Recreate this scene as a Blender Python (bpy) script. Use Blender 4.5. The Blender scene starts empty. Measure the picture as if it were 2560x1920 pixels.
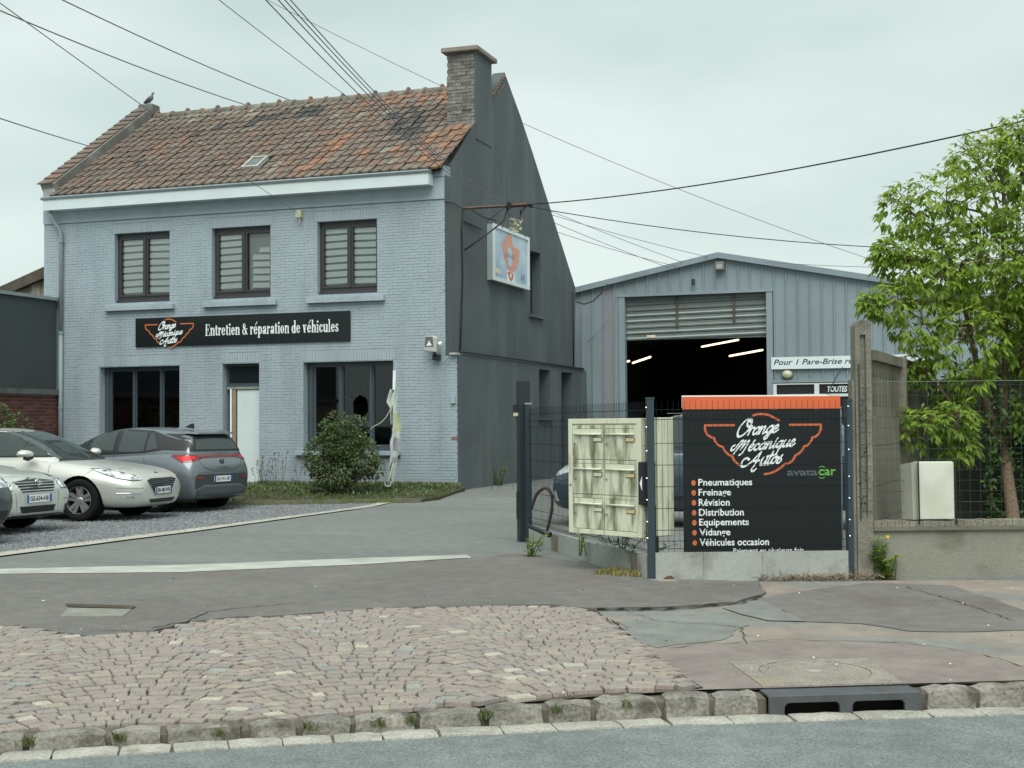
import bpy, bmesh, math, random
import numpy as np
from mathutils import Vector, Matrix
from mathutils.geometry import tessellate_polygon, delaunay_2d_cdt
from mathutils.bvhtree import BVHTree
random.seed(7)
RNG = np.random.default_rng(11)
SC = bpy.context.scene
COL = SC.collection
rad = math.radians

# ------------------------------------------------------------------ camera
CAMZ = 1.45
YAW, PITCH, ROLL, FPX = 0.33228413, 0.03002236, -0.00654333, 3400.0
F_ = np.array([-math.sin(YAW)*math.cos(PITCH), math.cos(YAW)*math.cos(PITCH), math.sin(PITCH)])
R0 = np.array([math.cos(YAW), math.sin(YAW), 0.0])
U0 = np.cross(R0, F_)
R_ = R0*math.cos(ROLL)+U0*math.sin(ROLL)
U_ = -R0*math.sin(ROLL)+U0*math.cos(ROLL)
cam = bpy.data.cameras.new('camera')
cam.sensor_width = 36.0
cam.lens = FPX/2560*36
cam.clip_start = 0.1
cam.clip_end = 2000
camo = bpy.data.objects.new('camera', cam)
COL.objects.link(camo)
camo.matrix_world = Matrix(((R_[0], U_[0], -F_[0], 0), (R_[1], U_[1], -F_[1], 0), (R_[2], U_[2], -F_[2], CAMZ), (0, 0, 0, 1)))
SC.camera = camo

# ------------------------------------------------------------------ sky, sun, exposure
SUN_EL, SUN_AZ = 56.0, 162.0      # azimuth clockwise from +Y: behind the camera
W = bpy.data.worlds.new('World')
SC.world = W
W.use_nodes = True
nt = W.node_tree
nt.nodes.clear()
def wn(t, **k):
    n = nt.nodes.new(t)
    for a, b in k.items():
        setattr(n, a, b)
    return n
o_ = wn('ShaderNodeOutputWorld')
bg1 = wn('ShaderNodeBackground')
bg2 = wn('ShaderNodeBackground')
sky = wn('ShaderNodeTexSky', sky_type='NISHITA', sun_disc=False)
sky.sun_elevation = rad(SUN_EL)
sky.sun_rotation = rad(SUN_AZ)
bg1.inputs[1].default_value = 0.06
mix = wn('ShaderNodeMixShader')
mix.inputs[0].default_value = 0.93      # cloud cover
tc = wn('ShaderNodeTexCoord')
mp = wn('ShaderNodeMapping')
mp.inputs['Scale'].default_value = (2.2, 2.2, 7.0)
mp.inputs['Rotation'].default_value = (0, rad(14), 0)
nz = wn('ShaderNodeTexNoise')
nz.inputs['Scale'].default_value = 0.9
nz.inputs['Detail'].default_value = 5
nz.inputs['Roughness'].default_value = 0.42
cr = wn('ShaderNodeValToRGB')
cr.color_ramp.elements[0].position = 0.40
cr.color_ramp.elements[0].color = (0.29, 0.357, 0.344, 1)
cr.color_ramp.elements[1].position = 0.60
cr.color_ramp.elements[1].color = (0.39, 0.443, 0.422, 1)
bg2.inputs[1].default_value = 1.0
lk = nt.links.new
lk(tc.outputs['Generated'], mp.inputs[0]); lk(mp.outputs[0], nz.inputs['Vector'])
lk(nz.outputs['Fac'], cr.inputs[0]); lk(cr.outputs[0], bg2.inputs[0])
lk(sky.outputs[0], bg1.inputs[0])
lk(bg1.outputs[0], mix.inputs[1]); lk(bg2.outputs[0], mix.inputs[2]); lk(mix.outputs[0], o_.inputs[0])
sl = bpy.data.lights.new('sun', 'SUN')
sl.energy = 1.5
sl.angle = rad(50)
sl.color = (1.0, 0.98, 0.93)
so = bpy.data.objects.new('sun', sl)
COL.objects.link(so)
a_, e_ = rad(SUN_AZ), rad(SUN_EL)
sd = Vector((math.sin(a_)*math.cos(e_), math.cos(a_)*math.cos(e_), math.sin(e_)))
so.rotation_euler = sd.to_track_quat('Z', 'Y').to_euler()
so.location = sd*60
SC.view_settings.view_transform = 'Standard'
SC.view_settings.look = 'None'
SC.view_settings.exposure = 1.06
SC.view_settings.gamma = 1.0
SC.view_settings.use_curve_mapping = False
SC.render.engine = 'CYCLES'
SC.cycles.max_bounces = 8
SC.cycles.transparent_max_bounces = 12

# ------------------------------------------------------------------ unprojecting photo points onto real planes (2212 px wide reading)
DS = 2560/2212
CAM = np.array([0, 0, CAMZ])
def ray(u, v):
    return F_+R_*(u*DS-1280)/FPX-U_*(v*DS-960)/FPX
def onY(u, v, Y):
    d = ray(u, v); return CAM+d*(Y/d[1])
def onX(u, v, X):
    d = ray(u, v); return CAM+d*(X/d[0])
def onZ(u, v, z):
    d = ray(u, v); return CAM+d*((z-CAMZ)/d[2])
def onDepth(u, v, t):
    return CAM+ray(u, v)*t
def sst(a, b, x):
    t = min(1, max(0, (x-a)/(b-a))); return t*t*(3-2*t)
CURB = [(-14, -0.6), (-8.2, 3.45), (-4.77, 5.72), (-3.87, 6.27), (-2.82, 6.92), (-1.68, 7.56), (-0.33, 8.20), (1.2, 8.92), (6, 11.0), (30, 21)]
def curb_y(x):
    for (x0, y0), (x1, y1) in zip(CURB, CURB[1:]):
        if x <= x1 or (x1, y1) == CURB[-1]:
            return y0+(y1-y0)*(x-x0)/(x1-x0)
def H(x, y):
    s = -(x+2.92)*math.sin(rad(23))+(y-12.3)*math.cos(rad(23))
    h = .02*s if s < 0 else .15*sst(11.5, 15.2, s)
    d = (y-curb_y(x))*.85
    return h-.062*(1-sst(0.0, 2.4, d))*(1-sst(-3.6, -1.7, x))
def G(u, v, dz=0):
    z = 0
    for i in range(25):
        P = onZ(u, v, z+dz); z = H(P[0], P[1])
    return P

# ------------------------------------------------------------------ materials
MATS = {}
def lin(c):
    if isinstance(c, str):
        c = [int(c[i:i+2], 16)/255 for i in (0, 2, 4)]
        return tuple(x/12.92 if x <= .04045 else ((x+.055)/1.055)**2.4 for x in c)
    return tuple(c)
def mat(name, c, rough=.8, var=.12, scale=3.0, fine=0.0, fscale=60.0, metal=0.0, bump=0.0, bscale=40.0, c2=None, c2pos=(.45, .65), stretch=(1, 1, 1), spec=.5, coat=0.0, emis=None, estr=0.0, bdist=.01, c3=None, c3scale=8.0, c3pos=(.6, .7), c3st=(1, 1, 1), mid=0.0, mscale=11.0):
    """principled material: large noise between two tones, optional fine speckle, third tone patches and bump; world position based"""
    if name in MATS: return MATS[name]
    m = bpy.data.materials.new(name); m.use_nodes = True
    t = m.node_tree; n = t.nodes; L = t.links.new
    b = n['Principled BSDF']
    b.inputs['Roughness'].default_value = rough
    b.inputs['Metallic'].default_value = metal
    b.inputs['Specular IOR Level'].default_value = spec
    if coat:
        b.inputs['Coat Weight'].default_value = coat; b.inputs['Coat Roughness'].default_value = .06
    c = lin(c)
    if emis:
        b.inputs['Emission Color'].default_value = (*lin(emis), 1); b.inputs['Emission Strength'].default_value = estr
    if var == 0 and not fine and not bump and not c2:
        b.inputs['Base Color'].default_value = (*c, 1); MATS[name] = m; return m
    g = n.new('ShaderNodeNewGeometry')
    mp = n.new('ShaderNodeMapping'); mp.inputs['Scale'].default_value = stretch
    L(g.outputs['Position'], mp.inputs[0])
    def noise(sc, det=4, st=None):
        x = n.new('ShaderNodeTexNoise'); x.inputs['Scale'].default_value = sc; x.inputs['Detail'].default_value = det
        src = mp
        if st:
            src = n.new('ShaderNodeMapping'); src.inputs['Scale'].default_value = st; L(g.outputs['Position'], src.inputs[0])
        L(src.outputs[0], x.inputs['Vector']); return x
    a = noise(scale)
    r = n.new('ShaderNodeValToRGB')
    r.color_ramp.elements[0].position = c2pos[0] if c2 else .3
    r.color_ramp.elements[1].position = c2pos[1] if c2 else .7
    r.color_ramp.elements[0].color = (*[x*(1-var) for x in c], 1)
    r.color_ramp.elements[1].color = (*(lin(c2) if c2 else [min(1, x*(1+var)) for x in c]), 1)
    L(a.outputs['Fac'], r.inputs[0]); out = r.outputs[0]
    if c3:
        q = noise(c3scale, 5, c3st); rr = n.new('ShaderNodeValToRGB')
        rr.color_ramp.elements[0].position, rr.color_ramp.elements[1].position = c3pos
        rr.color_ramp.elements[0].color = (0, 0, 0, 1); rr.color_ramp.elements[1].color = (1, 1, 1, 1)
        L(q.outputs['Fac'], rr.inputs[0])
        mx = n.new('ShaderNodeMix'); mx.data_type = 'RGBA'; L(rr.outputs[0], mx.inputs['Factor']); L(out, mx.inputs['A'])
        mx.inputs['B'].default_value = (*lin(c3), 1); out = mx.outputs['Result']
    if fine:
        q = noise(fscale, 2, (1, 1, 1)); rr = n.new('ShaderNodeMapRange')
        rr.inputs['From Min'].default_value = .3; rr.inputs['From Max'].default_value = .7
        rr.inputs['To Min'].default_value = 1-fine; rr.inputs['To Max'].default_value = 1+fine
        L(q.outputs['Fac'], rr.inputs[0])
        mx = n.new('ShaderNodeVectorMath'); mx.operation = 'SCALE'; L(out, mx.inputs[0]); L(rr.outputs[0], mx.inputs['Scale']); out = mx.outputs[0]
    if mid:
        q = noise(mscale, 5, (1, 1, 1)); rr = n.new('ShaderNodeMapRange')
        rr.inputs['From Min'].default_value = .3; rr.inputs['From Max'].default_value = .7
        rr.inputs['To Min'].default_value = 1-mid; rr.inputs['To Max'].default_value = 1+mid
        L(q.outputs['Fac'], rr.inputs[0])
        mx = n.new('ShaderNodeVectorMath'); mx.operation = 'SCALE'; L(out, mx.inputs[0]); L(rr.outputs[0], mx.inputs['Scale']); out = mx.outputs[0]
    L(out, b.inputs['Base Color'])
    if bump:
        q = noise(bscale, 4); bp = n.new('ShaderNodeBump'); bp.inputs['Strength'].default_value = bump; bp.inputs['Distance'].default_value = bdist
        L(q.outputs['Fac'], bp.inputs['Height']); L(bp.outputs[0], b.inputs['Normal'])
    MATS[name] = m
    return m
def leafmat(name, c, tr=.38):
    """leaf: principled surface with some light passing through"""
    m = mat(name, c, .5, .18, 5, spec=.35); t = m.node_tree; n = t.nodes; L = t.links.new
    b = n['Principled BSDF']; o = [x for x in n if x.type == 'OUTPUT_MATERIAL'][0]
    tb = n.new('ShaderNodeBsdfTranslucent'); tb.inputs[0].default_value = (min(1, c[0]*2.3), min(1, c[1]*1.9), c[2]*1.4, 1)
    mx = n.new('ShaderNodeMixShader'); mx.inputs[0].default_value = tr
    L(b.outputs[0], mx.inputs[1]); L(tb.outputs[0], mx.inputs[2]); L(mx.outputs[0], o.inputs[0]); return m
def glass(name, tint, refl=1.0, rough=.02):
    """thin window pane: tinted see-through mixed with fresnel reflection"""
    if name in MATS: return MATS[name]
    m = bpy.data.materials.new(name); m.use_nodes = True
    t = m.node_tree; n = t.nodes; L = t.links.new; n.clear()
    o = n.new('ShaderNodeOutputMaterial'); tr = n.new('ShaderNodeBsdfTransparent'); gl = n.new('ShaderNodeBsdfGlossy')
    tr.inputs[0].default_value = (*tint, 1); gl.inputs['Roughness'].default_value = rough
    fr = n.new('ShaderNodeFresnel'); fr.inputs[0].default_value = 1.5
    mu = n.new('ShaderNodeMath'); mu.operation = 'MULTIPLY'; mu.inputs[1].default_value = refl
    mx = n.new('ShaderNodeMixShader')
    L(fr.outputs[0], mu.inputs[0]); L(mu.outputs[0], mx.inputs[0]); L(tr.outputs[0], mx.inputs[1]); L(gl.outputs[0], mx.inputs[2]); L(mx.outputs[0], o.inputs[0])
    MATS[name] = m
    return m

# ------------------------------------------------------------------ object helpers
def tag(o, label=None, cat=None, group=None, kind=None):
    if label: o['label'] = label
    if cat: o['category'] = cat
    if group: o['group'] = group
    if kind: o['kind'] = kind
    return o
def thing(name, label, cat, loc=(0, 0, 0), rz=0.0, group=None):
    o = bpy.data.objects.new(name, None); COL.objects.link(o)
    o.empty_display_size = .2
    o.location = loc; o.rotation_euler = (0, 0, rz)
    return tag(o, label, cat, group)
def inv(p):
    return (Matrix.Translation(p.location) @ p.rotation_euler.to_matrix().to_4x4()).inverted()
def setpar(o, parent, world):
    """world=True: the mesh is in world coordinates and the parent is a top-level empty (or a part sharing its inverse)"""
    if parent is None: return o
    o.parent = parent
    if world and parent.parent is None: o.matrix_parent_inverse = inv(parent)
    return o
class MB:
    def __init__(s): s.v = []; s.f = []; s.m = []
    def add(s, vs, fs, m=0):
        k = len(s.v); s.v.extend([tuple(map(float, p)) for p in vs])
        for f in fs: s.f.append(tuple(i+k for i in f)); s.m.append(m)
        return s
    def box(s, x0, x1, y0, y1, z0, z1, m=0):
        return s.add([(x0, y0, z0), (x1, y0, z0), (x1, y1, z0), (x0, y1, z0), (x0, y0, z1), (x1, y0, z1), (x1, y1, z1), (x0, y1, z1)],
                     [(0, 3, 2, 1), (4, 5, 6, 7), (0, 1, 5, 4), (1, 2, 6, 5), (2, 3, 7, 6), (3, 0, 4, 7)], m)
    def quad(s, a, b, c, d, m=0): return s.add([a, b, c, d], [(0, 1, 2, 3)], m)
    def tube(s, pts, r, n=6, m=0, cap=True):
        pts = [Vector(p) for p in pts]; rs = r if isinstance(r, (list, tuple)) else [r]*len(pts)
        vs = []; fs = []; up = None
        for i, p in enumerate(pts):
            d = (pts[min(i+1, len(pts)-1)]-pts[max(i-1, 0)])
            if d.length < 1e-9: d = Vector((0, 0, 1))
            d.normalize()
            if up is None or abs(up.dot(d)) > .95: up = Vector((0, 0, 1)) if abs(d.z) < .9 else Vector((1, 0, 0))
            a = d.cross(up).normalized(); b = d.cross(a).normalized(); up = -b if False else up
            for k in range(n):
                t = 2*math.pi*k/n; vs.append(p+a*math.cos(t)*rs[i]+b*math.sin(t)*rs[i])
        for i in range(len(pts)-1):
            for k in range(n):
                j = (k+1) % n; fs.append((i*n+k, i*n+j, (i+1)*n+j, (i+1)*n+k))
        if cap: fs.append(tuple(range(n-1, -1, -1))); fs.append(tuple((len(pts)-1)*n+k for k in range(n)))
        return s.add(vs, fs, m)
    def lathe(s, prof, n=24, M=None, m=0):
        """profile (r, h) turned about local z, placed by matrix M"""
        M = M or Matrix.Identity(4); vs = []; fs = []
        for (r, h) in prof:
            for k in range(n):
                t = 2*math.pi*k/n; vs.append(M @ Vector((r*math.cos(t), r*math.sin(t), h)))
        for i in range(len(prof)-1):
            for k in range(n):
                j = (k+1) % n; fs.append((i*n+k, i*n+j, (i+1)*n+j, (i+1)*n+k))
        return s.add(vs, fs, m)
    def plate(s, outline, holes, depth, fn, m=0):
        """flat polygon with holes, extruded by depth along fn's third coordinate; fn(a,b,c)->xyz"""
        loops = [outline]+list(holes)
        flat = [p for l in loops for p in l]
        tri = tessellate_polygon([[Vector((p[0], p[1], 0)) for p in l] for l in loops])
        n = len(flat)
        vs = [fn(a, b, 0) for a, b in flat]+[fn(a, b, depth) for a, b in flat]
        fs = [tuple(t) for t in tri]+[tuple(reversed([i+n for i in t])) for t in tri]
        k = 0
        for l in loops:
            for i in range(len(l)):
                j = (i+1) % len(l); fs.append((k+i, k+j, k+j+n, k+i+n))
            k += len(l)
        return s.add(vs, fs, m)
    def mesh(s, name, mats, smooth=False):
        me = bpy.data.meshes.new(name); me.from_pydata(s.v, [], s.f)
        for q in (mats if isinstance(mats, (list, tuple)) else [mats]): me.materials.append(q)
        if any(s.m): me.polygons.foreach_set('material_index', s.m)
        if smooth: me.polygons.foreach_set('use_smooth', [True]*len(s.f))
        me.update(); return me
    def build(s, name, mats, parent=None, world=True, smooth=False, fix=True, kind=None, sharp=None):
        me = s.mesh(name, mats, smooth)
        if fix and len(s.f) < 60000:
            bm = bmesh.new(); bm.from_mesh(me); bmesh.ops.recalc_face_normals(bm, faces=bm.faces); bm.to_mesh(me); bm.free()
        if sharp: me.set_sharp_from_angle(angle=rad(sharp))
        return put(name, me, parent, world, kind)
def put(name, me, parent=None, world=True, kind=None):
    o = bpy.data.objects.new(name, me); COL.objects.link(o); setpar(o, parent, world)
    if kind: o['kind'] = kind
    return o
def bevel(o, w=.01, seg=2, ang=40):
    b = o.modifiers.new('bevel', 'BEVEL'); b.width = w; b.segments = seg; b.limit_method = 'ANGLE'; b.angle_limit = rad(ang); return o
def copy_tree(o, parent=None):
    c = o.copy(); COL.objects.link(c); c.parent = parent
    for ch in list(o.children): copy_tree(ch, c)
    return c
def XZ(Y, dy=1): return lambda a, b, c: (a, Y+dy*c, b)       # facade plates: extruded away from the street
def YZ(X, dx=-1): return lambda a, b, c: (X+dx*c, a, b)
def rect(x0, x1, z0, z1): return [(x0, z0), (x1, z0), (x1, z1), (x0, z1)]
def rough_block(l, w, h, seed, amp=.012, seg=(4, 2, 2), tp=1.0):
    """irregular hewn stone centred on its base, local axes"""
    r = random.Random(seed); nx, ny, nz_ = seg; vs = {}; V = []; Fc = []
    def vid(i, j, k):
        if (i, j, k) not in vs:
            x, y, z = (i/nx-.5), (j/ny-.5), k/nz_
            px = x*l*(1-tp*(.05*(abs(y) > .49)+.06*(k == nz_))); py = y*w*(1-tp*(.06*(abs(x) > .49)+.10*(k == nz_))); pz = h*z-(.012*tp*(k == nz_)*((abs(x) > .49)+(abs(y) > .49)))
            vs[(i, j, k)] = len(V)
            V.append((px+r.uniform(-amp, amp), py+r.uniform(-amp, amp), pz+r.uniform(-amp, amp)*.7*(k > 0)))
        return vs[(i, j, k)]
    for k in (0, nz_):
        for i in range(nx):
            for j in range(ny): Fc.append((vid(i, j, k), vid(i+1, j, k), vid(i+1, j+1, k), vid(i, j+1, k)))
    for j in (0, ny):
        for i in range(nx):
            for k in range(nz_): Fc.append((vid(i, j, k), vid(i+1, j, k), vid(i+1, j, k+1), vid(i, j, k+1)))
    for i in (0, nx):
        for j in range(ny):
            for k in range(nz_): Fc.append((vid(i, j, k), vid(i, j+1, k), vid(i, j+1, k+1), vid(i, j, k+1)))
    return V, Fc
def inpoly(p, poly):
    c = False; j = len(poly)-1
    for i in range(len(poly)):
        xi, yi = poly[i][0], poly[i][1]; xj, yj = poly[j][0], poly[j][1]
        if (yi > p[1]) != (yj > p[1]) and p[0] < (xj-xi)*(p[1]-yi)/(yj-yi)+xi: c = not c
        j = i
    return c
def subdiv_poly(poly, step, jit=0.0, seed=0):
    r = random.Random(seed); out = []
    for i in range(len(poly)):
        a = poly[i]; b = poly[(i+1) % len(poly)]; n = max(1, int(math.dist(a[:2], b[:2])/step))
        for k in range(n):
            t = k/n; j = jit if k else 0
            out.append((a[0]+(b[0]-a[0])*t+r.uniform(-j, j), a[1]+(b[1]-a[1])*t+r.uniform(-j, j)))
    return out
def cdt(poly, step):
    """triangulate a polygon with interior grid points"""
    xs = [p[0] for p in poly]; ys = [p[1] for p in poly]; n = len(poly); pts = [Vector(p) for p in poly]
    x = min(xs)+step/2
    while x < max(xs):
        y = min(ys)+step/2
        while y < max(ys):
            if inpoly((x, y), poly): pts.append(Vector((x, y)))
            y += step
        x += step
    v, e, f, *_ = delaunay_2d_cdt(pts, [(i, (i+1) % n) for i in range(n)], [list(range(n))], 1, 1e-5)
    return v, [tuple(q) for q in f]
def sheet(name, poly, dz, m, step=.6, edge=.3, jit=0.0, kind='structure', hf=None, thick=0.0):
    hf = hf or H
    p = subdiv_poly(poly, edge, jit, len(name))
    v, f = cdt(p, step)
    mb = MB(); mb.add([(a[0], a[1], hf(a[0], a[1])+dz) for a in v], f)
    if thick:
        n = len(p); vs = [(a[0], a[1], hf(a[0], a[1])+dz) for a in p]+[(a[0], a[1], hf(a[0], a[1])+dz-thick) for a in p]
        mb.add(vs, [(i, (i+1) % n, (i+1) % n+n, i+n) for i in range(n)])
    o = mb.build(name, m, smooth=not thick); 
    bm = bmesh.new(); bm.from_mesh(o.data); bmesh.ops.remove_doubles(bm, verts=bm.verts, dist=1e-5); bmesh.ops.recalc_face_normals(bm, faces=bm.faces)
    up = sum(fc.normal.z for fc in bm.faces)
    if up < 0: bmesh.ops.reverse_faces(bm, faces=bm.faces)
    bm.to_mesh(o.data); bm.free()
    if kind: o['kind'] = kind
    return o
def gl(*uv): return [tuple(G(u, v)[:2]) for u, v in uv]

# ------------------------------------------------------------------ lettering
def text_part(name, s, w, h, m, fn, parent, bold=0.0, shear=0.0, x0=0.0, z0=0.0, world=True, depth=.0015, ref=None, spacing=1.0):
    """built-in font text fitted to w x h at (x0,z0) of a face; fn(a,b,c)->xyz"""
    cu = bpy.data.curves.new(name, 'FONT'); cu.body = s; cu.size = 1; cu.offset = bold; cu.shear = shear; cu.space_character = spacing; cu.resolution_u = 3
    o = bpy.data.objects.new(name, cu); COL.objects.link(o)
    dg = bpy.context.evaluated_depsgraph_get(); me = bpy.data.meshes.new_from_object(o.evaluated_get(dg))
    COL.objects.unlink(o); bpy.data.objects.remove(o)
    co = np.zeros(len(me.vertices)*3); me.vertices.foreach_get('co', co); co = co.reshape(-1, 3)
    mn, mx = co.min(0), co.max(0); sx = w/(mx[0]-mn[0]); sy = h/(mx[1]-mn[1]) if h else sx
    k = len(co)
    vs = [fn(x0+(p[0]-mn[0])*sx, z0+(p[1]-mn[1])*sy, depth) for p in co]
    me2 = bpy.data.meshes.new(name); me2.from_pydata([tuple(map(float, v)) for v in vs], [], [tuple(p.vertices) for p in me.polygons])
    me2.materials.append(m); me2.update()
    bpy.data.meshes.remove(me)
    return put(name, me2, parent, world)
def mask_mesh(mask, x0, z0, cell, fn, depth):
    """runs of set cells -> merged rectangles (no overlaps)"""
    mb = MB(); op = {}; hgt, wid = mask.shape
    for j in range(hgt+1):
        runs = set()
        if j < hgt:
            d = np.diff(np.concatenate(([0], mask[j].astype(np.int8), [0]))); st = np.where(d == 1)[0]; en = np.where(d == -1)[0]
            runs = set(zip(st.tolist(), en.tolist()))
        for r in list(op):
            if r not in runs:
                a, b = r; j0 = op.pop(r)
                mb.add([fn(x0+a*cell, z0+j0*cell, depth), fn(x0+b*cell, z0+j0*cell, depth), fn(x0+b*cell, z0+j*cell, depth), fn(x0+a*cell, z0+j*cell, depth)], [(0, 1, 2, 3)])
        for r in runs: op.setdefault(r, j)
    return mb
def stamp(mask, pts, cell, nib, x0=0, z0=0):
    """sweep an elliptical nib (a, b, angle) along a polyline"""
    a, b, ang = nib; ca, sa = math.cos(ang), math.sin(ang); R = max(a, b); k = int(R/cell)+2
    yy, xx = np.mgrid[-k:k+1, -k:k+1]*cell
    for (p, q) in zip(pts, pts[1:]):
        n = max(1, int(math.dist(p, q)/(cell*.8)))
        for i in range(n+1):
            t = i/n; cx = (p[0]+(q[0]-p[0])*t-x0)/cell; cy = (p[1]+(q[1]-p[1])*t-z0)/cell
            ix, iy = int(round(cx)), int(round(cy))
            X = xx+(ix-cx)*cell; Y = yy+(iy-cy)*cell
            e = ((X*ca+Y*sa)/a)**2+((-X*sa+Y*ca)/b)**2 <= 1
            y0_, y1_, x0_, x1_ = iy-k, iy+k+1, ix-k, ix+k+1
            if y0_ < 0 or x0_ < 0 or y1_ > mask.shape[0] or x1_ > mask.shape[1]: continue
            mask[y0_:y1_, x0_:x1_] |= e
def catmull(p, n=7):
    if len(p) < 3: return p
    q = [p[0]]+list(p)+[p[-1]]; out = []
    for i in range(1, len(q)-2):
        a, b, c, d = [np.array(x, float) for x in q[i-1:i+3]]
        for k in range(n):
            t = k/n; out.append(tuple(.5*((2*b)+(-a+c)*t+(2*a-5*b+4*c-d)*t*t+(-a+3*b-3*c+d)*t**3)))
    out.append(tuple(p[-1])); return out
SCRIPT = {   # hand-drawn brush letters: (advance, strokes) with x-height 1
 'a': (.95, [[(.78, .86), (.5, 1), (.12, .6), (.12, .12), (.4, .02), (.74, .5)], [(.82, 1), (.72, .3), (.8, .02), (1.0, .3)]]),
 'n': (1.05, [[(0, .7), (.16, 1), (.2, .7), (.12, 0)], [(.14, .4), (.45, .95), (.66, .9), (.62, .3), (.72, 0), (1.05, .4)]]),
 'r': (.7, [[(-.05, .6), (.12, 1.1), (.2, .95), (.12, 0)], [(.15, .5), (.4, .98), (.68, .95)]]),
 'e': (.78, [[(.1, .42), (.5, .6), (.6, .88), (.38, 1), (.1, .6), (.12, .12), (.42, .0), (.8, .35)]]),
 'c': (.75, [[(.62, .8), (.5, 1), (.2, .8), (.08, .3), (.25, .0), (.5, .02), (.8, .4)]]),
 'g': (.95, [[(.78, .86), (.5, 1), (.12, .6), (.12, .15), (.4, .05), (.74, .55)], [(.84, 1), (.7, 0), (.5, -.7), (.2, -.85), (.1, -.6), (.5, -.2), (1.0, .25)]]),
 'i': (.42, [[(.15, 1), (.08, .25), (.18, .0), (.45, .35)], [(.24, 1.38), (.27, 1.45)]]),
 'q': (.95, [[(.78, .86), (.5, 1), (.12, .6), (.12, .15), (.4, .05), (.74, .55)], [(.84, 1), (.7, .1), (.58, -.8)], [(.6, -.3), (.8, -.1), (1.0, .3)]]),
 'u': (1.0, [[(.1, .75), (.2, 1), (.1, .3), (.2, .02), (.48, .1), (.72, .6)], [(.82, 1), (.72, .3), (.8, .02), (1.05, .35)]]),
 't': (.62, [[(.35, 1.75), (.2, .6), (.2, .1), (.4, .0), (.65, .35)], [(-.25, 1.1), (.3, 1.2), (.95, 1.4)]]),
 'o': (.85, [[(.5, 1), (.15, .75), (.08, .25), (.3, .0), (.62, .3), (.66, .75), (.5, 1), (.9, .85)]]),
 's': (.7, [[(.1, .3), (.5, 1.1), (.42, .75), (.62, .3), (.35, -.02), (.1, .1)]]),
 'O': (1.65, [[(1.25, 2.0), (.7, 2.35), (.15, 1.6), (0, .7), (.3, -.05), (.9, .1), (1.4, .9), (1.5, 1.8), (1.25, 2.35), (.95, 2.2), (.9, 1.7), (1.2, 1.35), (1.75, 1.35)]]),
 'M': (2.0, [[(-.2, 1.05), (-.55, .8), (-.5, .3), (-.1, .35), (.25, 1.1), (.5, 1.6), (.75, 1.75)], [(.8, 1.75), (.55, .9), (.15, -.25)], [(.3, .2), (.8, 1.2), (1.15, 1.7), (1.2, 1.5), (.95, .4)], [(.98, .5), (1.3, 1.2), (1.65, 1.7), (1.75, 1.5), (1.5, .2), (1.3, -.35), (1.05, -.45)]]),
 'A': (1.5, [[(-.35, .9), (-.9, 1.1), (-1.25, .6), (-1.1, .0), (-.6, -.05), (.05, .5), (.6, 1.4), (.9, 1.9)], [(.95, 1.95), (.85, 1.0), (.75, .2), (.55, -.5), (.9, -.75), (1.15, -.45)], [(.1, .62), (.6, .72), (1.15, .75)]]),
}
def script_word(mask, word, x, z, xh, cell, shear=.42, w=.17, acc=(), adv_k=1.12, rise=.10):
    for i, ch in enumerate(word):
        adv, st = SCRIPT[ch]
        for s in st:
            pts = [(x+(px+py*shear)*xh, z+py*xh) for px, py in catmull(s)]
            stamp(mask, pts, cell, (w*xh, w*.42*xh, rad(52)))
        if i in acc:
            stamp(mask, [(x+(.35+1.25*shear)*xh, z+1.25*xh), (x+(.55+1.6*shear)*xh, z+1.6*xh)], cell, (w*.5*xh, w*.4*xh, 0))
        x += adv*xh*.86*adv_k; z += adv*xh*.86*adv_k*rise
    return x
def logo(fn, parent, wtot, cx, cz, mwhite, morange, cell, depth, world=True, th=1.0):
    """winged brush-script emblem; wtot = wing span"""
    k = wtot/258.0; Wd = int(300*k/cell); Hd = int(190*k/cell)
    X0, Z0 = -150*k, -95*k
    white = np.zeros((Hd, Wd), bool); org = np.zeros((Hd, Wd), bool)
    def px(pts): return [((x-0)*k-X0, (z-0)*k-Z0) for x, z in pts]
    def st(m_, pts, nib): stamp(m_, px(pts), cell, nib)
    nb = (2.3*k*th, 2.3*k*th, 0)
    def arc(cx_, cz_, r, a0, a1, n=14): return [(cx_+r*math.cos(rad(a0+(a1-a0)*i/n)), cz_+r*math.sin(rad(a0+(a1-a0)*i/n))) for i in range(n+1)]
    st(org, [(-64, 36), (-129, 36), (-129, 26), (-124, 15), (-114, 9), (-109, 8)], nb)
    st(org, catmull([(-109, 8), (-107, 1), (-98, -9), (-90, -12), (-86, -20), (-77, -29), (-69, -33), (-66, -40), (-59, -48), (-55, -51)], 3), nb)
    st(org, [(60, 36), (129, 36), (129, 26), (124, 15), (116, 9), (110, 8)], nb)
    st(org, catmull([(110, 8), (107, 0), (98, -10), (91, -12), (87, -20), (77, -29), (72, -31), (67, -40), (57, -49), (48, -50), (40, -57), (26, -66), (12, -71), (2, -72)], 3), nb)
    st(org, catmull([(-22, 57), (-8, 60), (12, 58), (30, 49), (36, 46)], 4), nb)
    xh = 15.5*k
    script_word(white, 'Orange', -60*k-X0, 12*k-Z0, xh, cell, w=.20*th)
    script_word(white, 'Mecanique', -66*k-X0, -23*k-Z0, xh*.92, cell, acc=(1,), w=.20*th, adv_k=1.27)
    script_word(white, 'Autos', -32*k-X0, -54*k-Z0, xh, cell, w=.20*th)
    org &= ~white
    mask_mesh(white, X0+cx, Z0+cz, cell, fn, depth).build('script_lettering', mwhite, parent, world, fix=False, kind='stuff')
    mask_mesh(org, X0+cx, Z0+cz, cell, fn, depth).build('winged_outline', morange, parent, world, fix=False, kind='stuff')
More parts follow.
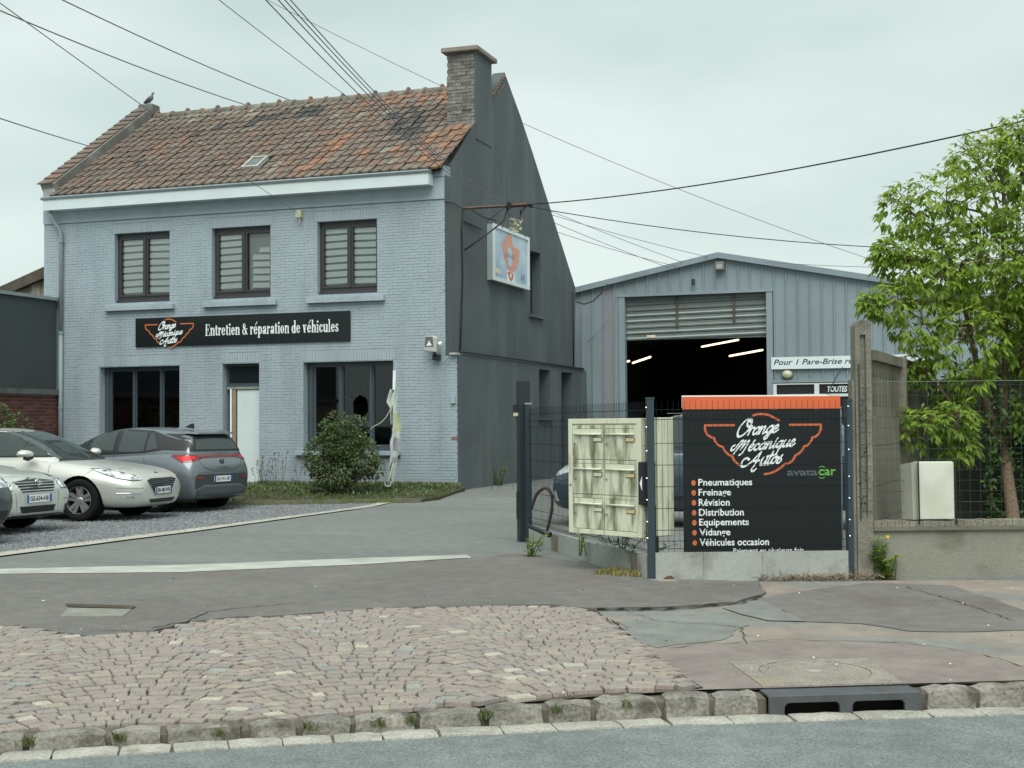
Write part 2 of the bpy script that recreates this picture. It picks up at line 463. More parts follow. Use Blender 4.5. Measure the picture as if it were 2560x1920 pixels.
def serif_text(s, width, xh, cell):
    """condensed high-contrast serif letters painted into a mask"""
    sc = 1.0; T, th, se = .25, .075, .10
    glyph = {}
    res = 90
    def canvas(w): 
        Y, X = np.mgrid[0:int(2.3*res), 0:int(w*res)]; return (X+.5)/res, (Y+.5)/res-.55
    def R(X, Y, x0, x1, y0, y1): return (X >= x0) & (X <= x1) & (Y >= y0) & (Y <= y1)
    def ring(X, Y, cx, cy, rx, ry, t=T, v=th): 
        return (((X-cx)/rx)**2+((Y-cy)/ry)**2 <= 1) & ~((((X-cx)/max(rx-t, .01))**2+((Y-cy)/(ry-v))**2) <= 1)
    def stem(X, Y, x, y0, y1, both=True, top=True, bot=True):
        m = R(X, Y, x, x+T, y0, y1)
        if bot: m |= R(X, Y, x-se, x+T+se, y0, y0+th)
        if top: m |= R(X, Y, x-se, x+T*.5, y1-th, y1)
        return m
    def g(ch):
        if ch == ' ': X, Y = canvas(.38); return X < -1
        if ch == 'E':
            X, Y = canvas(1.05); return stem(X, Y, .16, 0, 1.5)|R(X, Y, .1, .95, 0, th)|R(X, Y, .1, .93, 1.5-th, 1.5)|R(X, Y, .3, .7, .74, .74+th)|R(X, Y, .88, .95, 0, .42)|R(X, Y, .86, .93, 1.1, 1.5)|R(X, Y, .64, .70, .58, .98)
        if ch in 'nhu':
            X, Y = canvas(.98); top = 1.6 if ch == 'h' else 1
            if ch == 'u':
                m = R(X, Y, .12, .12+T, .2, 1)|R(X, Y, .04, .2, 1-th, 1)|R(X, Y, .62, .62+T, 0, 1)|R(X, Y, .54, .7, 1-th, 1)|R(X, Y, .7, .95, 0, th)
                return m|(ring(X, Y, .44, .24, .32, .25, T, .09)&(Y < .24)&(X < .7))
            m = stem(X, Y, .12, 0, top)|R(X, Y, .62, .62+T, 0, .74)|R(X, Y, .54, .97, 0, th)
            return m|(ring(X, Y, .55, .74, .32, .27, T, .1)&(Y > .74)&(X > .33))
        if ch == 't':
            X, Y = canvas(.62); return R(X, Y, .17, .17+T, .15, 1.3)|R(X, Y, .03, .58, 1-th, 1)|(ring(X, Y, .37, .2, .2, .21, T*.6, .08)&(Y < .2)&(X > .17))
        if ch == 'r':
            X, Y = canvas(.72); m = stem(X, Y, .12, 0, 1)|(((X-.58)/.11)**2+((Y-.84)/.14)**2 <= 1)
            return m|(ring(X, Y, .58, .7, .24, .3, .1, .09)&(Y > .7)&(X < .6))
        if ch == 'i':
            X, Y = canvas(.52); return stem(X, Y, .13, 0, 1)|(((X-.25)/.14)**2+((Y-1.35)/.16)**2 <= 1)
        if ch == 'l':
            X, Y = canvas(.52); return stem(X, Y, .13, 0, 1.6)
        if ch in 'eé':
            X, Y = canvas(.84); m = ring(X, Y, .41, .5, .36, .51)&~(R(X, Y, .5, .9, .3, .52))
            m |= R(X, Y, .2, .75, .5, .58)
            if ch == 'é': m |= (abs((X-.4)-(Y-1.2)*.8) < .07)&(Y > 1.17)&(Y < 1.6)
            return m
        if ch == 'o': X, Y = canvas(.84); return ring(X, Y, .41, .5, .36, .51)
        if ch == 'c':
            X, Y = canvas(.78); return (ring(X, Y, .41, .5, .36, .51)&~R(X, Y, .5, .9, .3, .72))|(((X-.6)/.11)**2+((Y-.76)/.13)**2 <= 1)
        if ch == 'p':
            X, Y = canvas(.92); return stem(X, Y, .12, -.45, 1)|(ring(X, Y, .5, .5, .36, .5)&(X > .36))
        if ch == 'd':
            X, Y = canvas(.95); return stem(X, Y, .58, 0, 1.6)|(ring(X, Y, .42, .48, .36, .5)&(X < .6))
        if ch == 'a':
            X, Y = canvas(.86); m = R(X, Y, .5, .5+T, .08, .75)|R(X, Y, .6, .86, 0, th)
            m |= ring(X, Y, .34, .27, .27, .28, .22, .07)&(X < .55)
            return m|(ring(X, Y, .44, .72, .31, .29, T, .08)&(Y > .72))|(((X-.22)/.1)**2+((Y-.75)/.12)**2 <= 1)
        if ch == 'v':
            X, Y = canvas(.9); m = (abs((X-.27)-(1-Y)*.2) < .13)|((abs((X-.68)+(1-Y)*.22) < .04)); return ((m&(Y >= 0)&(Y <= 1)))|R(X, Y, .05, .48, 1-th, 1)|R(X, Y, .55, .84, 1-th, 1)
        if ch == 's':
            X, Y = canvas(.7); m = (ring(X, Y, .35, .74, .26, .27, .17, .08)&~((X > .35)&(Y < .72)))|(ring(X, Y, .35, .26, .28, .27, .18, .08)&~((X < .35)&(Y > .3)))
            return m|((abs((Y-.5)+(X-.35)*.6) < .12)&(X > .15)&(X < .56))|R(X, Y, .5, .57, .72, .98)|R(X, Y, .1, .16, .02, .3)
        if ch == '&':
            X, Y = canvas(1.25); m = ring(X, Y, .46, .38, .38, .4, .22, .09)|ring(X, Y, .46, 1.12, .26, .33, .13, .08)
            return m|((abs((X-.35)-(1.1-Y)*.62) < .12)&(Y >= 0)&(Y < 1.2))|R(X, Y, .7, 1.2, .72, .79)|((abs((X-.72)-(Y-.2)*.42) < .045)&(Y > .2)&(Y < .76))
        X, Y = canvas(.5); return X < -1
    cols = [g(c) for c in s]; big = np.concatenate(cols, axis=1)
    nx = int(width/cell); ny = int(2.3*xh/cell)
    ix = (np.arange(nx)+.5)/nx*big.shape[1]; iy = (np.arange(ny)+.5)/ny*big.shape[0]
    return big[iy.astype(int)][:, ix.astype(int)]

# ------------------------------------------------------------------ palette
M_road = mat('road_asphalt', (.165, .187, .181), .9, .10, 1.2, fine=.42, fscale=95, bump=.5, bscale=150, bdist=.006, c3=(.135, .157, .158), c3scale=.9, c3pos=(.5, .8), mid=.13, mscale=6)
M_yard = mat('yard_asphalt', (.172, .182, .172), .92, .07, .5, fine=.28, fscale=75, bump=.35, bscale=120, bdist=.006, c3=(.14, .149, .141), c3scale=.5, c3pos=(.45, .75), c3st=(.5, 1.4, 1), mid=.13, mscale=6)
M_strip = mat('strip_asphalt', (.145, .138, .128), .93, .12, .9, fine=.3, fscale=95, bump=.5, bscale=140, bdist=.006, c3=(.146, .128, .114), c3scale=.55, c3pos=(.52, .68), mid=.13, mscale=6)
M_gravel = mat('gravel', (.165, .178, .185), .95, .2, 5, fine=.6, fscale=28, bump=1.0, bscale=45, bdist=.02, c3=(.2, .165, .14), c3scale=.6, c3pos=(.6, .8))
M_pink = mat('pavement_pink', (.212, .180, .164), .9, .08, 1.5, fine=.2, fscale=110, bump=.3, bscale=150, bdist=.004, mid=.13, mscale=6)
M_beige = mat('pavement_beige', (.248, .215, .18), .9, .12, 1.7, fine=.22, fscale=110, bump=.3, bscale=150, bdist=.004, c3=(.19, .20, .185), c3scale=.8, c3pos=(.47, .62), c3st=(.6, 1.6, 1), mid=.13, mscale=6)
M_dark = mat('pavement_dark', (.158, .150, .138), .92, .10, 1.0, fine=.25, fscale=110, bump=.4, bscale=150, bdist=.005, c3=(.135, .118, .108), c3scale=.8, c3pos=(.5, .65), mid=.13, mscale=6)
M_bluep = mat('pavement_blue_grey', (.185, .195, .18), .92, .12, 2.2, fine=.22, fscale=110, bump=.3, bscale=150, bdist=.004, mid=.13, mscale=6)
M_white = mat('pale_concrete', (.40, .42, .37), .85, .18, 3, fine=.15, fscale=60, c3=(.2, .21, .18), c3scale=2.5, c3pos=(.6, .8))
M_joint = mat('sett_joint_dirt', (.085, .072, .054), 1, .3, 8, fine=.4, fscale=90)
M_earth = mat('bare_earth', (.07, .055, .035), 1, .3, 5, fine=.4, fscale=60, bump=.6)
SETT = [mat('sett_%s' % n, c, .8, .14, 9, fine=.2, fscale=90, bump=.5, bscale=70, bdist=.006) for n, c in
        (('mauve', (.268, .232, .206)), ('rose', (.288, .243, .212)), ('grey', (.25, .23, .21)), ('sand', (.31, .28, .23)), ('pale', (.40, .38, .31)), ('blue', (.27, .285, .262)))]
M_kerb = mat('kerb_stone', (.235, .22, .19), .85, .28, 5, fine=.3, fscale=50, bump=.9, bscale=22, bdist=.02, c3=(.09, .08, .062), c3scale=4, c3pos=(.5, .66))
M_gutter = mat('gutter_stone', (.355, .35, .305), .85, .22, 4, fine=.25, fscale=60, bump=.5, bscale=30, bdist=.008, c3=(.25, .23, .18), c3scale=5, c3pos=(.58, .75))
M_paint = mat('facade_paint', (.335, .402, .44), .7, .055, 1.3, fine=.05, fscale=26, bump=.25, bscale=60, bdist=.003, c3=(.27, .33, .365), c3scale=1.5, c3pos=(.5, .75), c3st=(1.6, 1.6, .3))
M_paintb = mat('facade_joint', (.275, .335, .37), .85, .08, 4)
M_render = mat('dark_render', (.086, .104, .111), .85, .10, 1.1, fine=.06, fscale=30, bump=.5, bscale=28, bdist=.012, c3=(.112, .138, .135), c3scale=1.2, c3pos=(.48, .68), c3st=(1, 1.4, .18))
M_frame = mat('brown_frame', (.045, .042, .048), .4, .05)
M_anth = mat('anthracite_frame', (.055, .075, .088), .4, .05)
M_fascia = mat('white_fascia', (.62, .70, .70), .35, .04, 2)
M_zinc = mat('grey_gutter', (.24, .285, .30), .4, .08, 4)
M_dimgl = glass('window_glass', (.95, .97, .96), 1.0)
M_dkgl = glass('dark_window_glass', (.22, .32, .33), 1.6)
M_blindw = mat('blind_white', (.88, .92, .92), .8, 0)
M_blindg = mat('blind_grey', (.42, .44, .42), .8, 0)
M_room = mat('room_dark', (.05, .055, .055), .9, 0)
M_doorw = mat('white_door', (.60, .69, .68), .5, .05, 2)
M_wood = mat('raw_wood', (.30, .20, .13), .8, .2, 6, stretch=(8, 8, .8))
M_black = mat('black_plastic', (.012, .014, .016), .4, 0)
M_cable = mat('cable_black', (.02, .022, .024), .6, 0)
M_cableg = mat('cable_grey', (.15, .145, .165), .6, 0)
M_mortar = mat('lichen_mortar', (.17, .165, .135), .95, .25, 3, fine=.3, fscale=30, bump=.8, bscale=25, c3=(.26, .28, .25), c3scale=3, c3pos=(.5, .7))
M_signb = mat('sign_black', (.010, .013, .014), .28, 0, spec=.4)
M_signw = mat('sign_white', (.80, .86, .85), .5, 0)
M_orange = mat('sign_orange', (.66, .13, .045), .45, .04, 3)
M_orl = mat('logo_orange', (.60, .14, .05), .5, 0)
M_leaf = [leafmat('leaf_%d' % i, c) for i, c in enumerate(((.155, .25, .035), (.22, .34, .045), (.09, .16, .025), (.29, .40, .08)))]
M_grass = [mat('grass_%d' % i, c, .8, .2, 5) for i, c in enumerate(((.06, .10, .025), (.085, .13, .035), (.14, .14, .06)))]
M_twig = mat('dry_twig', (.22, .16, .09), .9, .2, 9)
M_bark = mat('bark', (.15, .105, .07), .95, .25, 10, fine=.3, fscale=50, bump=.8, bscale=40, stretch=(3, 3, .6))
M_metal = mat('steel', (.45, .46, .46), .3, 0, metal=1.0)

# ------------------------------------------------------------------ ground
def flat(z): return lambda x, y: z
ROADZ = -.205
def cpt(i_x, off=0.0):
    """point of the kerb front line at x, pushed off to the road side by off"""
    y = curb_y(i_x); x1 = i_x+.05; y1 = curb_y(x1); d = Vector((x1-i_x, y1-y)).normalized()
    return (i_x+d.y*off, y-d.x*off)
xs_c = [-14, -10, -8.2, -6.5, -4.77, -3.87, -2.82, -1.68, -.33, 1.2, 3.5, 6, 15, 30]
mb = MB(); mb.box(-250, 250, -250, 250, -.9, -.55); tag(mb.build('ground', M_earth), kind='structure')
sheet('road', [cpt(x, .178) for x in xs_c]+[(60, 20), (60, -40), (-40, -40), (-40, -20)], 0, M_road, step=2.0, edge=1.2, hf=flat(ROADZ))
# main yard sheet behind the kerb
sheet('yard', [cpt(x, -.168) for x in xs_c]+[(30, 60), (-45, 60), (-45, -25)], 0, M_yard, step=1.2, edge=.5)
# pavement on the right of the setts (beige base, then patches, each a few mm above the other)
sheet('pavement', gl((1500, 1496), (1285, 1318), (1300, 1290), (1410, 1258), (1840, 1256), (2225, 1254))+[(7, 16.5), (7, 11.6), cpt(3.5, -.165), cpt(1.2, -.165), cpt(-.33, -.165), cpt(-1.2, -.165), cpt(-1.6, -.165)], .006, M_beige, step=.5, edge=.25)
sheet('pavement_patch', gl((1395, 1412), (1500, 1397), (1700, 1386), (1960, 1392), (2130, 1420), (2270, 1462))+[cpt(1.0, -.165), cpt(-.33, -.165), cpt(-1.2, -.165), cpt(-1.55, -.165)]+gl((1520, 1491)), .012, M_pink, step=.4, edge=.2, jit=.006)
sheet('asphalt_patch', gl((1640, 1296), (1740, 1278), (1870, 1262), (2060, 1268), (2200, 1316), (2330, 1360), (2090, 1368), (1960, 1366), (1860, 1350), (1740, 1346)), .011, M_dark, step=.4, edge=.15, jit=.02)
sheet('asphalt_patch', gl((1560, 1316), (1640, 1296), (1740, 1346), (1660, 1344), (1600, 1330)), .014, M_bluep, step=.3, edge=.15, jit=.012)
sheet('asphalt_patch', gl((1330, 1345), (1480, 1330), (1560, 1335), (1620, 1352), (1560, 1385), (1420, 1402), (1385, 1392)), .010, M_bluep, step=.3, edge=.15, jit=.03)
STRIP = gl((-260, 1262), (0, 1246), (400, 1242), (780, 1226), (1020, 1211), (1120, 1200), (1190, 1208), (1300, 1232), (1405, 1257), (1640, 1263), (1650, 1288), (1590, 1308), (1450, 1318), (1280, 1322), (1180, 1313), (1000, 1318), (830, 1320), (640, 1335), (480, 1343), (400, 1352), (330, 1372), (190, 1383), (100, 1369), (40, 1358), (0, 1362), (-260, 1372))
so_ = sheet('pavement_strip', STRIP, .030, M_strip, step=.4, edge=.10, jit=.028, thick=.06)
so_.data.polygons.foreach_set('use_smooth', [False]*len(so_.data.polygons))
tag(sheet('concrete_edging', gl((-260, 1252), (0, 1236), (400, 1227), (780, 1212), (1010, 1205), (1018, 1211), (780, 1226), (400, 1243), (0, 1247), (-260, 1263)), .034, M_white, step=.4, edge=.15, jit=.012))
_b0, _b1 = G(500, 1083, .08), G(908, 1077, .08)
BDX0, BDX1 = -15.2, float(_b1[0]); BSL = float((_b1[1]-_b0[1])/(_b1[0]-_b0[0]))
def bed_y(x): return float(_b1[1])+(x-BDX1)*BSL
GRAV = gl((-700, 1300), (0, 1199), (440, 1144), (912, 1079))+[(-11, bed_y(-11)+.1), (-14.6, bed_y(-14.6)+.1), (-14.6, 25.2), (-19.2, 25.2), (-19.4, 8.5)]
sheet('gravel_lot', GRAV, .010, M_gravel, step=.7, edge=.3, jit=.03)
E2 = gl((-300, 1235), (0, 1196), (440, 1141), (700, 1107), (912, 1077)); E2b = gl((914, 1080), (700, 1111), (440, 1147), (0, 1204), (-300, 1245))
sheet('kerb_line', E2+E2b, .018, mat('yellowish_concrete', (.40, .395, .33), .85, .2, 4, fine=.15, fscale=50), step=.5, edge=.3, jit=.012)
# raised bed along the house
BED = [(-15.2, 25.34), (-15.2, bed_y(-15.2)), (BDX1, bed_y(BDX1)), (max(BDX1+.1, -9.6), bed_y(BDX1)+.5), (-9.75, 25.34)]
sheet('planting_bed', BED, .055, mat('bed_soil', (.05, .048, .025), 1, .3, 6, fine=.4, fscale=40, bump=.8), step=.5, edge=.3, jit=.02, thick=.07)
def strip_wall(name, a, b, w, h, z, m, kind='structure'):
    d = Vector((b[0]-a[0], b[1]-a[1], 0)); L = d.length; d.normalize(); nrm = Vector((-d.y, d.x, 0)); mb = MB(); n = max(1, int(L/.6))
    vs = []; fs = []
    for i in range(n+1):
        p = Vector((a[0], a[1], 0))+d*L*i/n; zb = H(p.x, p.y)+z
        for q, zz in ((0, -.1), (0, h), (w, h), (w, -.1)): v = p+nrm*q; vs.append((v.x, v.y, zb+zz))
    for i in range(n):
        for k in range(4): fs.append((i*4+k, i*4+(k+1) % 4, i*4+4+(k+1) % 4, i*4+4+k))
    fs += [(0, 1, 2, 3), (n*4+3, n*4+2, n*4+1, n*4)]
    mb.add(vs, fs); o = mb.build(name, m); o['kind'] = kind; return o
strip_wall('bed_edging', (-15.2, bed_y(-15.2)-.08), (BDX1+.05, bed_y(BDX1)-.06), .09, .085, 0, mat('mossy_concrete', (.15, .15, .10), .95, .3, 3, fine=.2, c3=(.10, .12, .04), c3scale=3, c3pos=(.5, .6)))

# drain lid in the left part of the strip
dp = gl((150, 1322), (285, 1325), (265, 1341), (128, 1341))
o = thing('drain_lid', 'sunken pale stone drain lid in the dark asphalt strip at the left', 'drain lid', (*dp[0], H(*dp[0])+.02))
mb = MB(); mb.add([(x, y, H(x, y)+.036) for x, y in dp]+[(x, y, H(x, y)+.0) for x, y in dp], [(0, 1, 2, 3), (0, 1, 5, 4), (1, 2, 6, 5), (2, 3, 7, 6), (3, 0, 4, 7)])
mb.build('slab', mat('lid_stone', (.22, .22, .19), .9, .15, 6, fine=.2), o)
dq = gl((140, 1314), (295, 1319), (285, 1325), (150, 1321))
mb = MB(); mb.add([(x, y, H(x, y)+.040) for x, y in dq], [(0, 1, 2, 3)]); mb.build('soil_rim', M_earth, o)
# cracks: thin dark fissures lying on the asphalt
def crack(name, uvs, w, dz, seed, kind='structure'):
    r = random.Random(seed); pts = [G(*p) for p in uvs]; P2 = []
    for a, b in zip(pts, pts[1:]):
        n = max(2, int(np.linalg.norm(b-a)/.06))
        for i in range(n): P2.append(a+(b-a)*i/n+np.array([r.uniform(-.018, .018), r.uniform(-.018, .018), 0]))
    P2.append(pts[-1]); vs = []; fs = []
    for i, p in enumerate(P2):
        d = P2[min(i+1, len(P2)-1)]-P2[max(i-1, 0)]; d /= np.linalg.norm(d[:2])+1e-9; ww = w*r.uniform(.4, 1.2)
        for s_ in (1, -1): vs.append((p[0]-d[1]*ww*s_, p[1]+d[0]*ww*s_, H(p[0], p[1])+dz))
    for i in range(len(P2)-1): fs.append((2*i, 2*i+1, 2*i+3, 2*i+2))
    mb = MB(); mb.add(vs, fs); o = mb.build(name, mat('crack_dark', (.025, .022, .018), 1, .3, 20), fix=False); o['kind'] = kind; return o
crack('asphalt_crack', [(330, 1366), (400, 1352), (450, 1330), (520, 1322), (640, 1310)], .006, .034, 3)
crack('asphalt_crack', [(200, 1372), (330, 1372), (480, 1345)], .005, .034, 4)
crack('pavement_crack', [(1390, 1412), (1500, 1397), (1700, 1386), (1960, 1392), (2130, 1420), (2250, 1455)], .005, .016, 5)
crack('pavement_crack', [(1350, 1322), (1420, 1345), (1540, 1352), (1600, 1360), (1615, 1395)], .004, .016, 6)
crack('pavement_crack', [(1285, 1322), (1330, 1350), (1410, 1420), (1500, 1490)], .010, .015, 7)
crack('pavement_crack', [(1960, 1272), (2060, 1300), (2190, 1345)], .006, .018, 8)
crack('pavement_crack', [(1650, 1292), (1600, 1308), (1450, 1320), (1290, 1322)], .02, .032, 9)
crack('strip_edge_dirt', [(-40, 1362), (40, 1360), (100, 1372), (190, 1386), (330, 1376), (400, 1355), (480, 1347), (640, 1339), (830, 1324), (1000, 1322), (1180, 1317), (1280, 1325)], .03, .020, 10)

# ------------------------------------------------------------------ setts
cob = thing('cobblestone_paving', None, None, (-3.6, 7.8, H(-3.6, 7.8)))
cob['kind'] = 'structure'
FIELD = [cpt(x, -.158) for x in (-6.9, -4.77, -3.87, -2.82, -1.68)]+[tuple(cpt(-1.50, -.158))]+gl((1505, 1488), (1400, 1415), (1285, 1322), (1180, 1314), (1000, 1319), (830, 1321), (640, 1336), (480, 1345), (400, 1353), (330, 1373), (190, 1384), (100, 1370), (40, 1359), (0, 1363), (-260, 1372))
bo = sheet('sett_bedding', [p for p in FIELD], .006, M_joint, step=.4, edge=.2, kind=None); setpar(bo, cob, True)
def sett_mesh(seed):
    r = random.Random(seed); V = []; Fs = []
    b = .5; rings = ((b, 0), (b*.98, .024), (b*.90, .029), (b*.4, .030))
    cor = [(-1, -1), (0, -1.04), (1, -1), (1.04, 0), (1, 1), (0, 1.04), (-1, 1), (-1.04, 0)]
    jit = [(r.uniform(-.13, .13), r.uniform(-.13, .13)) for _ in cor]
    for k, (s_, z) in enumerate(rings):
        for (cx, cy), (jx, jy) in zip(cor, jit): V.append(((cx+jx)*s_, (cy+jy)*s_, z+r.uniform(-.002, .002)*(k > 1)))
    for k in range(3):
        for i in range(8): j = (i+1) % 8; Fs.append((k*8+i, k*8+j, k*8+8+j, k*8+8+i))
    Fs.append(tuple(24+i for i in range(8)))
    mb = MB(); mb.add(V, Fs); return mb
SM = [sett_mesh(i) for i in range(6)]
setts = []
cdir = Vector((math.cos(rad(31)), math.sin(rad(31)))); cnor = Vector((-cdir.y, cdir.x)); O0 = Vector((-4.77, 5.72))
pitch_b = .103
for j in range(-24, 62):
    a = -5.0+random.uniform(0, .1)
    while a < 7.0:
        w = random.choice((.085, .105, .115, .13, .145, .10))+random.uniform(-.008, .008)
        ac = a+w/2; T = 1.25; ph = (ac/T) % 1.0-.5; sag = .17*(1-4*ph*ph); b = j*pitch_b+sag
        slope = -.17*8*ph/T
        p = O0+cdir*ac+cnor*b
        a += w
        if inpoly(p, FIELD):
            ok = all(inpoly(p+Vector((dx, dy)), FIELD) for dx, dy in ((.025, 0), (-.025, 0), (0, .025), (0, -.025)))
            if ok: setts.append((p.x, p.y, w/math.cos(math.atan(slope))-.009, pitch_b*math.cos(math.atan(slope))-.008, math.atan2(cdir.y, cdir.x)+math.atan(slope)+random.uniform(-.06, .06)))
setts.sort(key=lambda s: math.hypot(s[0], s[1]) if onscreen(s) else 1e3+math.hypot(s[0], s[1])) if False else None
def scr(x, y, z):
    v = np.array([x, y, z])-CAM; d = v@F_
    return (1280+FPX*(v@R_)/d, 960-FPX*(v@U_)/d) if d > .1 else (-9e3, -9e3)
def vis(x, y, z, m=0): u, v = scr(x, y, z); return -m < u < 2560+m and -m < v < 1920+m
setts.sort(key=lambda s: (not vis(s[0], s[1], -.1), math.hypot(s[0], s[1])))
def cpick(r): return 0 if r < .44 else 1 if r < .68 else 2 if r < .88 else 3 if r < .97 else 4 if r < .99 else 5
SMESH = {}
rest = MB()
for k, (x, y, w, l, ang) in enumerate(setts):
    ci = cpick(random.random()); si = random.randrange(6); z = H(x, y)+.004+random.uniform(-.0018, .0022)
    if k < 300:
        key = (ci, si)
        if key not in SMESH: SMESH[key] = SM[si].mesh('sett', SETT[ci])
        o = bpy.data.objects.new('sett', SMESH[key]); COL.objects.link(o); setpar(o, cob, True)
        o.location = (x, y, z); o.rotation_euler = (random.uniform(-.02, .02), random.uniform(-.02, .02), ang); o.scale = (w, l, 1)
    else:
        c, s_ = math.cos(ang), math.sin(ang)
        rest.add([(x+(q[0]*w)*c-(q[1]*l)*s_, y+(q[0]*w)*s_+(q[1]*l)*c, z+q[2]) for q in SM[si].v], SM[si].f, ci)
o = rest.build('setts_further_back', SETT, cob, fix=False); o['kind'] = 'stuff'

# ------------------------------------------------------------------ kerb and gutter stones
kerb = thing('kerb', None, None, (-2.8, 6.9, -.2)); kerb['kind'] = 'structure'
gut = thing('gutter', None, None, (-2.7, 6.8, -.22)); gut['kind'] = 'structure'
GX0, GX1 = -1.17, -.36
def walk(x0, x1, off):
    """arc-length samples along the kerb line"""
    out = []; x = x0
    while x < x1: out.append(cpt(x, off)); x += .02
    return out
def stones(parent, x0, x1, off, wid, hfun, base, name, ms, seed, amp, lens=(.26, .42), gap=.018):
    r = random.Random(seed); pts = walk(x0, x1, off); i = 0
    while i < len(pts)-4:
        L = r.uniform(*lens); d = 0; j = i
        while j < len(pts)-1 and d < L: d += math.dist(pts[j], pts[j+1]); j += 1
        if d < .08: break
        a, b = pts[i], pts[j]; cx, cy = (a[0]+b[0])/2, (a[1]+b[1])/2; h = hfun(cx)
        V, Fs = rough_block(d-gap, wid*r.uniform(.96, 1.04), h-base, r.random(), amp, (5, 2, 2), .3 if gap < .01 else 1)
        m_ = MB(); m_.add(V, Fs); me = m_.mesh(name, ms, True)
        bm = bmesh.new(); bm.from_mesh(me); bmesh.ops.recalc_face_normals(bm, faces=bm.faces); bm.to_mesh(me); bm.free()
        me.set_sharp_from_angle(angle=rad(50))
        o = put(name, me, parent, True); o.location = (cx+r.uniform(-.006, .006), cy+r.uniform(-.006, .006), base)
        o.rotation_euler = (0, 0, math.atan2(b[1]-a[1], b[0]-a[0])+r.uniform(-.03, .03)); i = j
def ktop(x): return -.124+.044*sst(-3.4, -1.5, x)
for xa_, xb_ in ((-9, GX0-.0), (GX1+.0, 12)):
    V = []; n_ = 60
    for i in range(n_+1):
        x = xa_+(xb_-xa_)*i/n_; z = ktop(x)-.022
        for off_, zz in ((-.23, z), (-.035, z-.015), (-.028, -.25)): p = cpt(x, off_); V.append((p[0], p[1], zz))
    mb = MB(); mb.add(V, [(3*i+k, 3*i+k+1, 3*i+k+4, 3*i+k+3) for i in range(n_) for k in range(2)]); mb.build('kerb_bed', mat('kerb_joint', (.12, .105, .08), .95, .3, 6), kerb)
stones(kerb, -7.4, GX0-.03, -.095, .19, ktop, -.26, 'kerb_stone', M_kerb, 5, .011)
stones(kerb, GX1+.03, 3.2, -.095, .19, ktop, -.26, 'kerb_stone', M_kerb, 8, .011)
mb = MB(); pts = walk(-14, 30, -.0)[::4]; pts2 = walk(-14, 30, .16)[::4]
n_ = min(len(pts), len(pts2)); mb.add([(p[0], p[1], -.228) for p in pts[:n_]]+[(p[0], p[1], -.224) for p in pts2[:n_]], [(i, i+1, n_+i+1, n_+i) for i in range(n_-1)]); mb.build('gutter_bed', mat('gutter_joint', (.25, .235, .19), .95, .3, 6), gut)
stones(gut, -7.4, 3.2, .095, .19, lambda x: ROADZ+.012, -.26, 'gutter_stone', M_gutter, 12, .004, (.24, .42), .006)

# storm drain: cast kerb inlet with two openings, concrete apron and round cover
a0, a1 = cpt(GX0, -.07), cpt(GX1, -.07); gc = ((a0[0]+a1[0])/2, (a0[1]+a1[1])/2); gl_ = math.dist(a0, a1); gang = math.atan2(a1[1]-a0[1], a1[0]-a0[0])
t = thing('storm_drain', 'grey cast iron storm drain inlet with two slots in the kerb', 'storm drain', (gc[0], gc[1], -.22), gang)
M_cast = mat('cast_iron', (.075, .08, .088), .5, .15, 8, bump=.3, bscale=60, c3=(.16, .11, .06), c3scale=6, c3pos=(.62, .72))
def rr(x0, x1, z0, z1, r_, n=4):
    out = []
    for cx, cz, a in ((x1-r_, z1-r_, 0), (x0+r_, z1-r_, 90)):
        for k in range(n+1): out.append((cx+r_*math.cos(rad(a+90*k/n)), cz+r_*math.sin(rad(a+90*k/n))))
    return [(x1, z0)]+out+[(x0, z0)]
hl = gl_/2
mb = MB(); mb.plate([(-hl, 0), (-hl, .118), (-hl+.01, .13), (hl-.01, .13), (hl, .118), (hl, 0)], [list(reversed(rr(-hl+.09, -.035, .012, .085, .03))), list(reversed(rr(.04, hl-.10, .012, .085, .03)))], .03, lambda a, b, c: (a, -.095+c-(.014 if b > .12 else 0)*0, b))
o = mb.build('inlet_face', M_cast, t, world=False); bevel(o, .006)
mb = MB(); mb.box(-hl, hl, -.064, .10, .112, .131); o = mb.build('inlet_top', M_cast, t, world=False); bevel(o, .006)
mb = MB(); mb.box(-hl+.02, hl-.02, .05, .09, -.02, .11); mb.box(-hl+.02, hl-.02, -.06, .05, -.02, -.012); mb.build('drain_chamber', mat('drain_dark', (.02, .018, .012), 1, .3, 9), t, world=False)
mp_ = gl((1572, 1426), (1905, 1424), (1990, 1482), (1680, 1487))
t = thing('manhole_cover', 'pinkish concrete slab with a round manhole cover above the storm drain', 'manhole', (-.95, 8.75, H(-.95, 8.75)))
M_slab = mat('manhole_concrete', (.255, .228, .195), .85, .15, 9, fine=.3, fscale=70, bump=.7, bscale=60, bdist=.006, c3=(.27, .225, .165), c3scale=2.5, c3pos=(.55, .7))
sx0, sx1 = -.52, .56
e1 = Vector((math.cos(gang), math.sin(gang))); e2 = Vector((-e1.y, e1.x)); ctr = Vector(gc)
def S2(a, b, z=0): p = ctr+e1*a+e2*b; return (p.x, p.y, H(p.x, p.y)+z)
mb = MB(); q = [(-.42, .11), (.42, .11), (.48, .86), (-.42, .86)]
circ = [(.02+.34*math.cos(2*math.pi*k/40), .50+.34*math.sin(2*math.pi*k/40)) for k in range(40)]
mb.plate(q, [list(reversed(circ))], 1, lambda a, b, c: S2(a, b, .017-.02*c)); mb.build('slab', M_slab, t)
mb = MB(); c2_ = [(.02+.332*math.cos(2*math.pi*k/40), .50+.332*math.sin(2*math.pi*k/40)) for k in range(40)]
mb.plate(c2_, [], 1, lambda a, b, c: S2(a, b, .015-.02*c)); mb.build('round_lid', M_slab, t)
